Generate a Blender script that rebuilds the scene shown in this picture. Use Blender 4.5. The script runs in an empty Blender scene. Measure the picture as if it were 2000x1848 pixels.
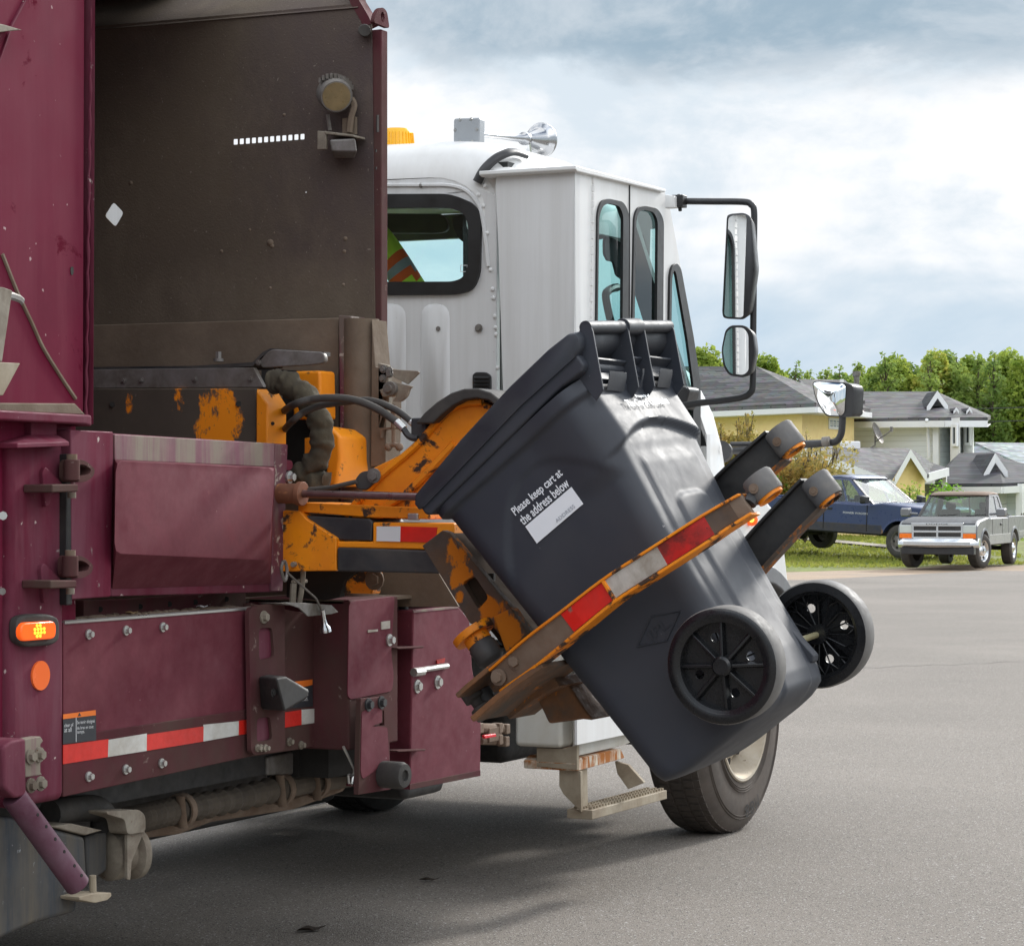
import bpy, bmesh, math, random
from mathutils import Vector as V, Matrix
from mathutils.geometry import tessellate_polygon
from mathutils import noise as mnoise
random.seed(7)
R = math.radians
scene = bpy.context.scene
COL = scene.collection

# ------------------------------------------------------------------ camera
YAW = R(25.9)
FPX = 5090.0                                   # focal length in pixels of a 2000 px wide frame
CAM = V((5.21, -5.46, 1.57))
cam = bpy.data.cameras.new('camera')
cam.sensor_fit = 'HORIZONTAL'; cam.sensor_width = 36.0
cam.lens = 36.0 * FPX / 2000.0
cam.shift_y = 31.0 / 2000.0
cam.clip_start = 0.1; cam.clip_end = 3000.0
cam_ob = bpy.data.objects.new('camera', cam); COL.objects.link(cam_ob)
cam_ob.location = CAM; cam_ob.rotation_euler = (R(90), 0, YAW)
scene.camera = cam_ob

# ------------------------------------------------------------------ sky and sun
SUN_EL, SUN_AZ = R(28), R(10)                  # azimuth measured from +Y towards +X
sun_dir = V((math.sin(SUN_AZ) * math.cos(SUN_EL), math.cos(SUN_AZ) * math.cos(SUN_EL), math.sin(SUN_EL)))
sl = bpy.data.lights.new('sun', 'SUN'); sl.energy = 2.7; sl.angle = R(7.0); sl.color = (1.0, 0.965, 0.91)
so = bpy.data.objects.new('sun', sl); COL.objects.link(so)
so.rotation_euler = sun_dir.to_track_quat('Z', 'Y').to_euler(); so.location = (0, 0, 40)

world = bpy.data.worlds.new('World'); scene.world = world; world.use_nodes = True
wt = world.node_tree; wt.nodes.clear()
def wn(t, **k):
    n = wt.nodes.new(t)
    for a, b in k.items(): setattr(n, a, b)
    return n
def wl(a, b): wt.links.new(a, b)
w_out = wn('ShaderNodeOutputWorld')
sky = wn('ShaderNodeTexSky', sky_type='NISHITA', sun_disc=False, sun_elevation=SUN_EL, sun_rotation=SUN_AZ, air_density=1.0, dust_density=1.0)
tc = wn('ShaderNodeTexCoord')
sep = wn('ShaderNodeSeparateXYZ'); wl(tc.outputs['Generated'], sep.inputs[0])
def wnoise(scale, detail, zs, rough=0.55, dist=0.0, off=(0, 0, 0)):
    m = wn('ShaderNodeMapping'); m.inputs['Scale'].default_value = (1, 1, zs); m.inputs['Location'].default_value = off
    wl(tc.outputs['Generated'], m.inputs[0])
    n = wn('ShaderNodeTexNoise'); n.inputs['Scale'].default_value = scale; n.inputs['Detail'].default_value = detail
    n.inputs['Roughness'].default_value = rough; n.inputs['Distortion'].default_value = dist
    wl(m.outputs[0], n.inputs['Vector']); return n.outputs['Fac']
def wmath(op, a, b=None, c=None):
    n = wn('ShaderNodeMath', operation=op)
    for i, x in enumerate((a, b, c)):
        if x is None: continue
        if isinstance(x, (int, float)): n.inputs[i].default_value = x
        else: wl(x, n.inputs[i])
    return n.outputs[0]
def wramp(x, lo, hi, a=0.0, b=1.0):
    n = wn('ShaderNodeMapRange', interpolation_type='SMOOTHSTEP')
    n.inputs[1].default_value = lo; n.inputs[2].default_value = hi; n.inputs[3].default_value = a; n.inputs[4].default_value = b
    wl(x, n.inputs[0]); return n.outputs[0]
def wmix(f, a, b):
    n = wn('ShaderNodeMix', data_type='RGBA')
    if isinstance(f, float): n.inputs[0].default_value = f
    else: wl(f, n.inputs[0])
    for i, x in ((6, a), (7, b)):
        if isinstance(x, tuple): n.inputs[i].default_value = (*x, 1)
        else: wl(x, n.inputs[i])
    return n.outputs[2]
z = sep.outputs['Z']
n_big = wnoise(5.0, 8, 1.6, 0.6, 0.5, (3.1, 0.7, 0.2))
n_mid = wnoise(12.0, 9, 1.6, 0.62, 0.4, (1.3, 5.2, 0.0))
n_soft = wnoise(7.0, 4, 4.0, 0.5, 0.2, (7.0, 2.0, 1.0))
n_dome = wnoise(2.4, 6, 1.0, 0.55, 0.5, (0.4, 0.2, 0.9))
edge = wmath('ADD', z, wmath('ADD', wmath('MULTIPLY', wmath('SUBTRACT', n_big, 0.5), 0.10), wmath('MULTIPLY', wmath('SUBTRACT', n_mid, 0.5), 0.075)))
under = wramp(edge, 0.146, 0.170)                       # grey underside of the nearer cloud deck
low = wramp(wmath('ADD', z, wmath('MULTIPLY', wmath('SUBTRACT', n_soft, 0.5), 0.11)), 0.105, 0.03)
skyc = wn('ShaderNodeMix', data_type='RGBA', blend_type='MULTIPLY'); skyc.inputs[0].default_value = 1.0
wl(sky.outputs[0], skyc.inputs[6]); skyc.inputs[7].default_value = (0.10, 0.10, 0.10, 1)
white = wmix(wramp(wmath('ADD', wmath('MULTIPLY', n_mid, 0.5), wmath('MULTIPLY', n_soft, 0.5)), 0.40, 0.56), (0.74, 0.83, 0.91), (1.03, 1.04, 1.06))
lowc = wmix(wramp(n_big, 0.40, 0.62), (0.56, 0.70, 0.83), (0.80, 0.88, 0.95))
c1 = wmix(low, white, lowc)
deck = wmix(wramp(n_mid, 0.36, 0.62), (0.36, 0.48, 0.585), (0.60, 0.68, 0.755))
c2 = wmix(under, c1, deck)
dome_cloud = wmix(wramp(n_dome, 0.42, 0.60), (0.95, 1.05, 1.18), (1.75, 1.75, 1.74))
dome_mask = wramp(n_dome, 0.36, 0.44)                   # gaps of clear sky overhead
dome = wmix(dome_mask, skyc.outputs[2], dome_cloud)
fin = wmix(wramp(z, 0.21, 0.32), c2, dome)
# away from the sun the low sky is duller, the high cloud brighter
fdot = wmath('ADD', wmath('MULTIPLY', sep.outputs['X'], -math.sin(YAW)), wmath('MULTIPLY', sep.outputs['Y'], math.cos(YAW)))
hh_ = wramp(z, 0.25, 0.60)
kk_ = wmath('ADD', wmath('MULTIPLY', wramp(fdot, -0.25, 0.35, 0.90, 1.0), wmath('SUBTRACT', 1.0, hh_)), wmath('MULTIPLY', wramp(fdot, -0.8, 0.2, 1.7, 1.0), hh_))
# thin bright cloud round the sun
sdot = wmath('ADD', wmath('ADD', wmath('MULTIPLY', sep.outputs['X'], sun_dir.x), wmath('MULTIPLY', sep.outputs['Y'], sun_dir.y)), wmath('MULTIPLY', z, sun_dir.z))
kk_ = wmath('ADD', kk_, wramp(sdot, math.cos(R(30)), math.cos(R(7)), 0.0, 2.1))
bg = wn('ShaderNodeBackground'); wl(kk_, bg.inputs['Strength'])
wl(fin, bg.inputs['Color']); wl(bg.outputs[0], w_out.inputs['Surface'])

scene.view_settings.view_transform = 'Standard'; scene.view_settings.look = 'None'
scene.view_settings.exposure = 0.0; scene.view_settings.gamma = 1.0
scene.render.engine = 'CYCLES'

# ------------------------------------------------------------------ helpers
FW = V((-math.sin(YAW), math.cos(YAW), 0)); RT = V((math.cos(YAW), math.sin(YAW), 0)); UP = V((0, 0, 1))
def ray(p): return FW + RT * ((p[0] - 1000.0) / FPX) - UP * ((p[1] - 955.0) / FPX)
def onX(p, X): r = ray(p); return CAM + r * ((X - CAM.x) / r.x)
def onY(p, Y): r = ray(p); return CAM + r * ((Y - CAM.y) / r.y)
def onZ(p, Z): r = ray(p); return CAM + r * ((Z - CAM.z) / r.z)
def atD(p, d): return CAM + ray(p) * d
def ld(lat, d, z): v = CAM + RT * lat + FW * d; v.z = z; return v      # metres to the side and away
def zf(ox, oy, s): return lambda x, y: (ox + s * x, oy + s * y)
fA = zf(0, 0, .381); fB = zf(0, 606.5, .381); fC = zf(0, 1166.4, .3888); fE = zf(699.8, 194.4, .40824)
fF = zf(528.8, 699.8, .311); fG = zf(777.6, 816.5, .46656); fH = zf(1321.9, 661, .339); fI = zf(1516.3, 894.2, .24183)
fJ = zf(855.4, 1321.9, .34992); fK = zf(816.5, 1049.8, .21384); fL = zf(1353.0, 699.8, .32348); fN = zf(1088.6, 349.9, .27342)
fO = zf(544.3, 1127.5, .25247); fQ = zf(1244.2, 777.6, .23328); fR = zf(0, 505.4, .21035); fS = zf(1049.8, 606.5, .23328)
def pts(f, *xy): return [f(x, y) for x, y in xy]
def PX(f, X, *xy): return [onX(f(x, y), X) for x, y in xy]
def PY(f, Y, *xy): return [onY(f(x, y), Y) for x, y in xy]
ID = lambda x, y: (x, y)

def rnd(loop, r, n=4):
    """round the corners of a 3-D polygon"""
    out = []; m = len(loop)
    for i in range(m):
        a, b, c = V(loop[i - 1]), V(loop[i]), V(loop[(i + 1) % m])
        u, w = a - b, c - b
        rr = min(r, u.length * .45, w.length * .45)
        p, q = b + u.normalized() * rr, b + w.normalized() * rr
        for k in range(n + 1):
            t = k / n
            out.append(p * (1 - t) ** 2 + b * 2 * t * (1 - t) + q * t * t)
    return out
def smooth_path(P, n=6, closed=False):
    P = [V(p) for p in P]; out = []; m = len(P)
    for i in range(m - 1):
        p0 = P[i - 1] if i else P[0] * 2 - P[1]; p1, p2 = P[i], P[i + 1]
        p3 = P[i + 2] if i + 2 < m else P[-1] * 2 - P[-2]
        for k in range(n):
            t = k / n
            out.append(.5 * ((2 * p1) + (p2 - p0) * t + (2 * p0 - 5 * p1 + 4 * p2 - p3) * t * t + (3 * p1 - p0 - 3 * p2 + p3) * t ** 3))
    out.append(P[-1]); return out

class MB:
    def __init__(s): s.bm = bmesh.new()
    def face(s, vs):
        try: s.bm.faces.new(vs)
        except ValueError: pass
    def prism(s, loop, off):
        a = [s.bm.verts.new(p) for p in loop]; b = [s.bm.verts.new(V(p) + V(off)) for p in loop]
        n = len(a); s.face(a); s.face(b[::-1])
        for i in range(n): s.face([a[i], a[(i + 1) % n], b[(i + 1) % n], b[i]])
        return s
    def plate(s, loops, off):
        """flat plate with holes: loops[0] outer, the others holes"""
        off = V(off); flat = [V(p) for l in loops for p in l]
        tris = tessellate_polygon([[V(p) for p in l] for l in loops])
        a = [s.bm.verts.new(p) for p in flat]; b = [s.bm.verts.new(p + off) for p in flat]
        for t in tris: s.face([a[i] for i in t]); s.face([b[i] for i in reversed(t)])
        k = 0
        for l in loops:
            n = len(l)
            for i in range(n): s.face([a[k + i], a[k + (i + 1) % n], b[k + (i + 1) % n], b[k + i]])
            k += n
        return s
    def loft(s, rings, cap=True, closed=True):
        vs = [[s.bm.verts.new(p) for p in r] for r in rings]
        for A, B in zip(vs, vs[1:]):
            n = len(A)
            for i in range(n if closed else n - 1): s.face([A[i], A[(i + 1) % n], B[(i + 1) % n], B[i]])
        if cap: s.face(vs[0][::-1]); s.face(vs[-1])
        return s
    def box(s, c, size, M=None):
        c = V(c); h = V(size) / 2; P = []
        for sz in (-1, 1):
            for sx, sy in ((-1, -1), (1, -1), (1, 1), (-1, 1)):
                v = V((sx * h.x, sy * h.y, sz * h.z)); P.append(c + (M @ v if M else v))
        return s.loft([P[:4], P[4:]])
    def bb(s, x0, x1, y0, y1, z0, z1): return s.box(((x0 + x1) / 2, (y0 + y1) / 2, (z0 + z1) / 2), (abs(x1 - x0), abs(y1 - y0), abs(z1 - z0)))
    def ring(s, c, ax, r, n, ref=None):
        ax = V(ax).normalized(); u = ref if ref else (V((0, 0, 1)) if abs(ax.z) < .9 else V((1, 0, 0)))
        u = (u - ax * u.dot(ax)).normalized(); w = ax.cross(u)
        return [V(c) + u * (r * math.cos(2 * math.pi * i / n)) + w * (r * math.sin(2 * math.pi * i / n)) for i in range(n)]
    def cyl(s, p0, p1, r0, r1=None, n=16):
        p0, p1 = V(p0), V(p1); r1 = r0 if r1 is None else r1; ax = p1 - p0
        return s.loft([s.ring(p0, ax, r0, n), s.ring(p1, ax, r1, n)])
    def lathe(s, prof, c, ax, n=32, cap=False):
        ax = V(ax).normalized(); return s.loft([s.ring(V(c) + ax * h, ax, max(r, 1e-4), n) for r, h in prof], cap=cap)
    def torus_prof(s, prof, c, ax, n=48):
        ax = V(ax).normalized(); pr = list(prof) + [prof[0]]
        return s.loft([s.ring(V(c) + ax * h, ax, r, n) for r, h in pr], cap=False)
    def tube(s, path, r, n=8, cap=True, flat=None):
        path = [V(p) for p in path]; m = len(path); rings = []; ref = None
        for i, p in enumerate(path):
            t = (path[min(i + 1, m - 1)] - path[max(i - 1, 0)]).normalized()
            if ref is None: ref = V((0, 0, 1)) if abs(t.z) < .9 else V((1, 0, 0))
            u = (ref - t * ref.dot(t)).normalized(); ref = u; w = t.cross(u)
            rr = r[i] if isinstance(r, (list, tuple)) else r
            rings.append([p + u * (rr * math.cos(2 * math.pi * k / n)) + w * (rr * (flat or 1) * math.sin(2 * math.pi * k / n)) for k in range(n)])
        return s.loft(rings, cap=cap)
    def sphere(s, c, r, n=12, m=8, sc=(1, 1, 1)):
        c = V(c); rings = []
        for j in range(m + 1):
            a = math.pi * (j / m - .5); rr = max(math.cos(a), 1e-3) * r
            rings.append([c + V((rr * math.cos(2 * math.pi * i / n) * sc[0], rr * math.sin(2 * math.pi * i / n) * sc[1], r * math.sin(a) * sc[2])) for i in range(n)])
        return s.loft(rings)
    def bolt(s, p, ax, r=.009, h=.008):
        p = V(p); ax = V(ax).normalized(); s.cyl(p, p + ax * h * .3, r * 1.6, None, 12); s.cyl(p + ax * h * .3, p + ax * h, r, None, 6); return s
    def build(s, name, mat, parent=None, bevel=0, smooth=40, label=None, loc=None, seg=2):
        bm = s.bm
        bmesh.ops.recalc_face_normals(bm, faces=bm.faces)
        if loc is not None: bmesh.ops.translate(bm, verts=bm.verts, vec=-V(loc))
        if smooth:
            for f in bm.faces: f.smooth = True
            lim = R(smooth)
            for e in bm.edges:
                e.smooth = len(e.link_faces) == 2 and e.calc_face_angle(0) < lim
        me = bpy.data.meshes.new(name); bm.to_mesh(me); bm.free()
        ms = mat if isinstance(mat, (list, tuple)) else [mat]
        for m_ in ms: me.materials.append(m_)
        o = bpy.data.objects.new(name, me); COL.objects.link(o)
        if parent: o.parent = parent
        if loc is not None: o.location = loc
        if label: o['label'] = label
        if bevel:
            b = o.modifiers.new('bevel', 'BEVEL'); b.width = bevel; b.segments = seg; b.limit_method = 'ANGLE'; b.angle_limit = R(35)
            b.harden_normals = True
        return o
def empty(name, loc, label, cat, group=None, rot=(0, 0, 0)):
    o = bpy.data.objects.new(name, None); COL.objects.link(o); o.location = loc; o.rotation_euler = rot
    o.empty_display_size = .2
    o['label'] = label; o['category'] = cat
    if group: o['group'] = group
    return o
def tag(o, label, cat, group=None, kind=None):
    if label: o['label'] = label
    if cat: o['category'] = cat
    if group: o['group'] = group
    if kind: o['kind'] = kind
    return o
def copy_tree(o, parent=None):
    c = o.copy(); COL.objects.link(c); c.parent = parent
    for ch in list(o.children): copy_tree(ch, c)
    return c
def slabX(loop, th, name, mat, parent, bevel=0, r=0, **k):
    """loop lies in a plane X = const, extruded inward (-X)"""
    l = rnd(loop, r) if r else loop
    return MB().prism(l, (-th, 0, 0)).build(name, mat, parent, bevel, **k)
def slabY(loop, th, name, mat, parent, bevel=0, r=0, **k):
    l = rnd(loop, r) if r else loop
    return MB().prism(l, (0, th, 0)).build(name, mat, parent, bevel, **k)

def text(body, name, mat, parent, org, xd, yd, width, height=None, ext=.0008, bold=0.0, align='LEFT'):
    cu = bpy.data.curves.new('txt', 'FONT'); cu.body = body; cu.size = 1; cu.extrude = 0; cu.offset = bold; cu.align_x = align
    cu.resolution_u = 3
    tmp = bpy.data.objects.new('txt', cu); COL.objects.link(tmp)
    dg = bpy.context.evaluated_depsgraph_get(); me = bpy.data.meshes.new_from_object(tmp.evaluated_get(dg))
    bpy.data.objects.remove(tmp); bpy.data.curves.remove(cu)
    xs = [v.co.x for v in me.vertices]; ys = [v.co.y for v in me.vertices]
    x0, x1 = min(xs), max(xs); y0, y1 = min(ys), max(ys)
    sx = width / (x1 - x0); sy = (height / (y1 - y0)) if height else sx
    xd, yd = V(xd).normalized(), V(yd).normalized(); nz = xd.cross(yd); org = V(org)
    for v in me.vertices:
        v.co = org + xd * ((v.co.x - x0) * sx) + yd * ((v.co.y - y0) * sy) + nz * (v.co.z + ext)
    me.name = name; me.materials.clear(); me.materials.append(mat)
    o = bpy.data.objects.new(name, me); COL.objects.link(o); o.parent = parent
    return o

# ------------------------------------------------------------------ materials
def pm(name, base, rough=.5, metal=0.0, var=.15, vscale=2.5, dirt=None, damt=.5, dscale=3.0, dstretch=(1, 1, 1), dsharp=.18,
       chip=None, camt=.3, cscale=30, bump=0.0, bscale=80, spec=.5, coat=0.0, spots=(), specks=None, speckamt=.06, speckscale=60, rvar=.12):
    m = bpy.data.materials.new(name); m.use_nodes = True; nt = m.node_tree; N = nt.nodes; L = nt.links.new
    bs = N['Principled BSDF']; tcn = N.new('ShaderNodeTexCoord')
    def nz(scale, det=6, ro=.6, st=(1, 1, 1), dist=0, off=0.0):
        mp = N.new('ShaderNodeMapping'); mp.inputs['Scale'].default_value = st; mp.inputs['Location'].default_value = (off, off * .7, off * 1.3)
        L(tcn.outputs['Object'], mp.inputs[0]); n = N.new('ShaderNodeTexNoise'); n.inputs['Scale'].default_value = scale; n.inputs['Detail'].default_value = det
        n.inputs['Roughness'].default_value = ro; n.inputs['Distortion'].default_value = dist; L(mp.outputs[0], n.inputs['Vector']); return n.outputs['Fac']
    def mr(x, a, b, c=0.0, d=1.0):
        n = N.new('ShaderNodeMapRange'); n.inputs[1].default_value = a; n.inputs[2].default_value = b; n.inputs[3].default_value = c; n.inputs[4].default_value = d
        L(x, n.inputs[0]); return n.outputs[0]
    def mix(f, a, b):
        n = N.new('ShaderNodeMix'); n.data_type = 'RGBA'
        L(f, n.inputs[0])
        for i, x in ((6, a), (7, b)):
            if isinstance(x, tuple): n.inputs[i].default_value = (*x, 1)
            else: L(x, n.inputs[i])
        return n.outputs[2]
    def mth(op, a, b):
        n = N.new('ShaderNodeMath'); n.operation = op; n.use_clamp = True
        for i, x in enumerate((a, b)):
            if isinstance(x, (int, float)): n.inputs[i].default_value = x
            else: L(x, n.inputs[i])
        return n.outputs[0]
    lo = tuple(c * (1 - var) for c in base); hi = tuple(min(1, c * (1 + var)) for c in base)
    col = mix(mr(nz(vscale, 7, .65), .3, .7), lo, hi)
    rgh = mr(nz(vscale * 5, 5), .3, .7, max(0, rough - rvar), min(1, rough + rvar))
    masks = []
    if dirt:
        t = 1 - damt; f = mr(nz(dscale, 9, .68, dstretch, .3, 3.3), .28 + .44 * t - dsharp / 2, .28 + .44 * t + dsharp / 2)
        col = mix(f, col, dirt); masks.append(f)
    for sp_ in spots:
        cen, rad, scol, thr, ssc = sp_[:5]; sw_ = sp_[5] if len(sp_) > 5 else .06
        vm = N.new('ShaderNodeVectorMath'); vm.operation = 'SUBTRACT'; L(tcn.outputs['Object'], vm.inputs[0]); vm.inputs[1].default_value = cen
        vd = N.new('ShaderNodeVectorMath'); vd.operation = 'DIVIDE'; L(vm.outputs[0], vd.inputs[0]); vd.inputs[1].default_value = rad
        vl = N.new('ShaderNodeVectorMath'); vl.operation = 'LENGTH'; L(vd.outputs[0], vl.inputs[0])
        f = mr(mth('SUBTRACT', nz(ssc, 9, .7, (1, 1, .6), .2, 1.7), mth('MULTIPLY', mth('POWER', vl.outputs['Value'], 2.0), .3)), thr, thr + sw_)
        col = mix(f, col, scol); masks.append(f)
    if chip:
        t = .5 + .22 * (1 - camt * 2); f = mr(nz(cscale, 8, .7, (1, 1, 1), .4, 8.1), t, t + .05)
        col = mix(f, col, chip); masks.append(f)
    if specks:
        f = mr(nz(speckscale, 2, .5, (1, 1, .8), 0, 5.5), .76 - speckamt, .79 - speckamt); col = mix(f, col, specks)
    for f in masks: rgh = mth('ADD', rgh, mth('MULTIPLY', f, .3))
    L(col, bs.inputs['Base Color']); L(rgh, bs.inputs['Roughness'])
    bs.inputs['Metallic'].default_value = metal; bs.inputs['Specular IOR Level'].default_value = spec; bs.inputs['Coat Weight'].default_value = coat
    bs.inputs['Coat Roughness'].default_value = .15
    if bump:
        b = N.new('ShaderNodeBump'); b.inputs['Strength'].default_value = min(1, bump); b.inputs['Distance'].default_value = .004 * max(1, bump)
        L(nz(bscale, 5, .6, off=2.2), b.inputs['Height']); L(b.outputs[0], bs.inputs['Normal'])
    return m
def emit(name, colr, st):
    m = bpy.data.materials.new(name); m.use_nodes = True; b = m.node_tree.nodes['Principled BSDF']
    b.inputs['Base Color'].default_value = (*colr, 1); b.inputs['Emission Color'].default_value = (*colr, 1); b.inputs['Emission Strength'].default_value = st
    b.inputs['Roughness'].default_value = .25; return m
def glass(name, tint, gl=.06, rough=0.02):
    m = bpy.data.materials.new(name); m.use_nodes = True; nt = m.node_tree; N = nt.nodes; N.clear()
    o = N.new('ShaderNodeOutputMaterial'); t = N.new('ShaderNodeBsdfTransparent'); t.inputs[0].default_value = (*tint, 1)
    g = N.new('ShaderNodeBsdfGlossy'); g.inputs['Roughness'].default_value = rough
    fr = N.new('ShaderNodeFresnel'); fr.inputs[0].default_value = 1.45
    ge = N.new('ShaderNodeNewGeometry'); ib = N.new('ShaderNodeMath'); ib.operation = 'SUBTRACT'; ib.inputs[0].default_value = 1; nt.links.new(ge.outputs['Backfacing'], ib.inputs[1])
    fm_ = N.new('ShaderNodeMath'); fm_.operation = 'MULTIPLY'; nt.links.new(fr.outputs[0], fm_.inputs[0]); nt.links.new(ib.outputs[0], fm_.inputs[1])
    ad = N.new('ShaderNodeMath'); ad.operation = 'ADD'; ad.use_clamp = True; ad.inputs[1].default_value = gl; nt.links.new(fm_.outputs[0], ad.inputs[0])
    mx = N.new('ShaderNodeMixShader'); nt.links.new(ad.outputs[0], mx.inputs[0]); nt.links.new(t.outputs[0], mx.inputs[1]); nt.links.new(g.outputs[0], mx.inputs[2])
    nt.links.new(mx.outputs[0], o.inputs[0]); return m

DUST = (.16, .135, .11)
MUD = (.075, .06, .05)
MAR = (.105, .026, .045)
M = {}
M['maroon_clean'] = pm('maroon_clean', (.138, .009, .031), .5, var=.16, vscale=1.6, dirt=(.165, .030, .052), damt=.44, dscale=3.5, dstretch=(1, 2.6, .22), dsharp=.3, chip=(.10, .006, .02), camt=.22, cscale=7, specks=(.4, .27, .28), speckamt=.02, speckscale=45, spec=.08)
M['maroon'] = pm('maroon', (.125, .014, .034), .5, var=.3, vscale=3.5, dirt=(.17, .062, .085), damt=.40, dscale=3.4, dstretch=(2, 2, .28), dsharp=.3, chip=(.33, .26, .25), camt=.16, cscale=22, specks=(.5, .4, .38), speckamt=.02, speckscale=38, spec=.12)
M['maroon_flat'] = pm('maroon_flat', (.15, .030, .045), .6, var=.12, vscale=4, dirt=(.120, .024, .036), damt=.45, dscale=11, dsharp=.3, chip=(.21, .07, .08), camt=.18, cscale=45, specks=(.45, .34, .34), speckamt=.0, speckscale=30, bump=.05, bscale=120, spec=.3)
M['maroon_dusty'] = pm('maroon_dusty', (.095, .020, .030), .65, spec=.12, var=.3, vscale=3, dirt=(.085, .056, .046), damt=.5, dscale=2.6, dstretch=(1.2, 1.2, .6), dsharp=.4, chip=(.25, .19, .17), camt=.2, cscale=16)
M['maroon_worn'] = pm('maroon_worn', (.19, .075, .10), .6, var=.3, vscale=6, dirt=(.25, .215, .17), damt=.55, dscale=9, dstretch=(1, 1.6, .10), dsharp=.2, chip=(.11, .085, .065), camt=.1, cscale=70)
M['maroon_scraped'] = pm('maroon_scraped', (.12, .03, .05), .6, var=.25, dirt=(.16, .12, .10), damt=.5, dscale=6, dstretch=(2, 2, .25), chip=(.42, .36, .31), camt=.42, cscale=16)
M['hopper_brown'] = pm('hopper_brown', (.084, .064, .048), .75, var=.22, vscale=1.2, dirt=(.125, .096, .066), damt=.45, dscale=1.6, dsharp=.7, chip=(.05, .034, .024), camt=.10, cscale=40, specks=(.2, .17, .14), speckamt=.04, speckscale=110, bump=.45, bscale=140,
    spots=(((1.1, 1.8, 2.75), (.46, .4, .8), (.074, .054, .054), .22, 2.0, .34), ((.7, 1.8, 2.02), (.9, .5, .33), (.15, .118, .086), .22, 4.0, .30)))
M['hopper_dust'] = pm('hopper_dust', (.19, .145, .105), .8, var=.25, vscale=3, dirt=(.12, .088, .062), damt=.42, dscale=3.5, dsharp=.4, chip=(.22, .19, .16), camt=.12, cscale=20, bump=.3)
M['orange'] = pm('orange', (.95, .30, .006), .42, var=.10, vscale=5, dirt=(.72, .19, .005), damt=.4, dscale=5, dsharp=.4, chip=(.05, .028, .018), camt=.44, cscale=9, specks=(.1, .05, .03), speckamt=.02, speckscale=60)
M['orange_clean'] = pm('orange_clean', (1.0, .33, .010), .4, var=.08, vscale=5, dirt=(.8, .22, .008), damt=.25, dscale=4, dsharp=.5, chip=(.09, .055, .03), camt=.27, cscale=14, specks=(.12, .06, .03), speckamt=.02, speckscale=55)
M['orange_worn'] = pm('orange_worn', (.085, .062, .048), .72, var=.35, vscale=5, dirt=(.55, .16, .01), damt=.40, dscale=9, dsharp=.07, chip=(.19, .075, .022), camt=.3, cscale=12, bump=.3)
M['rust'] = pm('rust', (.17, .075, .03), .75, var=.4, vscale=7, dirt=(.09, .07, .055), damt=.5, dscale=5, dsharp=.2, chip=(.55, .17, .012), camt=.2, cscale=14, bump=.35)
M['rust_dull'] = pm('rust_dull', (.05, .035, .026), .95, spec=.05, var=.3, vscale=7)
M['rust_tan'] = pm('rust_tan', (.20, .145, .105), .75, var=.2, vscale=6, dirt=(.14, .09, .06), damt=.4, dscale=6, dsharp=.3, chip=(.35, .10, .05), camt=.12, cscale=30, bump=.15)
M['black_steel'] = pm('black_steel', (.028, .030, .034), .5, var=.3, vscale=4, dirt=(.09, .08, .07), damt=.3, dscale=5, dsharp=.4, chip=(.3, .1, .012), camt=.06, cscale=10)
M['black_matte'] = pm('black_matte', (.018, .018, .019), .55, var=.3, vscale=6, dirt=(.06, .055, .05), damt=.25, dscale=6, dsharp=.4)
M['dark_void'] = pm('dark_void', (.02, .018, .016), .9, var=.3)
M['rubber'] = pm('rubber', (.032, .031, .030), .65, var=.25, vscale=8, dirt=(.10, .088, .075), damt=.35, dscale=5, dsharp=.5, bump=.1)
M['rubber_pad'] = pm('rubber_pad', (.10, .10, .105), .6, var=.25, vscale=10, dirt=(.20, .185, .165), damt=.4, dscale=7, dsharp=.4, bump=.1)
M['hose_canvas'] = pm('hose_canvas', (.085, .072, .045), .9, var=.35, vscale=9, dirt=(.04, .032, .024), damt=.5, dscale=9, dsharp=.4, bump=.8, bscale=45)
M['steel_dull'] = pm('steel_dull', (.27, .26, .25), .45, metal=.4, var=.2, dirt=(.14, .12, .10), damt=.5, dscale=8, dsharp=.3)
M['steel_tan'] = pm('steel_tan', (.27, .24, .19), .65, var=.2, vscale=6, dirt=(.13, .10, .075), damt=.42, dscale=9, dsharp=.3, chip=(.12, .055, .03), camt=.2, cscale=25, bump=.1)
M['steel_bolt'] = pm('steel_bolt', (.55, .55, .53), .35, metal=.8, var=.1)
M['chrome'] = pm('chrome', (.74, .75, .76), .20, metal=1.0, var=.04, rvar=.05)
M['chrome_rod'] = pm('chrome_rod', (.30, .23, .23), .28, metal=.9, var=.2, vscale=8, dirt=(.20, .10, .08), damt=.4, dscale=5, dstretch=(.3, 2, 2), dsharp=.4)
M['rusty_pipe'] = pm('rusty_pipe', (.24, .10, .055), .6, metal=.3, var=.3, vscale=10, chip=(.45, .2, .09), camt=.3, cscale=18)
M['horn'] = pm('horn', (.50, .51, .53), .22, metal=1.0, var=.05, rvar=.05)
M['mirror'] = pm('mirror', (.9, .92, .93), .02, metal=1.0, var=.01, rvar=.01)
M['cab_white'] = pm('cab_white', (.80, .805, .80), .32, var=.04, vscale=2, dirt=(.66, .65, .63), damt=.34, dscale=3, dstretch=(2.5, 2.5, .22), dsharp=.5, specks=(.3, .27, .24), speckamt=-.035, speckscale=40, coat=.3)
M['cab_grey'] = pm('cab_grey', (.72, .725, .73), .42, var=.05, vscale=2, dirt=(.58, .575, .565), damt=.42, dscale=6, dstretch=(3, 3, .12), dsharp=.5, specks=(.22, .19, .16), speckamt=-.005, speckscale=40)
M['white_rusty'] = pm('white_rusty', (.66, .67, .63), .45, var=.08, dirt=(.50, .45, .36), damt=.4, dscale=5, dstretch=(1, 1, .5), dsharp=.5, chip=(.36, .15, .04), camt=.12, cscale=10)
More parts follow.
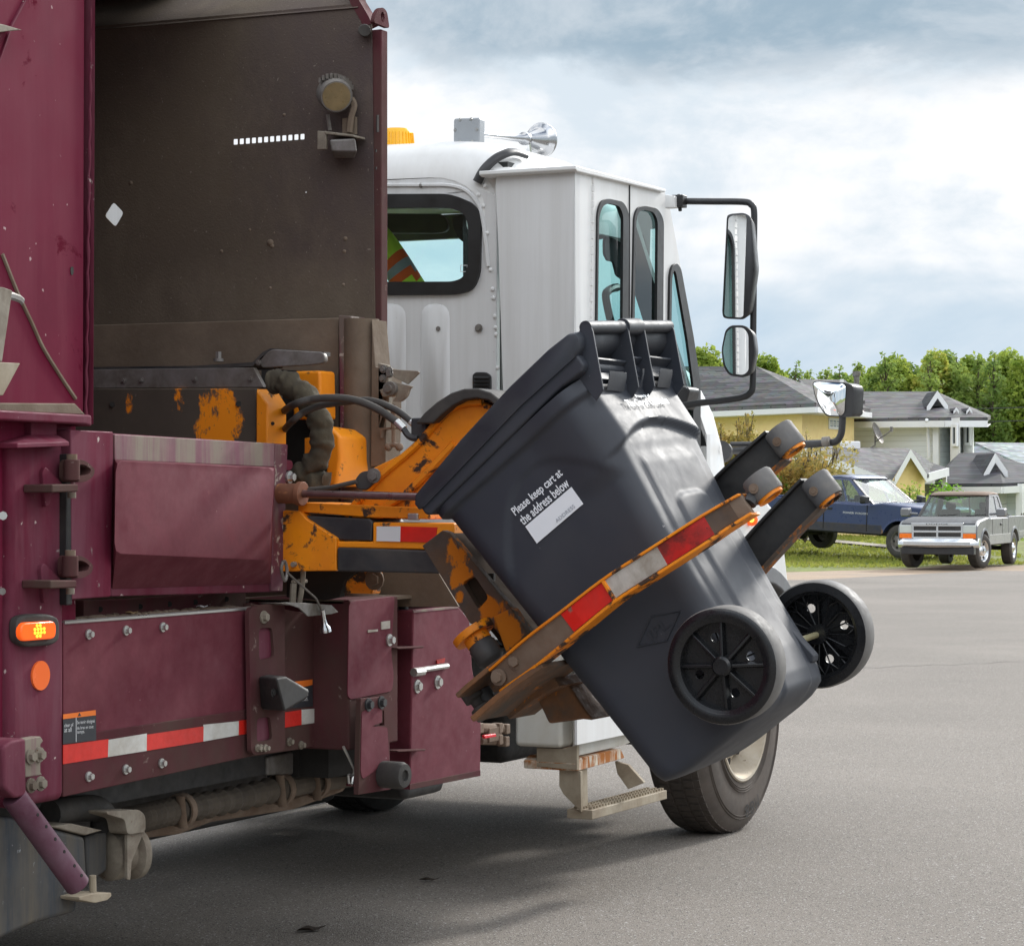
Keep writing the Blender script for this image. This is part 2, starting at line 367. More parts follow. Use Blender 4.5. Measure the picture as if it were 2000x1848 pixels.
M['rust_white'] = pm('rust_white', (.6, .55, .45), .6, var=.15, dirt=(.38, .13, .025), damt=.52, dscale=9, dstretch=(1, 2, .5), dsharp=.12, chip=(.18, .07, .025), camt=.3, cscale=20, bump=.2)
M['step_tan'] = pm('step_tan', (.36, .31, .23), .7, var=.15, vscale=5, dirt=(.20, .15, .10), damt=.4, dscale=6, dsharp=.4, specks=(.1, .08, .05), speckamt=.01, speckscale=50, bump=.15)
M['cab_dark'] = pm('cab_dark', (.022, .024, .025), .6, var=.2)
M['seal'] = pm('seal', (.014, .014, .015), .45, var=.2)
M['trim_black'] = pm('trim_black', (.026, .026, .028), .42, var=.2, vscale=6)
M['flare_grey'] = pm('flare_grey', (.085, .087, .092), .55, var=.12)
M['tape_red'] = pm('tape_red', (.80, .022, .012), .35, var=.08, vscale=10, dirt=(.5, .02, .012), damt=.3, dscale=9, dsharp=.5, specks=(.25, .02, .015), speckamt=.02, speckscale=50, coat=.2)
M['tape_red_dirty'] = pm('tape_red_dirty', (.50, .012, .008), .4, var=.15, vscale=14, dirt=(.17, .012, .008), damt=.48, dscale=14, dsharp=.2, specks=(.06, .01, .01), speckamt=.05, speckscale=60)
M['tape_white'] = pm('tape_white', (.66, .66, .63), .4, var=.06, vscale=10, dirt=(.42, .38, .32), damt=.4, dscale=8, dsharp=.35, specks=(.2, .17, .13), speckamt=.02, speckscale=50)
M['tape_white_dirty'] = pm('tape_white_dirty', (.52, .49, .44), .5, var=.12, vscale=12, dirt=(.30, .26, .21), damt=.48, dscale=12, dsharp=.25, specks=(.18, .14, .10), speckamt=.05, speckscale=50)
M['reflector'] = pm('reflector', (.95, .17, .035), .25, var=.03)
M['decal_orange'] = pm('decal_orange', (.85, .19, .02), .5, var=.08)
M['decal_black'] = pm('decal_black', (.035, .038, .045), .5, var=.15, specks=(.4, .4, .4), speckamt=.01, speckscale=60)
M['decal_white'] = pm('decal_white', (.72, .73, .74), .5, var=.04)
M['print_white'] = pm('print_white', (.82, .86, .90), .55, var=.03)
M['print_grey'] = pm('print_grey', (.30, .33, .38), .5, var=.03)
M['amber'] = emit('amber', (1.0, .13, .015), .55)
M['amber_led'] = emit('amber_led', (1.0, .50, .04), 1.6)
M['amber_glow'] = emit('amber_glow', (1.0, .45, .06), 2.4)
M['beacon'] = pm('beacon', (1.0, .50, .010), .3, var=.06)
M['red_plastic'] = pm('red_plastic', (.75, .02, .035), .4, var=.06)
M['cart'] = pm('cart', (.020, .0255, .038), .51, var=.10, vscale=3, dirt=(.040, .042, .050), damt=.36, dscale=4, dsharp=.5, spec=.60, rvar=.02, bump=.04, bscale=220, specks=(.16, .16, .165), speckamt=.0, speckscale=55)
M['cart_lid'] = pm('cart_lid', (.022, .0265, .037), .46, var=.10, vscale=4, dirt=(.045, .046, .05), damt=.3, dscale=5, dsharp=.5, spec=.5, bump=.08, bscale=160)
M['cart_wheel'] = pm('cart_wheel', (.010, .0105, .012), .28, var=.15, vscale=6, spec=.5)
M['cart_tyre'] = pm('cart_tyre', (.11, .107, .103), .6, var=.12, vscale=10, dirt=(.20, .19, .18), damt=.35, dscale=9, dsharp=.4)
M['brass'] = pm('brass', (.62, .56, .33), .35, metal=.6, var=.1)
M['hivis'] = pm('hivis', (.66, 1.0, .05), .75, var=.12, vscale=9)
M['hivis_orange'] = pm('hivis_orange', (1.0, .13, .012), .7, var=.08)
M['hivis_silver'] = pm('hivis_silver', (.34, .37, .38), .45, var=.1)
M['skin'] = pm('skin', (.46, .26, .18), .5, var=.1)
M['cloth_dark'] = pm('cloth_dark', (.03, .035, .05), .85, var=.2)
M['hair'] = pm('hair', (.04, .028, .02), .6, var=.2)
M['cab_glass'] = glass('cab_glass', (.90, .98, .98), .0)
M['cab_glass_dark'] = glass('cab_glass_dark', (.66, .83, .82), .0)
M['car_glass'] = glass('car_glass', (.72, .82, .80), .02)
# ------------------------------------------------------------------ ground
def ss(x, a, b): t = min(1, max(0, (x - a) / (b - a))); return t * t * (3 - 2 * t)
def gz(d): return -.15 * ss(d, 16, 50) + .42 * ss(d, 57, 78)
def sheet(name, edge, ds, mat, off, label=None, cols=1):
    """ground sheet following the terrain; edge(d) gives its lateral limits at distance d"""
    mb = MB(); rows = []
    for d in ds:
        a, b = edge(d); rows.append([mb.bm.verts.new(ld(a + (b - a) * k / cols, d, gz(d) + off)) for k in range(cols + 1)])
    for A, B in zip(rows, rows[1:]):
        for k in range(cols): mb.face([A[k], A[k + 1], B[k + 1], B[k]])
    o = mb.build(name, mat, None, smooth=80); o['kind'] = 'structure'
    if label: o['label'] = label
    return o
def ground_mat(name, base, var, sc, grains, gsc, patches=None, psc=.4, bump=.5, rough=.85, cracks=False, gamt=.5):
    m = bpy.data.materials.new(name); m.use_nodes = True; nt = m.node_tree; N = nt.nodes; L = nt.links.new; bs = N['Principled BSDF']
    t = N.new('ShaderNodeTexCoord')
    def nz(s, d, r=.6, dist=0):
        n = N.new('ShaderNodeTexNoise'); n.inputs['Scale'].default_value = s; n.inputs['Detail'].default_value = d; n.inputs['Roughness'].default_value = r; n.inputs['Distortion'].default_value = dist
        L(t.outputs['Object'], n.inputs['Vector']); return n.outputs['Fac']
    def mr(x, a, b, c=0., d=1.):
        n = N.new('ShaderNodeMapRange'); n.inputs[1].default_value = a; n.inputs[2].default_value = b; n.inputs[3].default_value = c; n.inputs[4].default_value = d; L(x, n.inputs[0]); return n.outputs[0]
    def mix(f, a, b):
        n = N.new('ShaderNodeMix'); n.data_type = 'RGBA'; L(f, n.inputs[0])
        for i, x in ((6, a), (7, b)):
            if isinstance(x, tuple): n.inputs[i].default_value = (*x, 1)
            else: L(x, n.inputs[i])
        return n.outputs[2]
    c = mix(mr(nz(sc, 6), .3, .7), tuple(x * (1 - var) for x in base), tuple(x * (1 + var) for x in base))
    if patches: c = mix(mr(nz(psc, 5, .55, .5), .48, .66), c, patches)
    v = N.new('ShaderNodeTexVoronoi'); v.inputs['Scale'].default_value = gsc; L(t.outputs['Object'], v.inputs['Vector'])
    sepc = N.new('ShaderNodeSeparateColor'); L(v.outputs['Color'], sepc.inputs[0])
    g = mix(mr(sepc.outputs[0], 0, 1), tuple(x * (1 - gamt) for x in grains), tuple(min(1, x * (1 + gamt)) for x in grains))
    mm = N.new('ShaderNodeMix'); mm.data_type = 'RGBA'; mm.blend_type = 'MULTIPLY'; mm.inputs[0].default_value = 1; L(c, mm.inputs[6]); L(g, mm.inputs[7])
    c = mm.outputs[2]
    sp = mix(mr(sepc.outputs[1], .955, .965), c, (.42, .41, .39)) if cracks else c
    if cracks:
        sp2 = mix(mr(sepc.outputs[2], .95, .96), sp, (.05, .048, .045)); sp = sp2
    L(sp, bs.inputs['Base Color']); bs.inputs['Roughness'].default_value = rough; bs.inputs['Specular IOR Level'].default_value = .3
    b = N.new('ShaderNodeBump'); b.inputs['Strength'].default_value = bump; b.inputs['Distance'].default_value = .004; L(v.outputs['Distance'], b.inputs['Height']); L(b.outputs[0], bs.inputs['Normal'])
    return m
M['asphalt'] = ground_mat('asphalt', (.230, .204, .178), .13, .35, (1, 1, 1), 190, (.200, .178, .155), .22, .6, cracks=True, gamt=.17)
M['gravel'] = ground_mat('gravel', (.40, .30, .215), .12, 1.2, (1, 1, 1), 40, (.33, .27, .21), .5, .5, gamt=.25)
M['concrete'] = ground_mat('concrete', (.40, .36, .31), .10, .8, (1, 1, 1), 60, (.33, .30, .26), .6, .3, gamt=.12)
M['lawn'] = ground_mat('lawn', (.20, .24, .055), .30, 1.4, (1, 1, 1), 14, (.19, .175, .06), .5, .8, gamt=.45)
M['seam'] = pm('seam', (.15, .135, .12), .8)
far_ds = [-60, -20, 0, 8, 16, 20, 25, 30, 35, 40, 45, 50, 54, 57, 60, 63, 66, 70, 74, 78, 90, 120, 200, 400, 900]
sheet('ground', lambda d: (-700, 700), far_ds, M['lawn'], -.06)
# the road's far edge: nearer on the left, further away on the right
def road_edge(lat): return 49.3 + max(0, min(1, (lat - 5.6) / 4.2)) * 5.4
mb = MB(); rows = []
lats = [-60, -30, -10, 0, 3, 5.6, 6.2, 6.8, 7.4, 8, 8.6, 9.2, 9.8, 12, 20, 40, 60]
for k in range(22):
    row = []
    for l in lats:
        d = -30 + (road_edge(l) + 30) * (k / 21) ** .8; row.append(mb.bm.verts.new(ld(l, d, gz(d) - .0)))
    rows.append(row)
for A, B in zip(rows, rows[1:]):
    for k in range(len(lats) - 1): mb.face([A[k], A[k + 1], B[k + 1], B[k]])
tag(mb.build('road', M['asphalt'], None, smooth=80), 'grey asphalt street under the garbage truck', None, None, 'structure')
def strip(name, mat, off, near, far, lats, n=4):
    mb = MB(); rows = []
    for k in range(n + 1):
        row = []
        for l in lats:
            d = near(l) + (far(l) - near(l)) * k / n; row.append(mb.bm.verts.new(ld(l, d, gz(d) + off)))
        rows.append(row)
    for A, B in zip(rows, rows[1:]):
        for k in range(len(lats) - 1): mb.face([A[k], A[k + 1], B[k + 1], B[k]])
    o = mb.build(name, mat, None, smooth=80); o['kind'] = 'structure'; return o
gl = [-60, -20, 0, 4, 6, 7, 8, 9, 10, 14, 20, 30, 60]
strip('gravel_apron', M['gravel'], -.03, lambda l: road_edge(l) - .4, lambda l: road_edge(l) + 4.6 + .5 * math.sin(l * 1.3), gl)
strip('sidewalk', M['concrete'], -.02, lambda l: 72.5 - (l - 8.0) * 2.6 if l > 3 else 85.5, lambda l: 74.6 - (l - 8.0) * 2.75 if l > 3 else 88.3, [3.1, 5, 6, 7, 8, 9, 10, 10.4])
# seams across the street
mbs = MB()
for px0, py0, px1, py1 in ((1560, 1183, 2060, 1188), (1640, 1318, 2060, 1300)):
    P = []
    for k in range(24):
        t = k / 23; px = px0 + (px1 - px0) * t; py = py0 + (py1 - py0) * t + 1.2 * math.sin(k * 1.7) + .8 * math.sin(k * .6)
        d = 1.64 * FPX / (py - 955); P.append(ld((px - 1000) / FPX * d, d, gz(d) + .004))
    for a, b in zip(P, P[1:]):
        w = FW * .014; mbs.face([mbs.bm.verts.new(q) for q in (a - w, b - w, b + w, a + w)])
    if py0 > 1200: break
tag(mbs.build('road_seam', M['seam'], None), None, None, None, 'structure')

# ------------------------------------------------------------------ garbage truck
T = empty('garbage_truck', (0, 0, 0), 'maroon and white side loading garbage truck lifting a black cart on its orange arm', 'garbage truck')
XB = 1.22
def tp(name, mb, mat, parent=T, bevel=0, **k): return mb.build(name, mat, parent, bevel, **k)
def bolts(f, X, xy, parent, r=.008, mat='steel_bolt', name='bolt'):
    for x, y in xy:
        MB().bolt(onX(f(x, y), X), (1, 0, 0), r, .016).build(name, M[mat], parent)

# rear storage body: side panel, its flange, ledge
body = slabX(PX(ID, XB, (-260, -120), (166, -120), (163, 812), (-260, 800)), .02, 'storage_body', M['maroon_clean'], T, .004)
MB().bb(-1.2, 1.195, -3.2, .195, .86, 3.45).build('storage_box', M['maroon_clean'], body, .01)
mb = MB(); a, b = onX((167, -120), 1.200), onX((167, 830), 1.200); c, d = onX((187, -120), 1.236), onX((183, 830), 1.236)
mb.prism([a, c, d, b], (-.03, 0, 0)).build('opening_flange', M['maroon'], body, .003)
mb = MB(); P = []
for k in range(40):
    t = k / 39; P.append(onX((179.5 + t * -11 + 1.2 * math.sin(k * 2.1), -20 + 830 * t), 1.222))
mb.tube(P, [.0035 + .002 * (i % 3 == 0) for i in range(40)], 6).build('weld_bead', M['maroon'], body)
mb = MB(); mb.tube(smooth_path(PX(fR, 1.222, (20, -40), (150, 290), (200, 400), (300, 610), (400, 830), (560, 1090), (700, 1300))), .0055, 6).build('weld_bead', M['rust_tan'], body)
mb = MB(); mb.tube(PX(fA, 1.222, (140, -20), (60, 130), (-10, 330)), .004, 6).build('weld_bead', M['maroon'], body)
slabX(PX(fR, 1.2215, (655, 80), (685, 75), (683, 150), (660, 155)), .004, 'slot', M['dark_void'], body, r=.006)
slabX(PX(fR, 1.262, (-600, 1375), (-40, 1402), (855, 1452), (857, 1560), (800, 1540), (-600, 1470)), .09, 'ledge', M['maroon'], body, .006)
mb = MB(); mb.prism(PX(fR, 1.25, (-600, 1335), (700, 1345), (800, 1452), (-600, 1400)), (-.05, 0, 0)).build('ledge_dust', M['hopper_dust'], body, .004)
# tan plates hanging at the left edge
slabX(PX(fR, 1.30, (-80, 255), (40, 268), (118, 296), (22, 960), (-80, 960)), .012, 'hanger_plate', M['steel_tan'], body, .003)
slabX(PX(fR, 1.33, (-80, 958), (190, 972), (30, 1270), (-80, 1275)), .008, 'hanger_plate', M['step_tan'], body, .002)
MB().tube(PX(fR, 1.29, (60, 340), (118, 350), (185, 375), (212, 402)), .010, 6, flat=.5).build('hook', M['steel_dull'], body)
slabX(PX(fA, 1.27, (-30, 118), (20, 128), (116, 156), (60, 160), (-30, 172)), .05, 'hanger_plate', M['steel_tan'], body, .002)

# corner post with its cap
post = MB().bb(.9, XB, -.125, .108, .765, 1.69).build('corner_post', M['maroon'], T, .022, seg=3)
mb = MB()
_t0, _t1, _b0, _b1 = onX(fR(300, 1636), XB), onX(fR(537, 1636), XB), onX(fR(160, 1716), XB + .05), onX(fR(645, 1700), XB + .05)
ca = [_t0, _t1, V((.9, _t1.y, _t1.z)), V((.9, _t0.y, _t0.z))]
cb = [_b0, _b1, V((.86, _b1.y, _b1.z)), V((.86, _b0.y, _b0.z))]
cc = [p - V((0, 0, .012)) for p in cb]
mb.loft([ca, cb, cc]).build('post_cap', M['maroon'], post, .003)
MB().bb(1.02, XB - .002, _t0.y, _t1.y, _t1.z - .005, 1.765).build('post_neck', M['maroon'], post, .004)
# amber marker light in a rubber grommet
lamp = slabX(rnd(PX(fC, XB + .024, (88, 100), (150, 84), (250, 84), (302, 104), (302, 215), (270, 240), (140, 252), (88, 225)), .03), .03, 'marker_light', M['rubber'], post, .008)
lens = slabX(rnd(PX(fC, XB + .036, (108, 128), (285, 118), (285, 208), (108, 222)), .035), .022, 'lens', M['amber'], lamp, .006)
mb = MB()
for gx, gy, n in ((186, 143, 2), (175, 162, 4), (176, 180, 4), (186, 196, 2)):
    for k in range(n):
        x = gx + k * 15.5; c = onX(fC(x, gy - k * 1.4), XB + .037); mb.cyl(c - V((.004, 0, 0)), c + V((.0015, 0, 0)), .0042, None, 10)
mb.build('led', M['amber_led'], lamp)
c = onX(fC(198, 393), XB); mb = MB(); mb.cyl(c, c + V((.006, 0, 0)), .0375, None, 32).build('reflector_disc', M['reflector'], post)
MB().cyl(onX(fB(15, 1052), XB + .002) - V((0, 0, 0)), onX(fB(15, 1052), XB + .014), .011, None, 8).build('bolt', M['steel_bolt'], post)
MB().cyl(onX(fB(12, 1440), XB + .002), onX(fB(12, 1440), XB + .010), .009, None, 10).build('bolt', M['steel_dull'], post)

# hopper: front wall with its holes, side and floor
YW = 1.80
def wallpt(f, x, y): return onY(f(x, y), YW)
_w1, _w0 = wallpt(fA, 1838, 20), wallpt(fA, 480, 138); _wl = _w0 + (_w1 - _w0) * ((-1.2 - _w0.x) / (_w1.x - _w0.x))
outer = [V((-1.2, YW, .9)), V((1.215, YW, .9)), wallpt(fA, 1905, 122), wallpt(fA, 1880, 70), wallpt(fA, 1842, 20), _wl]
holes = []
for k in range(12):
    x = 1207 + k * 31.1; y = 729 - k * 2.4
    holes.append(rnd([wallpt(fA, x + a, y + b) for a, b in ((-11.5, -14), (11.5, -15), (11.5, 14), (-11.5, 15))], .003, 2))
holes.append(rnd([wallpt(fA, x, y) for x, y in ((580, 1036), (634, 1092), (592, 1166), (535, 1108))], .012, 3))
holes.append([wallpt(fA, 1568 + 5 * math.cos(t * .785), 987 + 5 * math.sin(t * .785)) for t in range(8)])
hopper = MB().plate([outer] + holes, (0, .004, 0)).build('hopper_front_wall', M['hopper_brown'], T)
# maroon end post of that wall
e0 = [onX((727, 760), 1.219), onX((757.5, 760), 1.219)]; y0, y1 = 1.806, onX((757.5, 500), XB).y
zb, zt = onX((740, 720), XB).z, onX((740, 56), XB).z
wp = MB().bb(1.13, XB, y0, y1, zb - .55, zt).build('wall_post', M['maroon_dusty'], hopper, .004)
mb = MB(); rim = [(1905, 122), (1890, 88), (1868, 50), (1838, 0), (1805, -120)]
L1 = [onY(fA(x, y), YW - .002) for x, y in rim]
mb.loft([[p, p + V((0, y1 - YW, .0)), p + V((-.03, y1 - YW, -.01)), p + V((-.03, 0, -.01))] for p in L1]).build('roof_rim', M['maroon_dusty'], hopper)
ear = PX(fA, XB + .012, (1915, 118), (1928, 70), (1945, 45), (1965, 40), (1985, 62), (1998, 150), (1960, 135))
cen = onX(fA(1962, 90), XB + .012)
MB().plate([rnd(ear, .015), [cen + V((0, .013 * math.cos(t * .6283), .017 * math.sin(t * .6283))) for t in range(10)]], (-.014, 0, 0)).build('lifting_lug', M['maroon_dusty'], hopper, .002)
for x, y, w, h in ((1938, 635, 5, 44), (1930, 775, 3, 7), (1930, 864, 3, 7)):
    slabX(PX(fA, XB + .001, (x - w, y - h), (x + w, y - h), (x + w, y + h), (x - w, y + h)), .003, 'slot', M['dark_void'], hopper)
# inclined head sheet; above it, unseen sheets added to darken the hopper top
mb = MB(); a = [_wl + V((0, -.006, -.014)), _w1 + V((0, -.006, -.014))]
b = [a[0] + V((0, .28, .20)), a[1] + V((0, .28, .20))]
mb.prism([a[0], a[1], b[1], b[0]], (0, .012, .012)).build('head_sheet', M['hopper_brown'], hopper)
MB().bb(-1.2, .35, 1.74, 2.25, 3.26, 3.30).build('overhead_blocker', M['dark_void'], hopper)
MB().bb(-1.2, .70, .2, 1.75, 3.20, 3.24).build('overhead_blocker', M['dark_void'], hopper)
MB().bb(-1.22, -1.2, .2, 1.9, .8, 3.46).build('hopper_side_wall', M['hopper_brown'], hopper)
MB().bb(-1.2, 1.15, .2, 1.8, .95, 1.05).build('hopper_floor', M['hopper_dust'], hopper)
# dents and mud on the wall
for x, y, s in ((1385, 1245, 1.1), (1395, 1262, .7), (1280, 1180, .5), (1770, 1225, .7), (1765, 1290, .6), (1760, 1460, .5), (1385, 1478, .5), (1135, 1290, .6), (1456, 590, .5), (1405, 1195, .3), (1215, 1290, .3), (670, 940, .7)):
    MB().sphere(onY(fA(x, y), YW), .010 * s, 8, 5, (1.2, .5, 1)).build('dried_mud', M['hopper_dust'], hopper)
# lower wall plates
low = slabY(PY(fB, YW - .06, (380, 78), (1735, 38), (1735, 1300), (380, 1300)), .05, 'lower_plate', M['hopper_dust'], hopper, .004)
slabY(PY(fB, YW - .085, (1735, 25), (1805, 30), (1803, 1300), (1750, 1300)), .09, 'guide_rail', M['maroon_scraped'], hopper, .003)
mb = MB(); c0 = onY(fB(1850, 46), YW - .04); c1 = V((c0.x, c0.y, .9)); mb.tube([c0, c1], .058, 14, flat=1).build('guide_column', M['hopper_dust'], hopper)
mb = MB(); p = PY(fB, 1.72, (1905, 45), (1925, 290), (1985, 300), (1975, 800), (1900, 800)); mb.prism(p, (0, .1, 0)).build('column_gusset', M['hopper_dust'], hopper, .003)

# work light and camera bracket on the wall
M['lamp_lens'] = pm('lamp_lens', (.20, .145, .07), .35, var=.25, vscale=20)
wlt = MB(); c = onY(fA(1718, 490), YW - .07); ax = V((.62, -.70, -.34)).normalized()
wlt.lathe([(.0, -.05), (.044, -.05), (.054, -.035), (.054, .012), (.049, .02), (0, .02)], c, ax, 28)
wl_o = wlt.build('work_light', M['steel_dull'], hopper)
MB().cyl(c + ax * .0205, c + ax * .0225, .045, None, 28).build('lens', M['lamp_lens'], wl_o)
mb = MB()
for k in range(9):
    t = math.pi * (.25 + .6 * k / 8); u = V((0, 0, 1)) - ax * ax.z; u.normalize(); w = ax.cross(u)
    q = c - ax * .02 + (u * math.sin(t) + w * math.cos(t)) * .056; mb.box(q, (.006, .04, .016))
mb.build('cooling_fin', M['steel_dull'], wl_o)
mb = MB(); mb.tube(smooth_path(PY(fA, YW - .03, (1800, 510), (1815, 545), (1800, 600), (1790, 680)), 4), .012, 6, flat=.5)
mb.prism(PY(fA, YW - .02, (1755, 610), (1822, 600), (1822, 690), (1755, 690)), (0, .012, 0)); mb.build('lamp_bracket', M['hopper_dust'], wl_o)
MB().tube(PY(fA, YW - .03, (1680, 590), (1692, 672)), .007, 6).build('wire', M['steel_dull'], wl_o)
cb_ = MB(); cb_.prism(PY(fA, YW - .075, (1625, 672), (1672, 675), (1672, 768), (1625, 770)), (0, .012, 0)); cb_.prism(PY(fA, YW - .08, (1660, 673), (1812, 692), (1818, 705), (1668, 690)), (0, .075, 0))
cbo = cb_.build('camera_bracket', M['steel_tan'], hopper, .003)
MB().loft([PY(fA, YW - .085, (1688, 718), (1822, 712), (1832, 780), (1700, 778)), PY(fA, YW - .01, (1700, 722), (1815, 716), (1820, 815), (1710, 815))]).build('camera_housing', M['steel_dull'], cbo, .006)
MB().cyl(onY(fA(1868, 158), YW - .045), onY(fA(1868, 158), YW), .020, None, 16).build('rubber_buffer', M['rubber'], hopper, .004)

# packer shelf, flap and arm carriage seen through the opening
shelf = MB(); P = PY(fB, 1.42, (380, 292), (1000, 284), (1295, 266), (1345, 215), (1385, 195), (1660, 213)); Q = [p - V((0, 0, .012)) for p in P]
shelf.loft([[p, p + V((0, dd, .0)), q + V((0, dd, 0)), q] for p, q, dd in zip(P, Q, (.2, .2, .18, .10, .05, .04))])
sh = shelf.build('packer_flap', M['black_steel'], T)
slabY(rnd(PY(fB, 1.415, (1325, 262), (1385, 198), (1660, 214), (1670, 268), (1610, 280), (1340, 296)), .02), .02, 'flap_end', M['steel_dull'], sh, .004)
slabY(PY(fB, 1.40, (380, 304), (1300, 294), (1352, 394), (380, 400)), .02, 'flap_skirt', M['steel_dull'], sh, .002)
for x, y in ((635, 360), (725, 358), (1000, 352), (1285, 350), (1325, 268)): MB().bolt(onY(fB(x, y), 1.399), (0, -1, 0), .006, .006).build('bolt', M['steel_dull'], sh)
MB().bolt(onY(fB(1120, 262), 1.44), (0, 0, 1), .010, .03).build('bolt', M['steel_dull'], sh)
bc = onY(fB(1110, 560), 1.38)
M['carriage_dark'] = pm('carriage_dark', (.062, .050, .040), .7, var=.3, vscale=3, dirt=(.10, .078, .058), damt=.45, dscale=3, dsharp=.4, specks=(.13, .11, .09), speckamt=.0,
    spots=(((bc.x, bc.y, bc.z), (.13, .5, .22), (.98, .30, .006), .40, 11.0), ((bc.x - .14, bc.y, bc.z + .06), (.06, .5, .11), (.95, .28, .006), .42, 12.0), ((bc.x - .33, bc.y, bc.z + .06), (.03, .5, .07), (.9, .26, .006), .45, 14.0)))
car = slabY(PY(fB, 1.38, (380, 402), (1312, 400), (1312, 760), (380, 760)), .16, 'arm_carriage', M['carriage_dark'], T, .004)
for x, y in ((576, 482), (1223, 479)): MB().cyl(onY(fB(x, y), 1.376), onY(fB(x, y), 1.39), .009, None, 10).build('bolt_hole', M['dark_void'], car)
def cappedbox(name, front, side_w, Y, mat, parent, bevel=.008):
    loop = [onY(p, Y) for p in front]; return MB().prism(loop, (0, side_w, 0)).build(name, mat, parent, bevel)
mb = MB(); f0 = PY(fB, 1.36, (1311, 399), (1372, 482), (1370, 700), (1311, 700)); 
f1 = [p + V((0, .115, 0)) for p in f0]; f1[0] = f0[0] + V((.02, .09, .002)); f1[1] = f0[1] + V((0, .115, .0))
mb.loft([f0, f1]).build('carriage_bumper', M['orange_clean'], car, .006)
for y in (580, 690): MB().cyl(onX(fB(1398, y), f0[1].x - .002), onX(fB(1398, y), f0[1].x + .004), .006, None, 8).build('bolt_hole', M['dark_void'], car)
cappedbox('carriage_bumper', pts(fB, (1500, 312), (1640, 308), (1645, 560), (1500, 560)), .10, 1.60, M['orange_clean'], car, .01)
mb = MB(); q0 = PY(fB, 1.56, (1690, 585), (1742, 642), (1745, 760), (1722, 905), (1660, 905)); q1 = [p + V((0, .17, 0)) for p in PY(fB, 1.56, (1690, 600), (1750, 648), (1752, 760), (1768, 905), (1660, 905))]
mb.loft([q0, q1]).build('carriage_bumper', M['orange_clean'], car, .012)
MB().prism(PY(fB, 1.70, (1340, 300), (1560, 310), (1700, 900), (1470, 900), (1340, 700)), (0, .02, 0)).build('carriage_shade_sheet', M['dark_void'], car)  # dark sheet put in for the shade of the hollow behind the sleeve
slabY(PY(fB, 1.58, (1560, 655), (1600, 650), (1600, 800), (1560, 770)), .03, 'carriage_rib', M['orange'], car, .003)
# canvas sleeve
P = smooth_path(PY(fB, 1.36, (1395, 365), (1440, 365), (1500, 390), (1570, 440), (1615, 520), (1645, 600), (1648, 680), (1630, 750), (1590, 810), (1540, 850), (1600, 872), (1680, 876)), 8)
mb = MB(); mb.tube(P, [(.036 + .003 * math.sin(i * .55) + .002 * math.sin(i * 1.3 + 1)) * (1 if i < 76 else .8) for i in range(len(P))], 20)
for v in mb.bm.verts: v.co += V((mnoise.noise(v.co * 34), mnoise.noise(v.co * 34 + V((9, 0, 0))), mnoise.noise(v.co * 30 + V((0, 7, 0))))) * .011
mb.build('hose_sleeve', M['hose_canvas'], T, smooth=70)
# hydraulic hoses over the top
hz = MB(); hz.tube(smooth_path([onY(fF(30, 400), 1.62), onY(fF(75, 340), 1.50)] + PY(fF, 1.26, (150, 290), (260, 258), (380, 250), (480, 255), (580, 280), (680, 325), (740, 365), (795, 405))), .0115, 10)
ho = hz.build('hydraulic_hose', M['rubber'], T)
MB().tube(PY(fF, 1.26, (790, 400), (835, 445)), .0125, 10).build('hose_fitting', M['steel_bolt'], ho)
MB().tube(smooth_path(PY(fF, 1.26, (835, 445), (862, 485), (890, 500), (925, 505)), 4), .010, 8).build('hose_fitting', M['black_steel'], ho)
ho2 = MB().tube(smooth_path([onY(fF(40, 520), 1.62), onY(fF(85, 450), 1.48)] + PY(fF, 1.29, (140, 392), (200, 345), (300, 302), (400, 285), (470, 275), (590, 265), (680, 280), (770, 318), (830, 355), (890, 405))), .0105, 10).build('hydraulic_hose', M['rubber'], T)
MB().tube(PY(fF, 1.29, (880, 398), (930, 440)), .0115, 10).build('hose_fitting', M['steel_bolt'], ho2)
MB().box(onY(fF(945, 440), 1.28), (.05, .04, .06)).build('hose_fitting', M['black_steel'], ho2, .006)

# latch hardware on the wall post
la = MB(); la.prism(PY(fF, 1.72, (672, 30), (735, 45), (742, 270), (712, 450), (672, 440)), (0, .025, 0))
la.prism(PY(fF, 1.70, (680, 200), (745, 175), (790, 185), (800, 215), (780, 240), (700, 245)), (0, .02, 0))
lat = la.build('wall_latch', M['steel_tan'], T, .003)
mb = MB(); mb.prism(PY(fF, 1.68, (765, 70), (918, 80), (935, 92), (860, 165), (770, 120)), (0, .008, 0)); mb.build('latch_flag', M['steel_tan'], lat, .002)
mb = MB(); mb.prism(rnd(PY(fF, 1.66, (770, 150), (890, 178), (870, 190), (855, 240), (815, 275), (760, 272), (790, 240)), .01), (0, .014, 0)); mb.build('latch_cam', M['steel_tan'], lat, .003)
cc_ = onY(fF(762, 192), 1.66); MB().lathe([(.022, 0), (.022, .02), (.012, .02), (.012, .03), (.001, .03)], cc_, (0, -1, 0), 18).build('latch_pin', M['steel_dull'], lat)
for x, y in ((708, 70), (705, 128), (745, 80), (748, 100)): MB().bolt(onY(fF(x, y), 1.72), (0, -1, 0), .008, .010).build('bolt', M['steel_dull'], lat)
mb = MB(); mb.tube(PY(fF, 1.69, (770, 290), (770, 440)), .008, 8); mb.tube(PY(fF, 1.69, (772, 445), (772, 545)), .007, 8)
mb.tube(PY(fF, 1.69, (742, 556), (772, 540), (806, 556)), .009, 8); mb.sphere(onY(fF(740, 558), 1.69), .013); mb.sphere(onY(fF(808, 558), 1.69), .013)
mb.prism(PY(fF, 1.70, (680, 440), (795, 430), (795, 442), (700, 450), (690, 500)), (0, .03, 0)); mb.build('latch_handle', M['rust_tan'], lat)

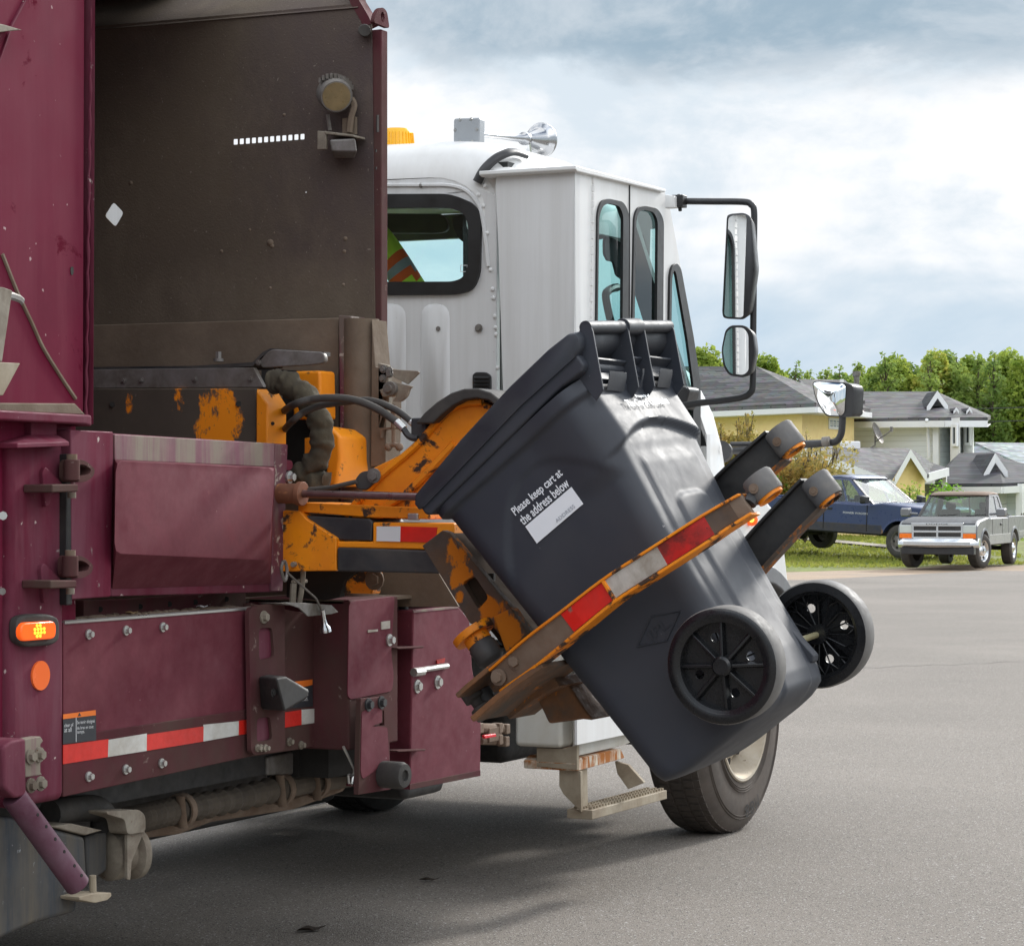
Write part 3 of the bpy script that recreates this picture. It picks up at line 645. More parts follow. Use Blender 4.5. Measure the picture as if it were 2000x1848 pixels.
# hopper side door
dX = 1.20
door = slabX(PX(fB, dX, (578, 630), (1476, 686), (1450, 1442), (570, 1466)), .03, 'hopper_door', M['maroon'], T, .004)
slabX(PX(fB, dX + .006, (588, 636), (1410, 682), (1406, 802), (590, 766)), .006, 'door_rim', M['maroon_worn'], door, .002)
slabX(PX(fB, dX + .009, (1412, 684), (1476, 688), (1450, 1440), (1392, 1440)), .012, 'door_edge', M['maroon_scraped'], door, .003)
mb = MB(); o0 = PX(fB, dX + .001, (586, 764), (1413, 803), (1388, 1402), (574, 1428)); o1 = PX(fB, dX + .085, (594, 772), (1405, 809), (1380, 1280), (586, 1246))
mb.loft([rnd(o0, .004, 2), rnd(o1, .03, 2)]).build('door_panel', M['maroon_flat'], door, .003)
slabX(PX(fB, dX + .045, (362, 612), (582, 622), (570, 1468), (370, 1482)), .05, 'hinge_plate', M['maroon'], door, .004)
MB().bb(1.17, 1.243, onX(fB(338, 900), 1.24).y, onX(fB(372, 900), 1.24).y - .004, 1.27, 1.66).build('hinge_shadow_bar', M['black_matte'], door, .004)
for dx, dy in ((0, 0), (-8, 492)):
    g = lambda x, y, dx=dx, dy=dy: fB(x + dx * (1 if x > 330 else 1), y + dy)
    c0, c1 = onX(g(368, 765), 1.27), onX(g(368, 872), 1.27)
    hg = MB().cyl(c0, c1, .021, None, 16).build('hinge', M['maroon_dusty'], door, .003)
    lp = rnd(PX(g, 1.285, (385, 762), (440, 768), (488, 815), (480, 850), (440, 880), (385, 880)), .03)
    inn = rnd(PX(g, 1.285, (402, 790), (435, 790), (468, 815), (460, 838), (430, 848), (402, 848)), .02)
    MB().plate([lp, inn], (-.05, 0, 0)).build('hinge_loop', M['maroon_dusty'], hg, .003)
    MB().cyl(c0 + V((0, 0, -.0)), c0 + V((0, 0, .014)), .014, None, 10).build('hinge_pin', M['rust_tan'], hg)
    MB().cyl(onX(g(368, 932), 1.27), onX(g(368, 962), 1.27), .011, None, 10).build('hinge_pin', M['steel_tan'], hg)
    slabX(PX(g, 1.31, (268, 892), (402, 890), (402, 930), (268, 934)), .09, 'hinge_arm', M['maroon_dusty'], hg, .004)
    slabX(rnd(PX(g, 1.232, (218, 828), (235, 800), (330, 895), (330, 930), (262, 940), (255, 1000), (235, 1010)), .01), .014, 'hinge_gusset', M['maroon'], hg, .003)
slabX(rnd(PX(fB, 1.20, (1470, 765), (1500, 770), (1505, 800), (1490, 822), (1468, 820)), .01), .02, 'door_tab', M['maroon'], door, .003)
MB().bolt(onX(fB(1480, 855), 1.21), (1, 0, 0), .012, .02).build('bolt', M['steel_bolt'], door)
# door latch hook with wire and pin
mb = MB(); mb.tube(smooth_path(PX(fB, 1.25, (1500, 1302), (1530, 1300), (1552, 1320), (1550, 1400), (1535, 1500)), 5), .008, 8)
mb.tube(PX(fB, 1.24, (1500, 1390), (1570, 1388)), .006, 6); mb.tube(PX(fB, 1.24, (1505, 1400), (1500, 1500)), .010, 8)
hk = mb.build('door_latch', M['steel_tan'], T)
mb = MB(); mb.prism(PX(fB, 1.30, (1445, 1495), (1545, 1498), (1700, 1510), (1735, 1545), (1700, 1556), (1580, 1568), (1535, 1525)), (-.006, 0, .0)); mb.prism(PX(fB, 1.28, (1440, 1500), (1560, 1500), (1560, 1512), (1470, 1510)), (-.08, 0, 0))
mb.build('latch_tongue', M['steel_dull'], hk, .001)
mb = MB(); mb.tube(PX(fB, 1.31, (1475, 1345), (1530, 1395), (1620, 1475), (1655, 1550)), .0035, 5); mb.tube(smooth_path(PX(fB, 1.27, (1450, 1290), (1442, 1330), (1460, 1385), (1472, 1340), (1462, 1290), (1450, 1288)), 4), .005, 6)
mb.build('latch_wire', M['steel_dull'], hk)
a, b = onX(fB(1652, 1535), 1.31), onX(fB(1662, 1598), 1.31); mb = MB(); mb.lathe([(.001, 0), (.007, .0), (.007, .03), (.009, .045), (.016, .055), (.018, .068), (.001, .072)], a, b - a, 14); mb.build('latch_pin', M['chrome'], hk)

# ledge with debris, side skirt, tape
sk = slabX(PX(fC, 1.215, (318, 128), (1262, 54), (1262, 795), (318, 1000)), .03, 'side_skirt', M['maroon_flat'], T, .003)
slabX(PX(fC, 1.218, (319, 700), (1262, 560), (1262, 800), (319, 1003)), .012, 'skirt_rail', M['maroon_dusty'], sk, .003)
MB().tube(PX(fC, 1.213, (318, 128), (640, 104), (1262, 56)), .006, 6).build('skirt_edge', M['steel_bolt'], sk)
z0 = onX(fC(800, 90), 1.215).z
MB().bb(.95, 1.20, .11, 1.10, z0 - .03, z0 - .005).build('sill', M['hopper_dust'], sk)
slabX(PX(fB, 1.12, (430, 1485), (640, 1480), (1260, 1440), (1260, 1580), (430, 1580)), .03, 'sill_channel', M['maroon_dusty'], sk, .003)
for x, y in ((513, 1532), (718, 1518), (868, 1505), (1000, 1495), (1160, 1480)): MB().cyl(onX(fB(x, y), 1.12), onX(fB(x, y), 1.123), .008, None, 10).build('bolt_hole', M['dark_void'], sk)
slabX(PX(fC, 1.185, (1262, 30), (1648, 100), (1612, 742), (1500, 765), (1262, 800)), .03, 'skirt_recess', M['maroon_dusty'], sk, .003)
w1 = rnd(PX(fC, 1.245, (1300, 155), (1368, 152), (1378, 300), (1302, 318)), .015, 2); w2 = rnd(PX(fC, 1.245, (1290, 608), (1358, 600), (1368, 715), (1290, 728)), .015, 2)
lb = MB().plate([rnd(PX(fC, 1.245, (1250, 58), (1300, 40), (1430, 28), (1432, 768), (1280, 792), (1262, 775)), .02), w1, w2], (-.014, 0, 0)).build('latch_bracket', M['maroon_dusty'], sk, .002)
slabX(PX(fC, 1.236, (1285, 140), (1385, 138), (1385, 735), (1285, 740)), .006, 'bracket_back', M['maroon'], lb)
bolts(fC, 1.245, ((1322, 100),), lb, .012, 'steel_tan'); bolts(fC, 1.245, ((1290, 757), (1308, 757), (1330, 757)), lb, .007, 'steel_tan')
mb = MB(); b0 = PX(fC, 1.245, (1298, 398), (1345, 388), (1440, 396), (1432, 575), (1310, 562)); b1 = PX(fC, 1.36, (1385, 405), (1440, 398), (1558, 470), (1545, 505), (1430, 575))
mb.loft([b0, b1]); o_ = mb.build('rubber_stop', M['black_matte'], sk, .008)
MB().bolt(onX(fC(1372, 480), 1.34), (1, 0, 0), .008, .006).build('bolt', M['black_matte'], o_)
for loop, mm in ((((318, 742), (545, 712), (542, 802), (318, 838)), 'tape_red'), (((545, 716), (738, 684), (737, 771), (542, 802)), 'tape_white'), (((738, 690), (1023, 648), (1022, 724), (737, 771)), 'tape_red'),
                 (((1023, 640), (1200, 622), (1199, 692), (1022, 724)), 'tape_white'), (((1200, 620), (1248, 614), (1248, 684), (1199, 692)), 'tape_red')):
    slabX(PX(fC, 1.2195, *loop), .002, 'reflective_tape', M[mm], sk)
for loop, mm in ((((1432, 578), (1515, 565), (1515, 640), (1432, 655)), 'tape_red'), (((1515, 565), (1620, 556), (1620, 625), (1515, 640)), 'tape_white')):
    slabX(PX(fC, 1.188, *loop), .002, 'reflective_tape', M[mm], sk)
bolts(fC, 1.216, ((442, 186), (630, 167), (814, 150)), sk, .0085); bolts(fC, 1.219, ((442, 900), (628, 864), (808, 833)), sk, .0085)
bolts(fC, 1.186, ((1450, 725), (1510, 742), (1600, 698)), sk, .008, 'steel_tan')
# warning decals
def decal(loop_b, loop_o, X, lines):
    d_ = slabX(PX(fC, X, *loop_b), .001, 'warning_decal', M['decal_black'], sk)
    slabX(PX(fC, X + .0007, *loop_o), .001, 'decal_header', M['decal_orange'], d_)
    for body, x, y, wd in lines:
        o_ = onX(fC(x, y), X + .0006); e_ = onX(fC(x + wd, y - wd * .09), X + .0006)
        text(body, 'decal_text', M['decal_white'], d_, o_, e_ - o_, (0, 0, 1), (e_ - o_).length)
    return d_
d1 = decal(((318, 612), (482, 592), (484, 718), (318, 738)), ((318, 588), (481, 566), (482, 592), (318, 612)), 1.2205,
   [('clear of', 322, 652, 45), ('at all', 322, 678, 36), ('Se tenir éloigné', 386, 642, 88), ('du bras en tout', 386, 664, 82), ('temps.', 386, 690, 38)])
slabX(PX(fC, 1.2212, (382, 604), (384, 604), (384, 726), (382, 726)), .001, 'decal_line', M['decal_white'], d1)
mb = MB(); mb.prism(PX(fC, 1.2222, (392, 598), (400, 580), (408, 595)), (-.001, 0, 0)); mb.build('decal_symbol', M['decal_black'], d1)
d2 = slabX(PX(fC, 1.187, (1432, 470), (1570, 440), (1572, 548), (1432, 560)), .001, 'warning_decal', M['decal_black'], sk)
slabX(PX(fC, 1.1878, (1432, 430), (1570, 412), (1570, 440), (1432, 470)), .001, 'decal_header', M['decal_orange'], d2)
o_ = onX(fC(1500, 500), 1.1878); text('at all', 'decal_text', M['decal_white'], d2, o_, (0, 1, 0), (0, 0, 1), .055); 
o_ = onX(fC(1505, 524), 1.1878); text('times.', 'decal_text', M['decal_white'], d2, o_, (0, 1, 0), (0, 0, 1), .05)

# guard arm at the lower left
ga = slabX(rnd(PX(fC, 1.33, (16, 752), (60, 720), (132, 705), (134, 1000), (75, 1012), (24, 960)), .012), .10, 'guard_arm', M['maroon'], T, .008)
mb = MB(); mb.prism(PX(fC, 1.26, (125, 712), (205, 698), (220, 722), (205, 738), (205, 880), (216, 892), (130, 905)), (-.03, 0, 0)); mb.build('guard_bracket', M['maroon_worn'], ga, .004)
bolts(fC, 1.262, ((150, 800), (195, 790), (152, 945), (200, 935)), ga, .012, 'steel_tan')
g0, g1 = onX(fC(68, 1000), 1.30), onX(fC(392, 1448), 1.36)
M['maroon_pipe'] = pm('maroon_pipe', (.09, .026, .046), .4, spec=.25, var=.25, vscale=6, dirt=(.18, .11, .14), damt=.4, dscale=6, dsharp=.5, chip=(.45, .38, .38), camt=.12, cscale=25)
pipe = MB().tube([g0, g0.lerp(g1, .5), g1], .032, 20).build('guard_pipe', M['maroon_pipe'], ga, .003)
ax = (g1 - g0).normalized(); _uv = RT * .75 + UP * .45 - FW * .65; up_ = (_uv - ax * ax.dot(_uv)).normalized()
for t in (.22, .35, .49, .63, .79, .9): q = g0.lerp(g1, t) + up_ * .0317; MB().cyl(q - up_ * .004, q + up_ * .001, .0045, None, 10).build('pipe_hole', M['dark_void'], pipe)

# lower boxes, hinged plate, valve
Xb1 = 1.31
ya, yb_ = onX(fO(545, 800), Xb1).y, onX(fO(900, 800), Xb1).y + .02
zt1, zb1 = onX(fO(545, 175), Xb1).z, onX(fO(545, 1340), Xb1).z
bx = MB().bb(.95, Xb1, ya, yb_, zb1, zt1).build('tool_box', M['maroon_dusty'], T, .006)
slabX(rnd(PX(fO, Xb1 + .003, (545, 190), (900, 145), (870, 560), (892, 760), (880, 880), (560, 945), (535, 920)), .02), .004, 'clean_patch', M['maroon_flat'], bx, .001)
MB().bb(.9, Xb1 - .02, ya, 2.42, zt1 - .012, zt1 - .002).build('box_top', M['hopper_dust'], bx)
for lp in (((692, 408), (768, 402), (768, 418), (692, 428)), ((795, 345), (862, 335), (862, 395), (795, 404))): slabX(PX(fO, Xb1 + .006, *lp), .003, 'sticker_remnant', M['tape_white_dirty'], bx)
MB().bolt(onX(fO(850, 485), Xb1 + .003), (1, 0, 0), .012, .02).build('bolt', M['steel_bolt'], bx)
hp = MB().plate([PX(fO, Xb1 + .04, (635, 938), (810, 925), (855, 1150), (862, 1400), (868, 1640), (618, 1682)), PX(fO, Xb1 + .04, (730, 1140), (805, 1128), (805, 1030), (815, 1030), (818, 1145), (730, 1156))], (-.018, 0, 0)).build('hinged_plate', M['maroon_dusty'], T, .002)
slabX(rnd(PX(fO, Xb1 + .0425, (645, 1040), (720, 1010), (800, 1015), (800, 1120), (720, 1150), (840, 1160), (855, 1400), (740, 1500), (650, 1560), (635, 1500)), .01), .003, 'clean_patch', M['maroon_flat'], hp)
bolts(fO, Xb1 + .04, ((690, 985), (790, 968)), hp, .013, 'black_steel')
c = onX(fO(800, 1522), Xb1 + .04); MB().lathe([(.001, 0), (.040, 0), (.042, .01), (.042, .072), (.036, .085), (.018, .086), (.016, .078), (.001, .078)], c, (1, -.1, 0), 28).build('rubber_roller', M['rubber'], hp)
mb = MB(); mb.tube(PX(fO, Xb1, (500, 1310), (545, 1400), (582, 1480), (580, 1560), (565, 1590)), .0045, 6); mb.tube(PX(fO, Xb1, (540, 1530), (575, 1530), (565, 1600), (545, 1590), (540, 1530)), .005, 6); mb.build('safety_pin', M['steel_bolt'], hp)
Xb2 = 1.30
b2 = slabX(PX(fO, Xb2, (1042, 255), (1390, 222), (1480, 335), (1500, 700), (1568, 1100), (1562, 1532), (1015, 1642)), .35, 'valve_box', M['maroon_flat'], T, .006)
slabX(PX(fO, Xb2 + .002, (1042, 255), (1390, 222), (1394, 240), (1046, 275)), .003, 'box_lip', M['maroon_worn'], b2, .001)
slabX(PX(fO, Xb2 + .003, (1015, 1600), (1562, 1490), (1562, 1535), (1015, 1643)), .004, 'box_hem', M['maroon_dusty'], b2, .001)
bolts(fO, Xb2, ((1068, 843), (1225, 810)), b2, .014)
mb = MB(); mb.tube(PX(fO, Xb2 + .006, (1045, 735), (1115, 728)), .014, 8); mb.tube(PX(fO, Xb2 + .006, (1115, 715), (1305, 685)), .009, 8); mb.build('box_catch', M['steel_bolt'], b2)
slabX(PX(fO, Xb2 + .006, (1225, 640), (1290, 625), (1282, 660), (1230, 670)), .004, 'sticker_remnant', M['tape_red_dirty'], b2)
mb = MB(); mb.cyl(onX(fO(965, 150), 1.24), onX(fO(960, 1620), 1.24), .016, None, 12)
for y in (520, 540, 1225, 1338): mb.cyl(onX(fO(965, y), 1.24), onX(fO(965, y - 18), 1.24), .034, None, 12)
mb.build('hinge_rod', M['black_steel'], b2)
for y, x1 in ((540, 1128), (1335, 1142)): slabX(PX(fO, Xb2 + .03, (915, y + 5), (x1, y - 8), (x1 - 10, y + 8), (930, y + 16)), .08, 'hinge_leaf', M['maroon_dusty'], b2, .002)
MB().bb(.8, 1.18, ya + .1, onX(fO(1100, 500), Xb2).y + .03, zb1 - .1, zt1 - .02).build('inner_frame', M['dark_void'], b2)
slabX(PX(fO, 1.1, (1190, -120), (1400, -120), (1480, 215), (1190, 215)), .03, 'box_backplate', M['maroon_dusty'], b2)
v = MB(); v.box(onX(fO(1600, 1210), 1.2), (.08, .10, .05)); v.tube(PX(fO, 1.22, (1520, 1165), (1750, 1170)), .018, 8); v.tube(PX(fO, 1.22, (1560, 1265), (1740, 1270)), .014, 8)
for x, y in ((1540, 1165), (1690, 1165), (1745, 1172), (1690, 1255), (1740, 1268)): v.box(onX(fO(x, y), 1.225), (.035, .03, .035))
slabY(PY(fF, 1.88, (600, 1330), (1045, 1335), (1180, 1560), (600, 1560)), .03, 'lower_backplate', M['hopper_dust'], T)
slabX(PX(fF, 1.24, (1040, 1330), (1120, 1330), (1240, 1600), (1030, 1600)), .03, 'lower_backplate', M['maroon_dusty'], T)
vo = v.build('air_valve', M['rust_tan'], T, .004)
slabX(PX(fO, 1.27, (1592, 1222), (1680, 1208), (1688, 1232), (1600, 1248)), .012, 'valve_handle', M['red_plastic'], vo, .003)

# frame and under-body
fr = MB().bb(-.5, -.4, -3.2, 6.6, .66, .92).bb(.4, .5, -3.2, 6.6, .66, .92).build('chassis_frame', M['black_matte'], T)
MB().bb(-1.1, .98, -3.2, 2.3, .80, 1.0).build('underbody_occluder', M['dark_void'], fr)  # added occluder box closing the under-body
slabX(PX(fC, 1.05, (318, 960), (1420, 735), (1500, 800), (1330, 890), (318, 1080)), .03, 'frame_web', M['black_matte'], fr)
slabX(PX(fC, 1.06, (1345, 800), (1498, 770), (1498, 890), (1345, 895)), .05, 'frame_block', M['steel_dull'], fr, .008)
slabX(PX(fC, 1.08, (1500, 760), (1800, 720), (1800, 900), (1500, 905)), .05, 'frame_block', M['dark_void'], fr)
P = PX(fC, 1.04, (640, 1125), (720, 1108), (860, 1075), (1100, 1030), (1380, 965), (1560, 930), (1760, 900))
hh = MB(); P2 = smooth_path(P, 14); hh.tube(P2, [.034 + .008 * (i % 3 == 0) * (i < 62) for i in range(len(P2))], 14); M['hose_dusty'] = pm('hose_dusty', (.115, .092, .068), .8, var=.3, dirt=(.05, .042, .036), damt=.45, dscale=5, dsharp=.4)
ph = hh.build('corrugated_hose', M['hose_dusty'], T, smooth=12)
for x, y in ((905, 1068), (1405, 962), (1580, 928)):
    mb = MB(); q0, q1 = onX(fC(x, y - 70), 1.07), onX(fC(x + 15, y + 90), 1.07); mb.tube([q0, q1], .016, 6, flat=.4); c = onX(fC(x + 5, y), 1.04); mb.torus_prof([(.044, -.012), (.05, -.012), (.05, .012), (.044, .012)], c, (0, 1, .05), 20)
    mb.build('hose_clamp', M['rust_tan'], ph)
MB().tube(PX(fC, 1.0, (720, 1170), (900, 1150), (1060, 1090), (1330, 1050), (1470, 1030), (1720, 940)), .022, 6, flat=.5).build('rusty_bracket', M['rust_tan'], ph)
MB().tube(smooth_path(PX(fC, 1.08, (250, 1085), (330, 1068), (460, 1058), (505, 1075), (520, 1110), (515, 1200)), 6), .036, 14).build('elbow_pipe', M['rubber'], ph)
tk = slabX(PX(fC, 1.16, (-160, 1085), (60, 1100), (240, 1150), (432, 1200), (445, 1440), (395, 1470), (392, 1580), (180, 1640), (-160, 1790)), .30, 'mud_box', M['rubber'], T, .015)
M['tank_blue'] = pm('tank_blue', (.026, .034, .046), .55, spec=.3, var=.35, vscale=3, dirt=(.15, .125, .09), damt=.33, dscale=4, dstretch=(1.5, 2.6, .3), dsharp=.4, chip=(.3, .31, .33), camt=.2, cscale=14)
tk.data.materials[0] = M['tank_blue']
slabX(PX(fC, 1.13, (432, 1198), (542, 1176), (542, 1372), (445, 1440)), .25, 'mud_box_end', M['tank_blue'], tk, .01)
slabX(PX(fC, 1.165, (250, 1150), (430, 1195), (520, 1170), (360, 1135)), .20, 'mud_box_lid', M['steel_tan'], tk, .004)
mb = MB(); mb.prism(rnd(PX(fC, 1.20, (535, 1075), (700, 1066), (732, 1095), (732, 1178), (640, 1192), (628, 1115), (540, 1090)), .015), (-.06, 0, 0)); mb.prism(PX(fC, 1.19, (640, 1190), (725, 1172), (662, 1330), (655, 1420), (640, 1415)), (-.01, 0, 0)); mb.build('bracket', M['steel_tan'], tk, .003)
c = onX(fC(610, 1290), 1.12); MB().lathe([(.001, -.06), (.05, -.06), (.068, -.05), (.068, -.02), (.05, -.01), (.05, .02), (.072, .03), (.072, .05), (.001, .06)], c, (.3, 1, 0), 24).build('air_chamber', M['steel_tan'], tk)
mb = MB(); mb.tube(PX(fC, 1.19, (465, 1395), (467, 1495)), .010, 8); mb.prism(PX(fC, 1.22, (398, 1505), (470, 1488), (560, 1483), (560, 1502), (540, 1520), (480, 1535), (400, 1520)), (-.08, 0, 0)); mb.build('bracket', M['step_tan'], tk, .002)
# ------------------------------------------------------------------ lifting arm (part of the truck)
arm = empty('lift_arm', (0, 0, 0), 'x', 'x'); del arm['label']; del arm['category']; arm.parent = T
rod_y = 1.20
cy = MB(); c0 = onY(fF(100, 848), rod_y); c1 = onY(fF(172, 850), rod_y); c2 = onY(fF(205, 852), rod_y)
cy.cyl(c0 - V((.1, 0, 0)), c1, .030, None, 20); cy.cyl(c1, c2, .036, None, 20); cy.build('cylinder_gland', M['rusty_pipe'], arm, .002)
MB().cyl(c1, onY(fF(1000, 872), rod_y), .0118, None, 16).build('cylinder_rod', M['chrome_rod'], arm)
bm_loop = PY(fF, 1.27, (560, 735), (620, 700), (760, 632), (890, 560), (985, 455), (1060, 372), (1130, 315), (1210, 283), (1330, 274), (1420, 310), (1450, 400), (1300, 560), (1110, 720), (1010, 820), (960, 900), (860, 1012), (690, 1005), (480, 990), (560, 880), (610, 830))
bo = MB().prism(bm_loop, (0, .13, 0)).build('boom', M['orange'], arm, .006)
P = PY(fF, 1.262, (470, 985), (610, 825), (700, 730), (900, 560), (1000, 450), (1075, 365), (1140, 312), (1220, 284), (1330, 276)); MB().tube(smooth_path(P, 4), .011, 6).build('boom_rim', M['orange'], bo)
P = PY(fF, 1.258, (640, 985), (850, 850), (1010, 690), (1150, 540)); MB().tube(P, .012, 6).build('boom_rim', M['orange'], bo)
slabY(PY(fF, 1.263, (520, 985), (640, 940), (760, 960), (690, 1008), (500, 1005)), .02, 'boom_foot', M['orange_clean'], bo, .004)
o_ = slabY(rnd(PY(fF, 1.245, (522, 770), (560, 715), (640, 700), (680, 735), (665, 765), (600, 830), (540, 825)), .012), .03, 'boom_link', M['black_steel'], arm, .004)
MB().bolt(onY(fF(650, 738), 1.245), (0, -1, 0), .014, .012).build('bolt', M['steel_dull'], o_)
MB().tube(PY(fF, 1.23, (200, 828), (380, 812), (540, 775)), .007, 8).build('arm_hose', M['rubber'], arm)
# rubber guard over the boom head
oo = [(905, 412), (960, 345), (1040, 275), (1130, 218), (1210, 192), (1300, 190), (1380, 215), (1450, 270)]
ii = [(1440, 330), (1370, 268), (1290, 252), (1215, 262), (1140, 300), (1075, 350), (1020, 405), (985, 412)]
slabY(PY(fF, 1.22, *(oo + ii)), .24, 'boom_guard', M['rubber'], arm, .006)
# slide frame reaching out of the truck
sf = slabY(PY(fF, 1.22, (20, 955), (180, 960), (225, 1010), (412, 1130), (412, 1335), (20, 1340)), .05, 'slide_plate', M['orange'], arm, .004)
slabY(PY(fF, 1.235, (150, 985), (620, 1008), (640, 1030), (632, 1150), (400, 1140), (200, 1010)), .2, 'slide_roller_case', M['black_steel'], arm, .006)
slabY(PY(fF, 1.238, (170, 965), (300, 975), (620, 1000), (1000, 1012), (1000, 940), (170, 905)), .2, 'slide_top', M['orange'], arm, .004)
slabY(PY(fF, 1.23, (640, 1030), (1150, 1036), (1150, 1206), (420, 1190), (418, 1150), (640, 1152)), .10, 'slide_beam', M['orange_clean'], arm, .005)
slabY(PY(fF, 1.226, (665, 1056), (815, 1056), (813, 1152), (664, 1148)), .003, 'reflective_tape', M['decal_white'], arm)
slabY(PY(fF, 1.226, (815, 1056), (1045, 1062), (1030, 1158), (813, 1152)), .003, 'reflective_tape', M['tape_red'], arm)
slabY(PY(fF, 1.215, (415, 1187), (1100, 1212), (1150, 1355), (416, 1338)), .12, 'slide_rail', M['black_steel'], arm, .006)
MB().box(onY(fF(900, 995), 1.24), (.035, .02, .02)).build('grease_fitting', M['steel_bolt'], arm, .004)
slabY(PY(fF, 1.42, (440, 1475), (455, 1400), (500, 1345), (520, 1300), (660, 1300), (640, 1480)), .05, 'slide_support', M['orange'], arm, .004)
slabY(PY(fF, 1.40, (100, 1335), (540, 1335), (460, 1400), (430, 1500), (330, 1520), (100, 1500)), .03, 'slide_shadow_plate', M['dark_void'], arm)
MB().bolt(onY(fF(655, 1390), 1.42), (0, -1, 0), .02, .02).build('bolt', M['rust_tan'], arm)

# gripper: carriage, rollers, three curved fingers
Ta = R(38); CU = V((-math.sin(Ta), 0, math.cos(Ta))); CB = V((math.cos(Ta), 0, math.sin(Ta))); CO = V((2.797, 0, .930))   # cart axes
ROLL = .06
def cart(b, y, u): return CO + CB * b + V((0, y, ROLL * (y - .75))) + CU * u
grip = empty('gripper', (0, 0, 0), 'x', 'x'); del grip['label']; del grip['category']; grip.parent = T
Yc = .97
slot = rnd(PY(fG, Yc, (268, 690), (318, 660), (378, 752), (335, 802)), .012, 3)
spw = [onY(p, Yc) for p in pts(fK, (330, 190), (610, 620))]
M['orange_patch'] = pm('orange_patch', (.085, .062, .048), .75, var=.35, vscale=5, dirt=(.14, .08, .045), damt=.4, dscale=8, dsharp=.3, bump=.3,
    spots=tuple(((p.x, p.y, p.z), (rx, .3, rz), (.60, .18, .01), .36, 12.0) for p, rx, rz in ((onY(fK(330, 180), Yc), .055, .07), (onY(fK(400, 350), Yc), .05, .04), (onY(fK(620, 650), Yc), .05, .05), (onY(fK(385, 540), Yc), .02, .03), (onY(fK(850, 800), Yc), .07, .09), (onY(fK(350, 400), Yc), .03, .035))))
gc = MB().plate([PY(fG, Yc, (100, 535), (185, 470), (215, 480), (560, 900), (470, 960), (400, 880), (340, 870), (300, 860)), slot], (0, .03, 0)).build('carriage_plate', M['orange_patch'], grip, .004)
slabY(PY(fG, Yc + .031, (104, 545), (195, 480), (556, 898), (440, 960)), .30, 'carriage_back', M['rust_dull'], grip, .006)
slabY(PY(fG, Yc + .075, (250, 650), (400, 650), (400, 820), (300, 840)), .012, 'carriage_web', M['black_steel'], grip)
slabY(PY(fG, Yc - .02, (395, 830), (470, 795), (545, 905), (450, 985)), .05, 'carriage_block', M['orange_patch'], grip, .006)
pc = onY(fG(318, 905), Yc - .06)
mb = MB(); 
mb.lathe([(.001, 0), (.036, 0), (.036, .035), (.040, .04), (.040, .085), (.034, .09), (.001, .13)], pc, -CU, 24)
po = mb.build('pivot_drum', M['black_steel'], grip, smooth=50)
MB().lathe([(.001, .008), (.060, .008), (.062, .0), (.062, -.012), (.001, -.016)], pc, -CU, 24).build('pivot_cap', M['orange'], po, smooth=50)
MB().lathe([(.0365, .008), (.0375, .012), (.0375, .028), (.0365, .03)], pc, -CU, 24, cap=False).build('pivot_collar', M['orange'], po)

def ribbon(name, top, bot, off, mat, parent, bevel=.002):
    """long curved plate between two 3-D polylines, thickened by off"""
    off = V(off); return MB().loft([[t, b, b + off, t + off] for t, b in zip(top, bot)]).build(name, mat, parent, bevel)
tpx = [(957.6, 1309.6), (1027, 1248.7), (1094.5, 1197.3), (1177.9, 1133.2), (1244, 1090), (1295.5, 1057), (1350, 1022), (1398.1, 993), (1446, 966)]
bpx = [(979, 1349), (1054, 1296), (1125, 1238), (1203.5, 1173.8), (1268, 1132), (1320, 1099), (1375, 1064), (1422, 1032), (1470, 1002)]
ys = [.70, .665, .645, .635, .63, .63, .63, .64, .65]
top = smooth_path([onY(p, y) for p, y in zip(tpx, ys)], 4); bot = smooth_path([onY(p, y) for p, y in zip(bpx, ys)], 4)
fin = ribbon('near_finger', top, bot, (0, .02, 0), M['rust_tan'], grip)
fin.name = 'gripper_finger'
n1 = CU * .012
ribbon('finger_flange', [p + CU * .004 - V((0, .010, 0)) for p in top], [p - CU * .003 - V((0, .010, 0)) for p in top], (0, .06, 0), M['orange'], fin)
ribbon('finger_flange', [p + CU * .003 - V((0, .014, 0)) for p in bot], [p - CU * .005 - V((0, .014, 0)) for p in bot], (0, .065, 0), M['orange'], fin)
def tape(i0, i1, mat, a=.06, b=.10, dy=.0035):
    A = [t.lerp(q, a) - V((0, dy, 0)) for t, q in zip(top[i0:i1 + 1], bot[i0:i1 + 1])]; B = [t.lerp(q, 1 - b) - V((0, dy, 0)) for t, q in zip(top[i0:i1 + 1], bot[i0:i1 + 1])]
    return ribbon('reflective_tape', A, B, (0, .002, 0), mat, fin, 0)
M['tape_red_peel'] = pm('tape_red_peel', (.70, .02, .012), .4, var=.1, dirt=(.20, .145, .105), damt=.42, dscale=9, dsharp=.04)
tape(8, 9, M['tape_red_peel']); tape(9, 12, M['tape_red']); tape(12, 19, M['tape_white_dirty']); tape(19, 26, M['tape_red_dirty'])
tape(26, 30, M['orange_patch'], .1, .1, .0025)
q0, q1 = top[12], bot[12]; MB().tube([q0 - V((0, .004, 0)), q1 - V((0, .004, 0))], .006, 6).build('finger_weld', M['orange'], fin)
for x, y in ((895, 1130), (740, 1275)): MB().bolt(onY(fK(x, y), .685), (0, -1, 0), .014, .018).build('bolt', M['rust_tan'], fin)
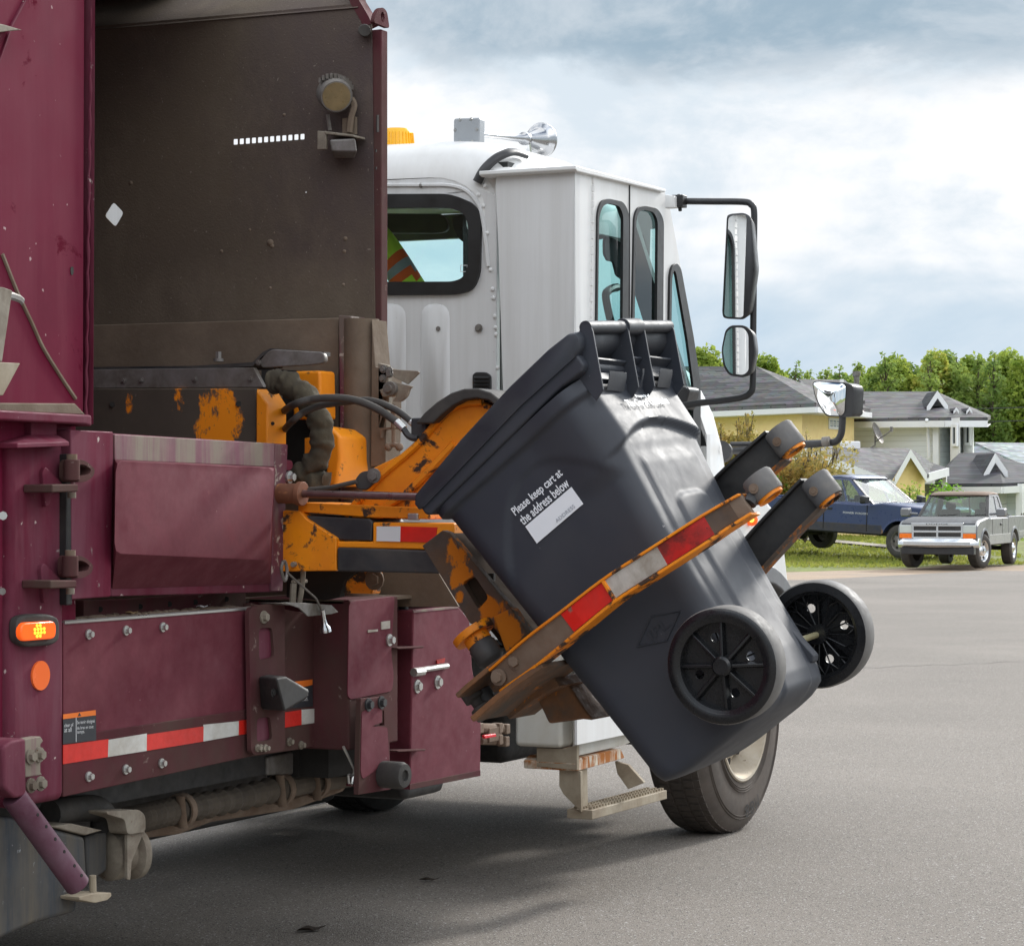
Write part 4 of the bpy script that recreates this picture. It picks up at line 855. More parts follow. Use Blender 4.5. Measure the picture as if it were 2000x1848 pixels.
# yoke plates at the root of that finger
def bar_along(name, pxs, y0, w, th, mat, parent, bevel=.003):
    P = [onY(p, y0) for p in pxs]; d = CU * th
    return MB().loft([[p, p + V((0, w, 0)), p + V((0, w, 0)) - d, p - d] for p in P]).build(name, mat, parent, bevel)
bar_along('yoke_plate', pts(fK, (335, 1430), (420, 1350), (620, 1185), (985, 915)), .70, .26, .014, M['rust'], grip)
bar_along('yoke_plate', pts(fK, (470, 1640), (700, 1440), (900, 1290), (1112, 1145)), .655, .28, .016, M['rust'], grip)
mb = MB(); mb.lathe([(.001, 0), (.03, 0), (.03, .03), (.018, .034), (.018, .05), (.03, .055), (.03, .085), (.001, .085)], onY(fK(470, 1395), .80), -CU, 18); mb.build('yoke_roller', M['rubber'], grip, smooth=50)
mb = MB(); mb.lathe([(.001, 0), (.024, 0), (.024, .07), (.001, .07)], onY(fK(585, 1400), .82), -CU, 18); mb.build('yoke_pin', M['black_steel'], grip, smooth=50)
bar_along('yoke_link', pts(fK, (775, 1580), (1000, 1400), (1240, 1275)), .86, .16, .030, M['rust'], grip)
slabY(PY(fK, .93, (1085, 1480), (1180, 1330), (1310, 1250), (1450, 1470), (1540, 1600), (1600, 1670), (1500, 1660), (1190, 1702)), .25, 'lower_stop', M['rust'], grip, .008)
slabY(PY(fK, 1.0, (620, 1220), (780, 1400), (1100, 1180), (1240, 1290), (800, 1580), (640, 1420)), .10, 'carriage_foot', M['black_steel'], grip, .004)

def pad(c, r, h, name='finger_pad', parent=grip, ring=True, stretch=1.3):
    """rubber roller sleeve with a steel ring inside; axis along the cart's height"""
    def oval(k, s, u): a = 2 * math.pi * k / 28; return c + CB * (r * s * stretch * math.cos(a)) + V((0, r * s * math.sin(a), 0)) + CU * u
    ringp = lambda s, u: [oval(k, s, u) for k in range(28)]
    o = MB().loft([ringp(.9, h / 2), ringp(1, h / 2 - .006), ringp(1, -h / 2 + .006), ringp(.95, -h / 2)]).build(name, M['rubber_pad'], parent, smooth=50)
    if ring:
        MB().loft([ringp(.86, -h / 2 + .004), ringp(.84, -h / 2 - .008), ringp(.66, -h / 2 - .008), ringp(.64, -h / 2 + .004)], cap=False).build('pad_ring', M['orange'], o, smooth=30)
    f = c - V((0, r, 0)) - CB * .012
    MB().cyl(f + V((0, .006, 0)), f - V((0, .0015, 0)), .013, None, 14).cyl(f + V((0, .006, 0)), f - V((0, .004, 0)), .007, None, 8).build('pad_bolt', M['rust_tan'], o)
    return o
pad(onY(fQ(1050, 733), .70), .037, .062, parent=fin, stretch=1.15)
MB().tube([top[-1].lerp(bot[-1], .5) + V((0, .02, 0)), onY(fQ(1020, 760), .70)], .018, 8).build('pad_stem', M['black_steel'], fin)
# the two fingers on the far side of the cart
for base, tip, pc_, w0, w1 in (((640, 880), (1170, 395), (1240, 345), 175, 165), ((900, 1400), (1465, 795), (1545, 758), 190, 170)):
    Yf = 1.36
    P0, P1 = onY(fQ(*base), Yf), onY(fQ(*tip), Yf)
    dr = (P1 - P0).normalized(); h = .044; ctr = [P0 - dr * .30, P0, P0.lerp(P1, .5), P1]
    off = [.05, .01, .0, .01]
    T_ = [p + CU * h + V((0, o, 0)) for p, o in zip(ctr, off)]; B_ = [p - CU * h + V((0, o, 0)) for p, o in zip(ctr, off)]
    T_ = smooth_path(T_, 4); B_ = smooth_path(B_, 4)
    f_ = ribbon('gripper_finger', T_, B_, (0, .03, 0), M['black_matte'], grip)
    ribbon('finger_flange', [p + V((0, -.03, 0)) for p in B_], [p - CU * .010 + V((0, -.02, 0)) for p in B_], (0, .05, 0), M['orange_worn'], f_)
    ribbon('finger_flange', [p + CU * .008 + V((0, -.02, 0)) for p in T_], [p + V((0, -.02, 0)) for p in T_], (0, .06, 0), M['black_matte'], f_)
    pad(onY(fQ(*pc_), Yf), .040, .076, parent=f_, stretch=1.1)

# ------------------------------------------------------------------ cab
YB = 3.36
cabp = empty('cab', (0, 0, 0), 'x', 'x'); del cabp['label']; del cabp['category']; cabp.parent = T
xr = onY(fE(662, 700), YB).x
win_o = rnd(PY(fE, YB, (-200, 458), (440, 455), (545, 500), (582, 560), (578, 830), (545, 910), (470, 932), (-200, 936)), .05, 5)
bw_top = onY(fE(143, 372), YB).z
bw = MB().plate([[V((-1.05, YB, 1.0)), V((xr, YB, 1.0)), V((xr, YB, onY(fE(600, 460), YB).z)), onY(fE(575, 430), YB), onY(fE(520, 388), YB), onY(fE(440, 372), YB), V((-1.05, YB, bw_top))], win_o], (0, .03, 0)).build('back_wall', M['cab_grey'], cabp, .004)
win_i = rnd(PY(fE, YB - .014, (-190, 520), (440, 520), (505, 545), (526, 600), (524, 800), (500, 855), (450, 872), (-190, 874)), .03, 5)
ws = MB().plate([rnd(PY(fE, YB - .014, (-202, 455), (440, 452), (550, 498), (585, 560), (581, 832), (548, 913), (470, 935), (-202, 939)), .05, 5), win_i], (0, .03, 0)).build('rear_window_seal', M['seal'], bw, .004)
slabY(PY(fE, YB + .008, (-195, 490), (555, 490), (555, 900), (-195, 905)), .004, 'rear_window_glass', M['cab_glass'], bw)
for k, (w, h) in enumerate(((28, 30), (24, 4), (24, 4))):
    y = 792 + k * 9
    if k == 0: MB().plate([PY(fE, YB + .0065, (488, 793), (522, 793), (522, 826), (488, 826)), PY(fE, YB + .0065, (490.5, 796), (519.5, 796), (519.5, 823), (490.5, 823))], (0, .0008, 0)).build('glass_mark', M['decal_white'], bw)
# raised lip round the window, ribs, vent, studs, rivets
MB().tube(smooth_path(PY(fE, YB - .002, (-200, 412), (300, 411), (440, 413), (520, 440), (572, 500), (592, 560), (612, 700), (622, 800)), 4), .008, 6).build('wall_bead', M['cab_grey'], bw)
for x0, x1 in ((60, 210), (305, 420)):
    lp = rnd(PY(fE, YB - .010, (x0, 992), (x1, 992), (x1 + 2, 1520), (x0, 1520)), .05, 4); l2 = [p + V((0, .012, 0)) for p in rnd(PY(fE, YB - .010, (x0 - 14, 975), (x1 + 14, 975), (x1 + 16, 1540), (x0 - 14, 1540)), .06, 4)]
    MB().loft([l2, lp]).build('pressed_rib', M['cab_grey'], bw, smooth=70)
for x, y in ((387, 1098), (577, 1095)): MB().bolt(onY(fE(x, y), YB - .004), (0, -1, 0), .010, .010).build('stud', M['steel_dull'], bw)
MB().bolt(onY(fE(300, 413), YB - .004), (0, -1, 0), .006, .008).build('stud', M['steel_dull'], bw)
vt = slabY(rnd(PY(fE, YB - .012, (545, 1318), (560, 1305), (610, 1305), (632, 1320), (634, 1480), (545, 1480)), .02), .012, 'vent', M['trim_black'], bw, .003)
for y in (1325, 1342, 1359, 1376, 1393): MB().loft([PY(fE, YB - .013, (552, y), (624, y), (624, y + 3), (552, y + 3)), PY(fE, YB - .020, (552, y + 7), (624, y + 7), (624, y + 11), (552, y + 11))]).build('vent_slat', M['seal'], vt)
mb = MB()
for x, y in ((637, 372), (606, 415), (575, 457), (597, 510), (615, 640), (632, 815), (641, 908), (645, 950), (653, 1038), (656, 1092), (658, 1125), (666, 1285)): mb.sphere(onY(fE(x, y), YB - .003), .0085, 8, 5, (1, .5, 1))
mb.build('rivet', M['cab_white'], bw)
# roof shell
def roof_sec(Y, zt, r=.17, x0=-1.05, x1=.93, zl=2.60):
    P = [V((x0, Y, zl))]
    for k in range(7): a = math.pi - k * math.pi / 12; P.append(V((x0 + r + r * math.cos(a), Y, zt - r + r * math.sin(a))))
    P.append(V(((x0 + x1) / 2, Y, zt + .012)))
    for k in range(7): a = math.pi / 2 - k * math.pi / 12; P.append(V((x1 - r * 1.6 + r * 1.6 * math.cos(a), Y, zt - r + r * math.sin(a))))
    P.append(V((x1, Y, zl))); return P
secs = [(YB - .002, bw_top - .012, .14, .80), (YB + .004, bw_top + .03, .15, .84), (YB + .025, bw_top + .075, .16, .87), (YB + .07, bw_top + .115, .17, .9), (YB + .14, bw_top + .14, .18, .92), (YB + .3, bw_top + .152, .18, .93), (4.15, bw_top + .15, .18, .93), (4.35, bw_top + .09, .18, .93), (4.45, bw_top - .02, .16, .93)]
mb = MB(); mb.loft([roof_sec(y, zt, r, x1=x) for y, zt, r, x in secs], cap=False, closed=False)
roof = mb.build('roof', M['cab_white'], cabp, smooth=60)
so_ = roof.modifiers.new('solid', 'SOLIDIFY'); so_.thickness = .025; so_.offset = -1
MB().bb(-1.0, .88, YB + .06, 4.42, 2.78, 2.81).build('headliner', M['cab_dark'], cabp)
MB().tube(smooth_path([onY(fE(x, y), yy) for x, y, yy in ((568, 398, YB - .012), (600, 340, YB - .006), (650, 290, YB + .02), (700, 262, YB + .06), (745, 252, YB + .12), (800, 268, YB + .2))], 5), .019, 10, flat=.6).build('roof_seal', M['trim_black'], cabp)
# extension with the folding door
ext_l = lambda x, y: onY(fE(x, y), YB - .03)
eb = MB().prism([ext_l(658, 338), ext_l(1036, 322), ext_l(1040, 1110), ext_l(1010, 1760), ext_l(690, 1760), ext_l(690, 1390), ext_l(668, 700), ext_l(655, 420)], (0, .05, 0)).build('extension_back', M['cab_grey'], cabp, .004)
XE = 1.20
zed, zeb = onX(fE(1047, 345), XE).z, .62
ya_, yb2 = onX(fE(1047, 345), XE).y, onX(fE(1468, 445), XE).y
mb = MB(); a = ext_l(1036, 322); b = ext_l(1010, 1760)
mb.prism([a, onX(fE(1047, 322), XE), onX(fE(1020, 1760), XE), b], (.0, .02, 0)); mb.build('extension_edge', M['cab_white'], eb, .002)
w1 = rnd(PX(fN, XE, (262, 1500), (275, 240), (300, 160), (350, 140), (460, 165), (500, 240), (492, 1500)), .05, 5)
w2 = rnd(PX(fN, XE, (512, 1500), (538, 270), (562, 205), (610, 192), (705, 212), (750, 290), (740, 1500)), .05, 5)
side = MB().plate([[V((XE, ya_, zeb)), V((XE, yb2, zeb)), onX(fE(1468, 440), XE), onX(fE(1047, 330), XE)], w1, w2], (-.010, 0, 0)).build('side_door', M['cab_white'], cabp, .003)
for w, wi in ((w1, PX(fN, XE + .008, (285, 1490), (300, 270), (325, 195), (365, 175), (445, 195), (472, 260), (462, 1490))), (w2, PX(fN, XE + .008, (545, 1490), (565, 295), (582, 235), (620, 222), (690, 238), (718, 300), (708, 1490)))):
    fr_ = MB().plate([[p + V((.008, 0, 0)) for p in w], rnd(wi, .03, 5)], (-.012, 0, 0)).build('door_window', M['seal'], side, .004)
    MB().prism([p - V((.004, 0, 0)) for p in w], (-.003, 0, 0)).build('pane', M['cab_glass_dark'], fr_)
MB().tube([onX(fE(1297, 412), XE + .001), onX(fE(1295, 1700), XE + .001)], .004, 6).build('door_seam', M['trim_black'], side)
mb = MB(); h0, h1 = onX(fE(1122, 375), XE), onX(fE(1105, 1500), XE)
for k in range(30): p, q = h0.lerp(h1, k / 30), h0.lerp(h1, (k + .8) / 30); mb.cyl(p, q, .008 if k % 2 else .0065, None, 8)
mb.build('piano_hinge', M['cab_white'], side)
rf = PX(fE, XE + .02, (1040, 316), (1475, 432), (1470, 446), (1050, 346), (1040, 336))
MB().prism(rf, (-.40, 0, 0)).build('extension_roof', M['cab_white'], cabp, .004)
mb = MB(); mb.prism([ext_l(655, 338), ext_l(1042, 316), ext_l(1044, 336), ext_l(658, 356)], (0, .02, 0)); mb.build('extension_trim', M['cab_white'], eb, .003)
MB().bb(.72, .92, YB + .012, 4.2, 2.55, 2.785).build('roof_filler', M['cab_white'], cabp, .02)
# front quarter panel with the slanted window
XF = 1.15
wo = rnd(PX(fN, XF, (782, 1180), (790, 690), (806, 620), (840, 600), (870, 640), (960, 1130), (1010, 1470), (1005, 2600), (900, 2600), (890, 1480), (885, 1400), (860, 1340), (790, 1260)), .02, 3)
wi = rnd(PX(fN, XF + .01, (815, 1170), (822, 700), (838, 650), (850, 680), (930, 1150), (972, 1470), (968, 2580), (925, 2580), (920, 1480), (912, 1400), (885, 1330), (822, 1240)), .015, 3)
fq = MB().plate([[onX(fN(740, 90), XF), onX(fN(790, 130), XF), onX(fN(880, 620), XF), onX(fN(1022, 1480), XF), onX(fN(1015, 2750), XF), onX(fN(740, 2750), XF)], wo], (-.010, 0, 0)).build('front_quarter', M['cab_white'], cabp, .003)
qs = MB().plate([[p + V((.010, 0, 0)) for p in wo], wi], (-.012, 0, 0)).build('quarter_window', M['seal'], fq, .003)
MB().prism([p - V((.003, 0, 0)) for p in wo], (-.003, 0, 0)).build('pane', M['cab_glass_dark'], qs)
# left side, windscreen, dash, seat
lw = rnd([V((-1.05, 3.62, 1.85)), V((-1.05, 4.55, 1.85)), V((-1.05, 4.35, 2.58)), V((-1.05, 3.62, 2.62))], .08)
MB().plate([[V((-1.05, YB, 1.0)), V((-1.05, 4.78, 1.0)), V((-1.05, 4.78, 1.85)), V((-1.05, 4.42, 2.75)), V((-1.05, YB, 2.75))], lw], (.03, 0, 0)).build('left_wall', M['cab_grey'], cabp)
A_, B_, C_, D_ = V((-1.05, 4.78, 1.75)), V((XF, 4.78, 1.75)), V((XF - .2, 4.42, 2.74)), V((-1.05, 4.42, 2.74))
def bil(u, v): return (A_ * (1 - u) + B_ * u) * (1 - v) + (D_ * (1 - u) + C_ * u) * v
wsl = rnd([bil(.05, .06), bil(.95, .06), bil(.95, .90), bil(.05, .90)], .08)
wsf = MB().plate([[A_, B_, C_, D_], wsl], (0, .04, 0)).build('windscreen_frame', M['cab_dark'], cabp)
MB().prism(wsl, (0, .004, 0)).build('windscreen', M['cab_glass'], wsf)
MB().bb(-1.02, 1.1, 4.45, 4.80, 1.0, 1.80).build('dashboard', M['cab_dark'], cabp, .03)
MB().bb(-1.04, 1.14, YB + .03, 4.75, .98, 1.06).build('cab_floor', M['cab_dark'], cabp)
MB().bb(-1.04, 1.15, 4.78, 4.82, .9, 1.8).build('firewall', M['cab_white'], cabp)
st = MB().bb(-.78, -.12, 3.62, 4.1, 1.45, 1.62).build('driver_seat', M['cab_dark'], cabp, .05)
MB().bb(-.76, -.14, 3.52, 3.64, 1.6, 2.25).build('seat_back', M['cab_dark'], st, .05)
sv = MB(); sv.prism(rnd(PY(fE, 4.20, (-60, 545), (400, 548), (430, 590), (425, 630), (380, 642), (-60, 640)), .03), (0, .02, 0)).build('sun_visor', M['cab_dark'], cabp, .004)
slabY(rnd(PY(fE, 4.05, (438, 560), (560, 540), (560, 700), (505, 690), (460, 650)), .03), .05, 'speaker_box', M['cab_dark'], cabp, .006)
MB().bb(.70, .86, YB + .04, YB + .10, 1.1, 2.7).build('pillar_lining', M['cab_dark'], cabp)
mb = MB(); c = V((.62, 4.22, 1.83)); mb.torus_prof([(.20 + .013 * math.cos(t), .013 * math.sin(t)) for t in [k * math.pi / 4 for k in range(8)]], c, (0, -.8, .6), 36)
for k in range(3): a = k * 2.094 + .5; mb.tube([c, c + V((.19 * math.cos(a), .19 * .6 * math.sin(a), .19 * .8 * math.sin(a)))], .012, 6)
mb.tube([c, c + V((0, .3, -.3))], .025, 8); mb.build('steering_wheel', M['trim_black'], cabp)
MB().tube(smooth_path(PX(fN, .95, (430, 775), (385, 785), (350, 815), (348, 860), (372, 980), (400, 1080), (420, 1180)), 4), .017, 8).build('grab_handle', M['trim_black'], cabp)
slabX(rnd(PX(fN, .90, (350, 400), (340, 450), (342, 540), (365, 585), (405, 592), (430, 690), (470, 720), (470, 250), (270, 250), (285, 435), (330, 430)), .01), .012, 'fan_housing', M['cab_dark'], cabp, .01)
slabX(PX(fN, .80, (560, 180), (760, 180), (760, 350), (668, 360), (662, 570), (612, 400), (560, 500)), .04, 'pillar_lining', M['cab_dark'], cabp, .004)
# hood, fender, flare, signal
def rr(Y, x0, x1, z0, z1, r, n=5):
    P = []
    for cx, cz, a0 in ((x1 - r, z0 + r, -90), (x1 - r, z1 - r, 0), (x0 + r, z1 - r, 90), (x0 + r, z0 + r, 180)):
        for k in range(n + 1): a = R(a0 + 90 * k / n); P.append(V((cx + r * math.cos(a), Y, cz + r * math.sin(a))))
    return P
MB().loft([rr(4.82, -1.0, 1.04, .9, 2.13, .12), rr(5.05, -.98, 1.02, .9, 2.11, .16), rr(5.3, -.95, .985, .9, 2.05, .22), rr(5.6, -.89, .91, .9, 1.95, .27), rr(6.0, -.80, .785, .9, 1.78, .30), rr(6.3, -.72, .70, .9, 1.62, .32), rr(6.6, -.66, .64, .92, 1.46, .3), rr(6.72, -.58, .56, .98, 1.32, .2)]).build('hood', M['cab_white'], cabp, smooth=60)
wc = V((.95, 5.74, .53))
def arc(rad, a0, a1, n, X): return [V((X, wc.y + rad * math.cos(R(a0 + (a1 - a0) * k / n)), wc.z + rad * math.sin(R(a0 + (a1 - a0) * k / n)))) for k in range(n + 1)]
fd_out = [V((1.0, 5.0, .62)), V((1.0, 4.95, 1.5)), V((1.0, 5.25, 1.64)), V((1.0, 5.7, 1.62)), V((1.0, 6.06, 1.47)), V((1.0, 6.17, 1.30)), V((1.0, 6.26, 1.02))]
MB().prism(fd_out + [p for p in arc(.62, 38, 172, 20, 1.0)], (-.35, 0, 0)).build('fender', M['cab_white'], cabp, .05, seg=3)
fl = MB(); fl.loft([[a, b, b + V((-.12, 0, 0)), a + V((-.12, 0, 0))] for a, b in zip(arc(.70, 34, 176, 20, 1.045), arc(.61, 34, 176, 20, 1.06))]); fl.build('fender_flare', M['flare_grey'], cabp, .012)
c = atD((1468, 1015), 11.85); sg = MB().sphere(c, .030, 14, 8, (1, .8, 1)).build('turn_signal', M['amber'], cabp); MB().sphere(c + (CAM - c).normalized() * .022, .013, 10, 6).build('bulb_glow', M['amber_glow'], sg)
# roof gear
bc_ = onY((775, 272), 3.62); be = MB().lathe([(.001, .075), (.052, .073), (.062, .06), (.068, .0), (.070, -.02)], V((bc_.x, 3.62, bc_.z - .035)), (0, 0, 1), 28); bo_ = be.build('beacon', M['beacon'], cabp, smooth=50)
mb = MB()
for k in range(28): a = k * math.pi / 14; mb.tube([V((bc_.x + .069 * math.cos(a), 3.62 + .069 * math.sin(a), bc_.z - .03)), V((bc_.x + .064 * math.cos(a), 3.62 + .064 * math.sin(a), bc_.z + .022))], .0025, 4)
mb.build('lens_rib', M['beacon'], bo_)
MB().cyl(V((bc_.x, 3.62, bc_.z - .09)), V((bc_.x, 3.62, bc_.z - .05)), .075, None, 24).build('beacon_base', M['seal'], bo_)
ab = slabY(rnd(PY(fE, 3.58, (455, 92), (575, 88), (580, 96), (578, 214), (460, 214), (454, 206)), .012), .05, 'antenna_box', M['steel_dull'], cabp, .006)
M['box_grey'] = pm('box_grey', (.33, .35, .37), .5, var=.06); ab.data.materials[0] = M['box_grey']
mb = MB()
for x, y in ((487, 98), (540, 96), (463, 148), (568, 145), (487, 203), (545, 203)): mb.bolt(onY(fE(x, y), 3.58), (0, -1, 0), .004, .004)
mb.cyl(onY(fE(520, 214), 3.6), onY(fE(520, 236), 3.6), .03, None, 12); mb.build('box_screw', M['steel_bolt'], ab)
hx = onY(fE(584, 170), 3.62).x; p0 = onX(fE(584, 168), hx); p1 = onX(fE(800, 192), hx); p2 = onX(fE(868, 196), hx)
ax_ = (p2 - p0).normalized(); L1 = (p1 - p0).length; L2 = (p2 - p0).length
hn = MB().lathe([(.010, 0), (.012, L1 * .5), (.0165, L1 - .03), (.026, L1 - .02), (.026, L1 + .01), (.018, L1 + .015), (.028, L1 + .04), (.044, L2 - .02), (.055, L2), (.068, L2 + .006), (.072, L2 + .016), (.068, L2 + .022), (.05, L2 + .01)], p0, ax_, 40).build('air_horn', M['horn'], cabp, smooth=60)
MB().tube([p1 + ax_ * .02, V((p1.x, p1.y + .05, bw_top + .1))], .012, 8).build('horn_mount', M['chrome'], hn)
# mirrors
def mirror(loop_h, loop_g, f, Y, th, name):
    h0 = rnd(PY(f, Y, *loop_h), .02, 4); cc = sum(h0, V()) / len(h0)
    h1 = [cc + (p - cc) * .92 + V((.0, th * .6, 0)) for p in h0]; h2 = [cc + (p - cc) * .6 + V((0, th, 0)) for p in h0]
    o = MB().loft([[cc + (p - cc) * .97 - V((0, .006, 0)) for p in h0], h0, h1, h2]).build(name, M['trim_black'], arm_m, smooth=50)
    MB().prism(rnd(PY(f, Y - .0085, *loop_g), .015, 4), (0, .004, 0)).build('mirror_glass', M['mirror'], o); return o
am = MB(); am.tube(smooth_path(PY(fN, 4.32, (845, 160), (1100, 162), (1330, 165), (1385, 185), (1405, 230), (1405, 420), (1402, 800), (1398, 1200), (1396, 1470), (1375, 1530), (1320, 1560), (1180, 1582), (1000, 1602), (880, 1622)), 5), .0135, 10)
arm_m = am.build('mirror_arm', M['trim_black'], T)
mb = MB(); mb.box(onY(fN(870, 162), 4.30), (.05, .05, .05)); mb.cyl(onY(fN(866, 110), 4.3), onY(fN(878, 232), 4.3), .008, None, 8); mb.build('arm_clamp', M['seal'], arm_m, .006)
mb = MB(); mb.prism(PY(fN, 4.25, (760, 110), (836, 122), (836, 205), (762, 210)), (0, .04, 0)); mb.build('arm_bracket', M['cab_white'], arm_m, .003)
MB().prism(rnd(PY(fN, 4.40, (835, 1468), (948, 1492), (930, 1560), (905, 1650), (850, 1640), (780, 1500)), .02), (0, .12, 0)).build('arm_base', M['trim_black'], arm_m, .01)
mirror(((1178, 960), (1212, 262), (1240, 250), (1335, 242), (1385, 272), (1418, 640), (1372, 965), (1335, 1005), (1215, 1000), (1185, 990)), ((1192, 965), (1222, 278), (1250, 262), (1345, 258), (1352, 290), (1328, 980), (1310, 990), (1205, 985)), fN, 4.25, .09, 'mirror_housing')
mirror(((1172, 1220), (1200, 1080), (1240, 1045), (1340, 1045), (1400, 1090), (1418, 1230), (1385, 1395), (1330, 1420), (1225, 1405), (1185, 1340)), ((1182, 1220), (1208, 1095), (1245, 1062), (1330, 1062), (1365, 1110), (1366, 1370), (1330, 1400), (1235, 1390), (1198, 1330)), fN, 4.25, .08, 'mirror_housing')
MB().box(onY(fN(1402, 640), 4.33), (.03, .04, .04)).build('mirror_clamp', M['seal'], arm_m, .008)
Ym = 6.2
a2 = MB(); a2.tube(smooth_path(PY(fL, Ym, (905, 345), (903, 400), (895, 460), (870, 498), (820, 512), (600, 528), (350, 552), (200, 562)), 5), .017, 10)
a2.tube(PY(fL, Ym + .02, (830, 505), (500, 516), (230, 520)), .012, 8)
arm_f = a2.build('mirror_arm', M['trim_black'], T)
MB().cyl(onY(fL(785, 507), Ym - .02), onY(fL(826, 503), Ym - .02), .024, None, 12).build('arm_clip', M['steel_dull'], arm_f)
arm_m = arm_f
fm = rnd(PY(fL, Ym - .02, (722, 142), (760, 138), (930, 148), (965, 165), (972, 190), (966, 340), (950, 356), (900, 356), (805, 352), (770, 300), (735, 230)), .03, 4)
cc = sum(fm, V()) / len(fm)
fmo = MB().loft([[p for p in fm], [cc + (p - cc) * .95 + V((0.03, .07, 0)) for p in fm], [cc + (p - cc) * .6 + V((.04, .12, 0)) for p in fm]]).build('mirror_housing', M['trim_black'], arm_f, smooth=50)
# slightly convex glass
gl_ = rnd(PY(fL, Ym - .026, (727, 148), (760, 143), (905, 152), (925, 172), (915, 330), (895, 348), (810, 344), (775, 295), (740, 228)), .03, 4); cg = sum(gl_, V()) / len(gl_)
MB().loft([gl_, [cg + (p - cg) * .75 - V((0, .014, 0)) for p in gl_], [cg + (p - cg) * .4 - V((0, .024, 0)) for p in gl_], [cg + (p - cg) * .02 - V((0, .027, 0)) for p in gl_]]).build('mirror_glass', M['mirror'], fmo, smooth=80)
mb = MB(); mb.cyl(onY(fL(170, 560), 6.0), onY(fL(182, 570), 6.05), .05, None, 16); mb.build('arm_foot', M['trim_black'], arm_f)

# steps, tank under the cab
tkb = onX(fJ(690, 400), 1.12)
xl = onY(fJ(425, 300), tkb.y).x
tank = MB().bb(xl, 1.12, tkb.y, tkb.y + .30, tkb.z, 1.02).build('side_tank', M['white_rusty'], T, .018)
pnl = slabX(PX(fJ, 1.15, (788, 100), (1100, 60), (1100, 360), (1000, 392), (790, 440)), .03, 'lower_panel', M['white_rusty'], T, .004)
MB().tube(PX(fJ, 1.152, (797, 200), (793, 305)), .008, 6).build('panel_post', M['steel_tan'], pnl)
sp = slabX(PX(fJ, 1.17, (772, 480), (800, 452), (1020, 400), (1045, 452), (795, 522), (775, 525)), .22, 'upper_step', M['rust_white'], T, .004)
yj = onX(fJ(775, 500), 1.17).y
slabY([onY(fJ(x, y), yj - .004) for x, y in ((550, 395), (700, 400), (776, 380), (776, 520), (550, 500))], .02, 'step_bracket', M['step_tan'], sp, .002)
slabY([onY(fJ(x, y), yj + .02) for x, y in ((676, 515), (796, 528), (800, 755), (700, 655), (676, 610))], .02, 'step_bracket', M['step_tan'], sp, .002)
slabX(PX(fJ, 1.16, (792, 495), (834, 510), (838, 700), (842, 748), (800, 758)), .02, 'step_upright', M['step_tan'], sp, .002)
tr = MB(); zt_ = onX(fJ(840, 712), 1.16).z
c0, c1 = onX(fJ(945, 722), 1.22), onX(fJ(1268, 622), 1.22)
tr.bb(1.115, 1.22, yj + .03, c1.y + .02, c0.z - .035, c0.z); tro = tr.build('lower_step', M['step_tan'], sp, .003)
for i in range(3):
    mb = MB()
    for k in range(26): mb.box((1.14 + i * .03, yj + .06 + (c1.y - yj - .05) * k / 25, c0.z + .004), (.014, .010, .010))
    mb.build('step_grip', M['step_tan'], tro)
ybk = c1.y - .02
slabY([onY(fJ(x, y), ybk - .3) for x, y in ((986, 470), (1060, 490), (1150, 590), (1060, 625), (1000, 540))], .02, 'step_bracket', M['step_tan'], sp, .002)
MB().bb(.6, 1.1, 4.75, 5.2, .62, .80).build('battery_box', M['white_rusty'], T, .01)
MB().bb(-.50, .45, 4.3, 6.6, .42, 1.0).build('engine_block', M['black_matte'], T, .06)
MB().bb(-.95, .2, 6.76, 6.9, .36, .78).build('front_bumper', M['cab_white'], T, .03)
MB().bb(-1.25, -.75, -4.8, 5.0, .13, 1.0).build('left_light_blocker', M['black_steel'], T, .05)  # added low box, blocks light from the far side under the truck
MB().bb(-1.36, -1.30, 5.0, 6.9, .05, .9).build('left_front_blocker', M['black_matte'], T)  # invented panel, keeps the ground round the far front wheel dark
MB().bb(-.85, .6, 5.86, 6.10, .36, .62).build('front_axle', M['black_matte'], T, .03)
MB().bb(.30, .98, 2.42, 2.72, .50, 1.0).build('hydraulic_tank', M['black_matte'], T, .03)
MB().bb(-1.2, 1.0, -4.8, -.6, .30, .85).build('rear_light_blocker', M['black_matte'], T, .02)  # added block, shuts out light coming in under the rear
MB().bb(-1.15, .75, -3.2, 1.9, .50, .80).build('underfloor_blocker', M['black_matte'], T, .02)  # added box that lowers the underside so less light gets beneath

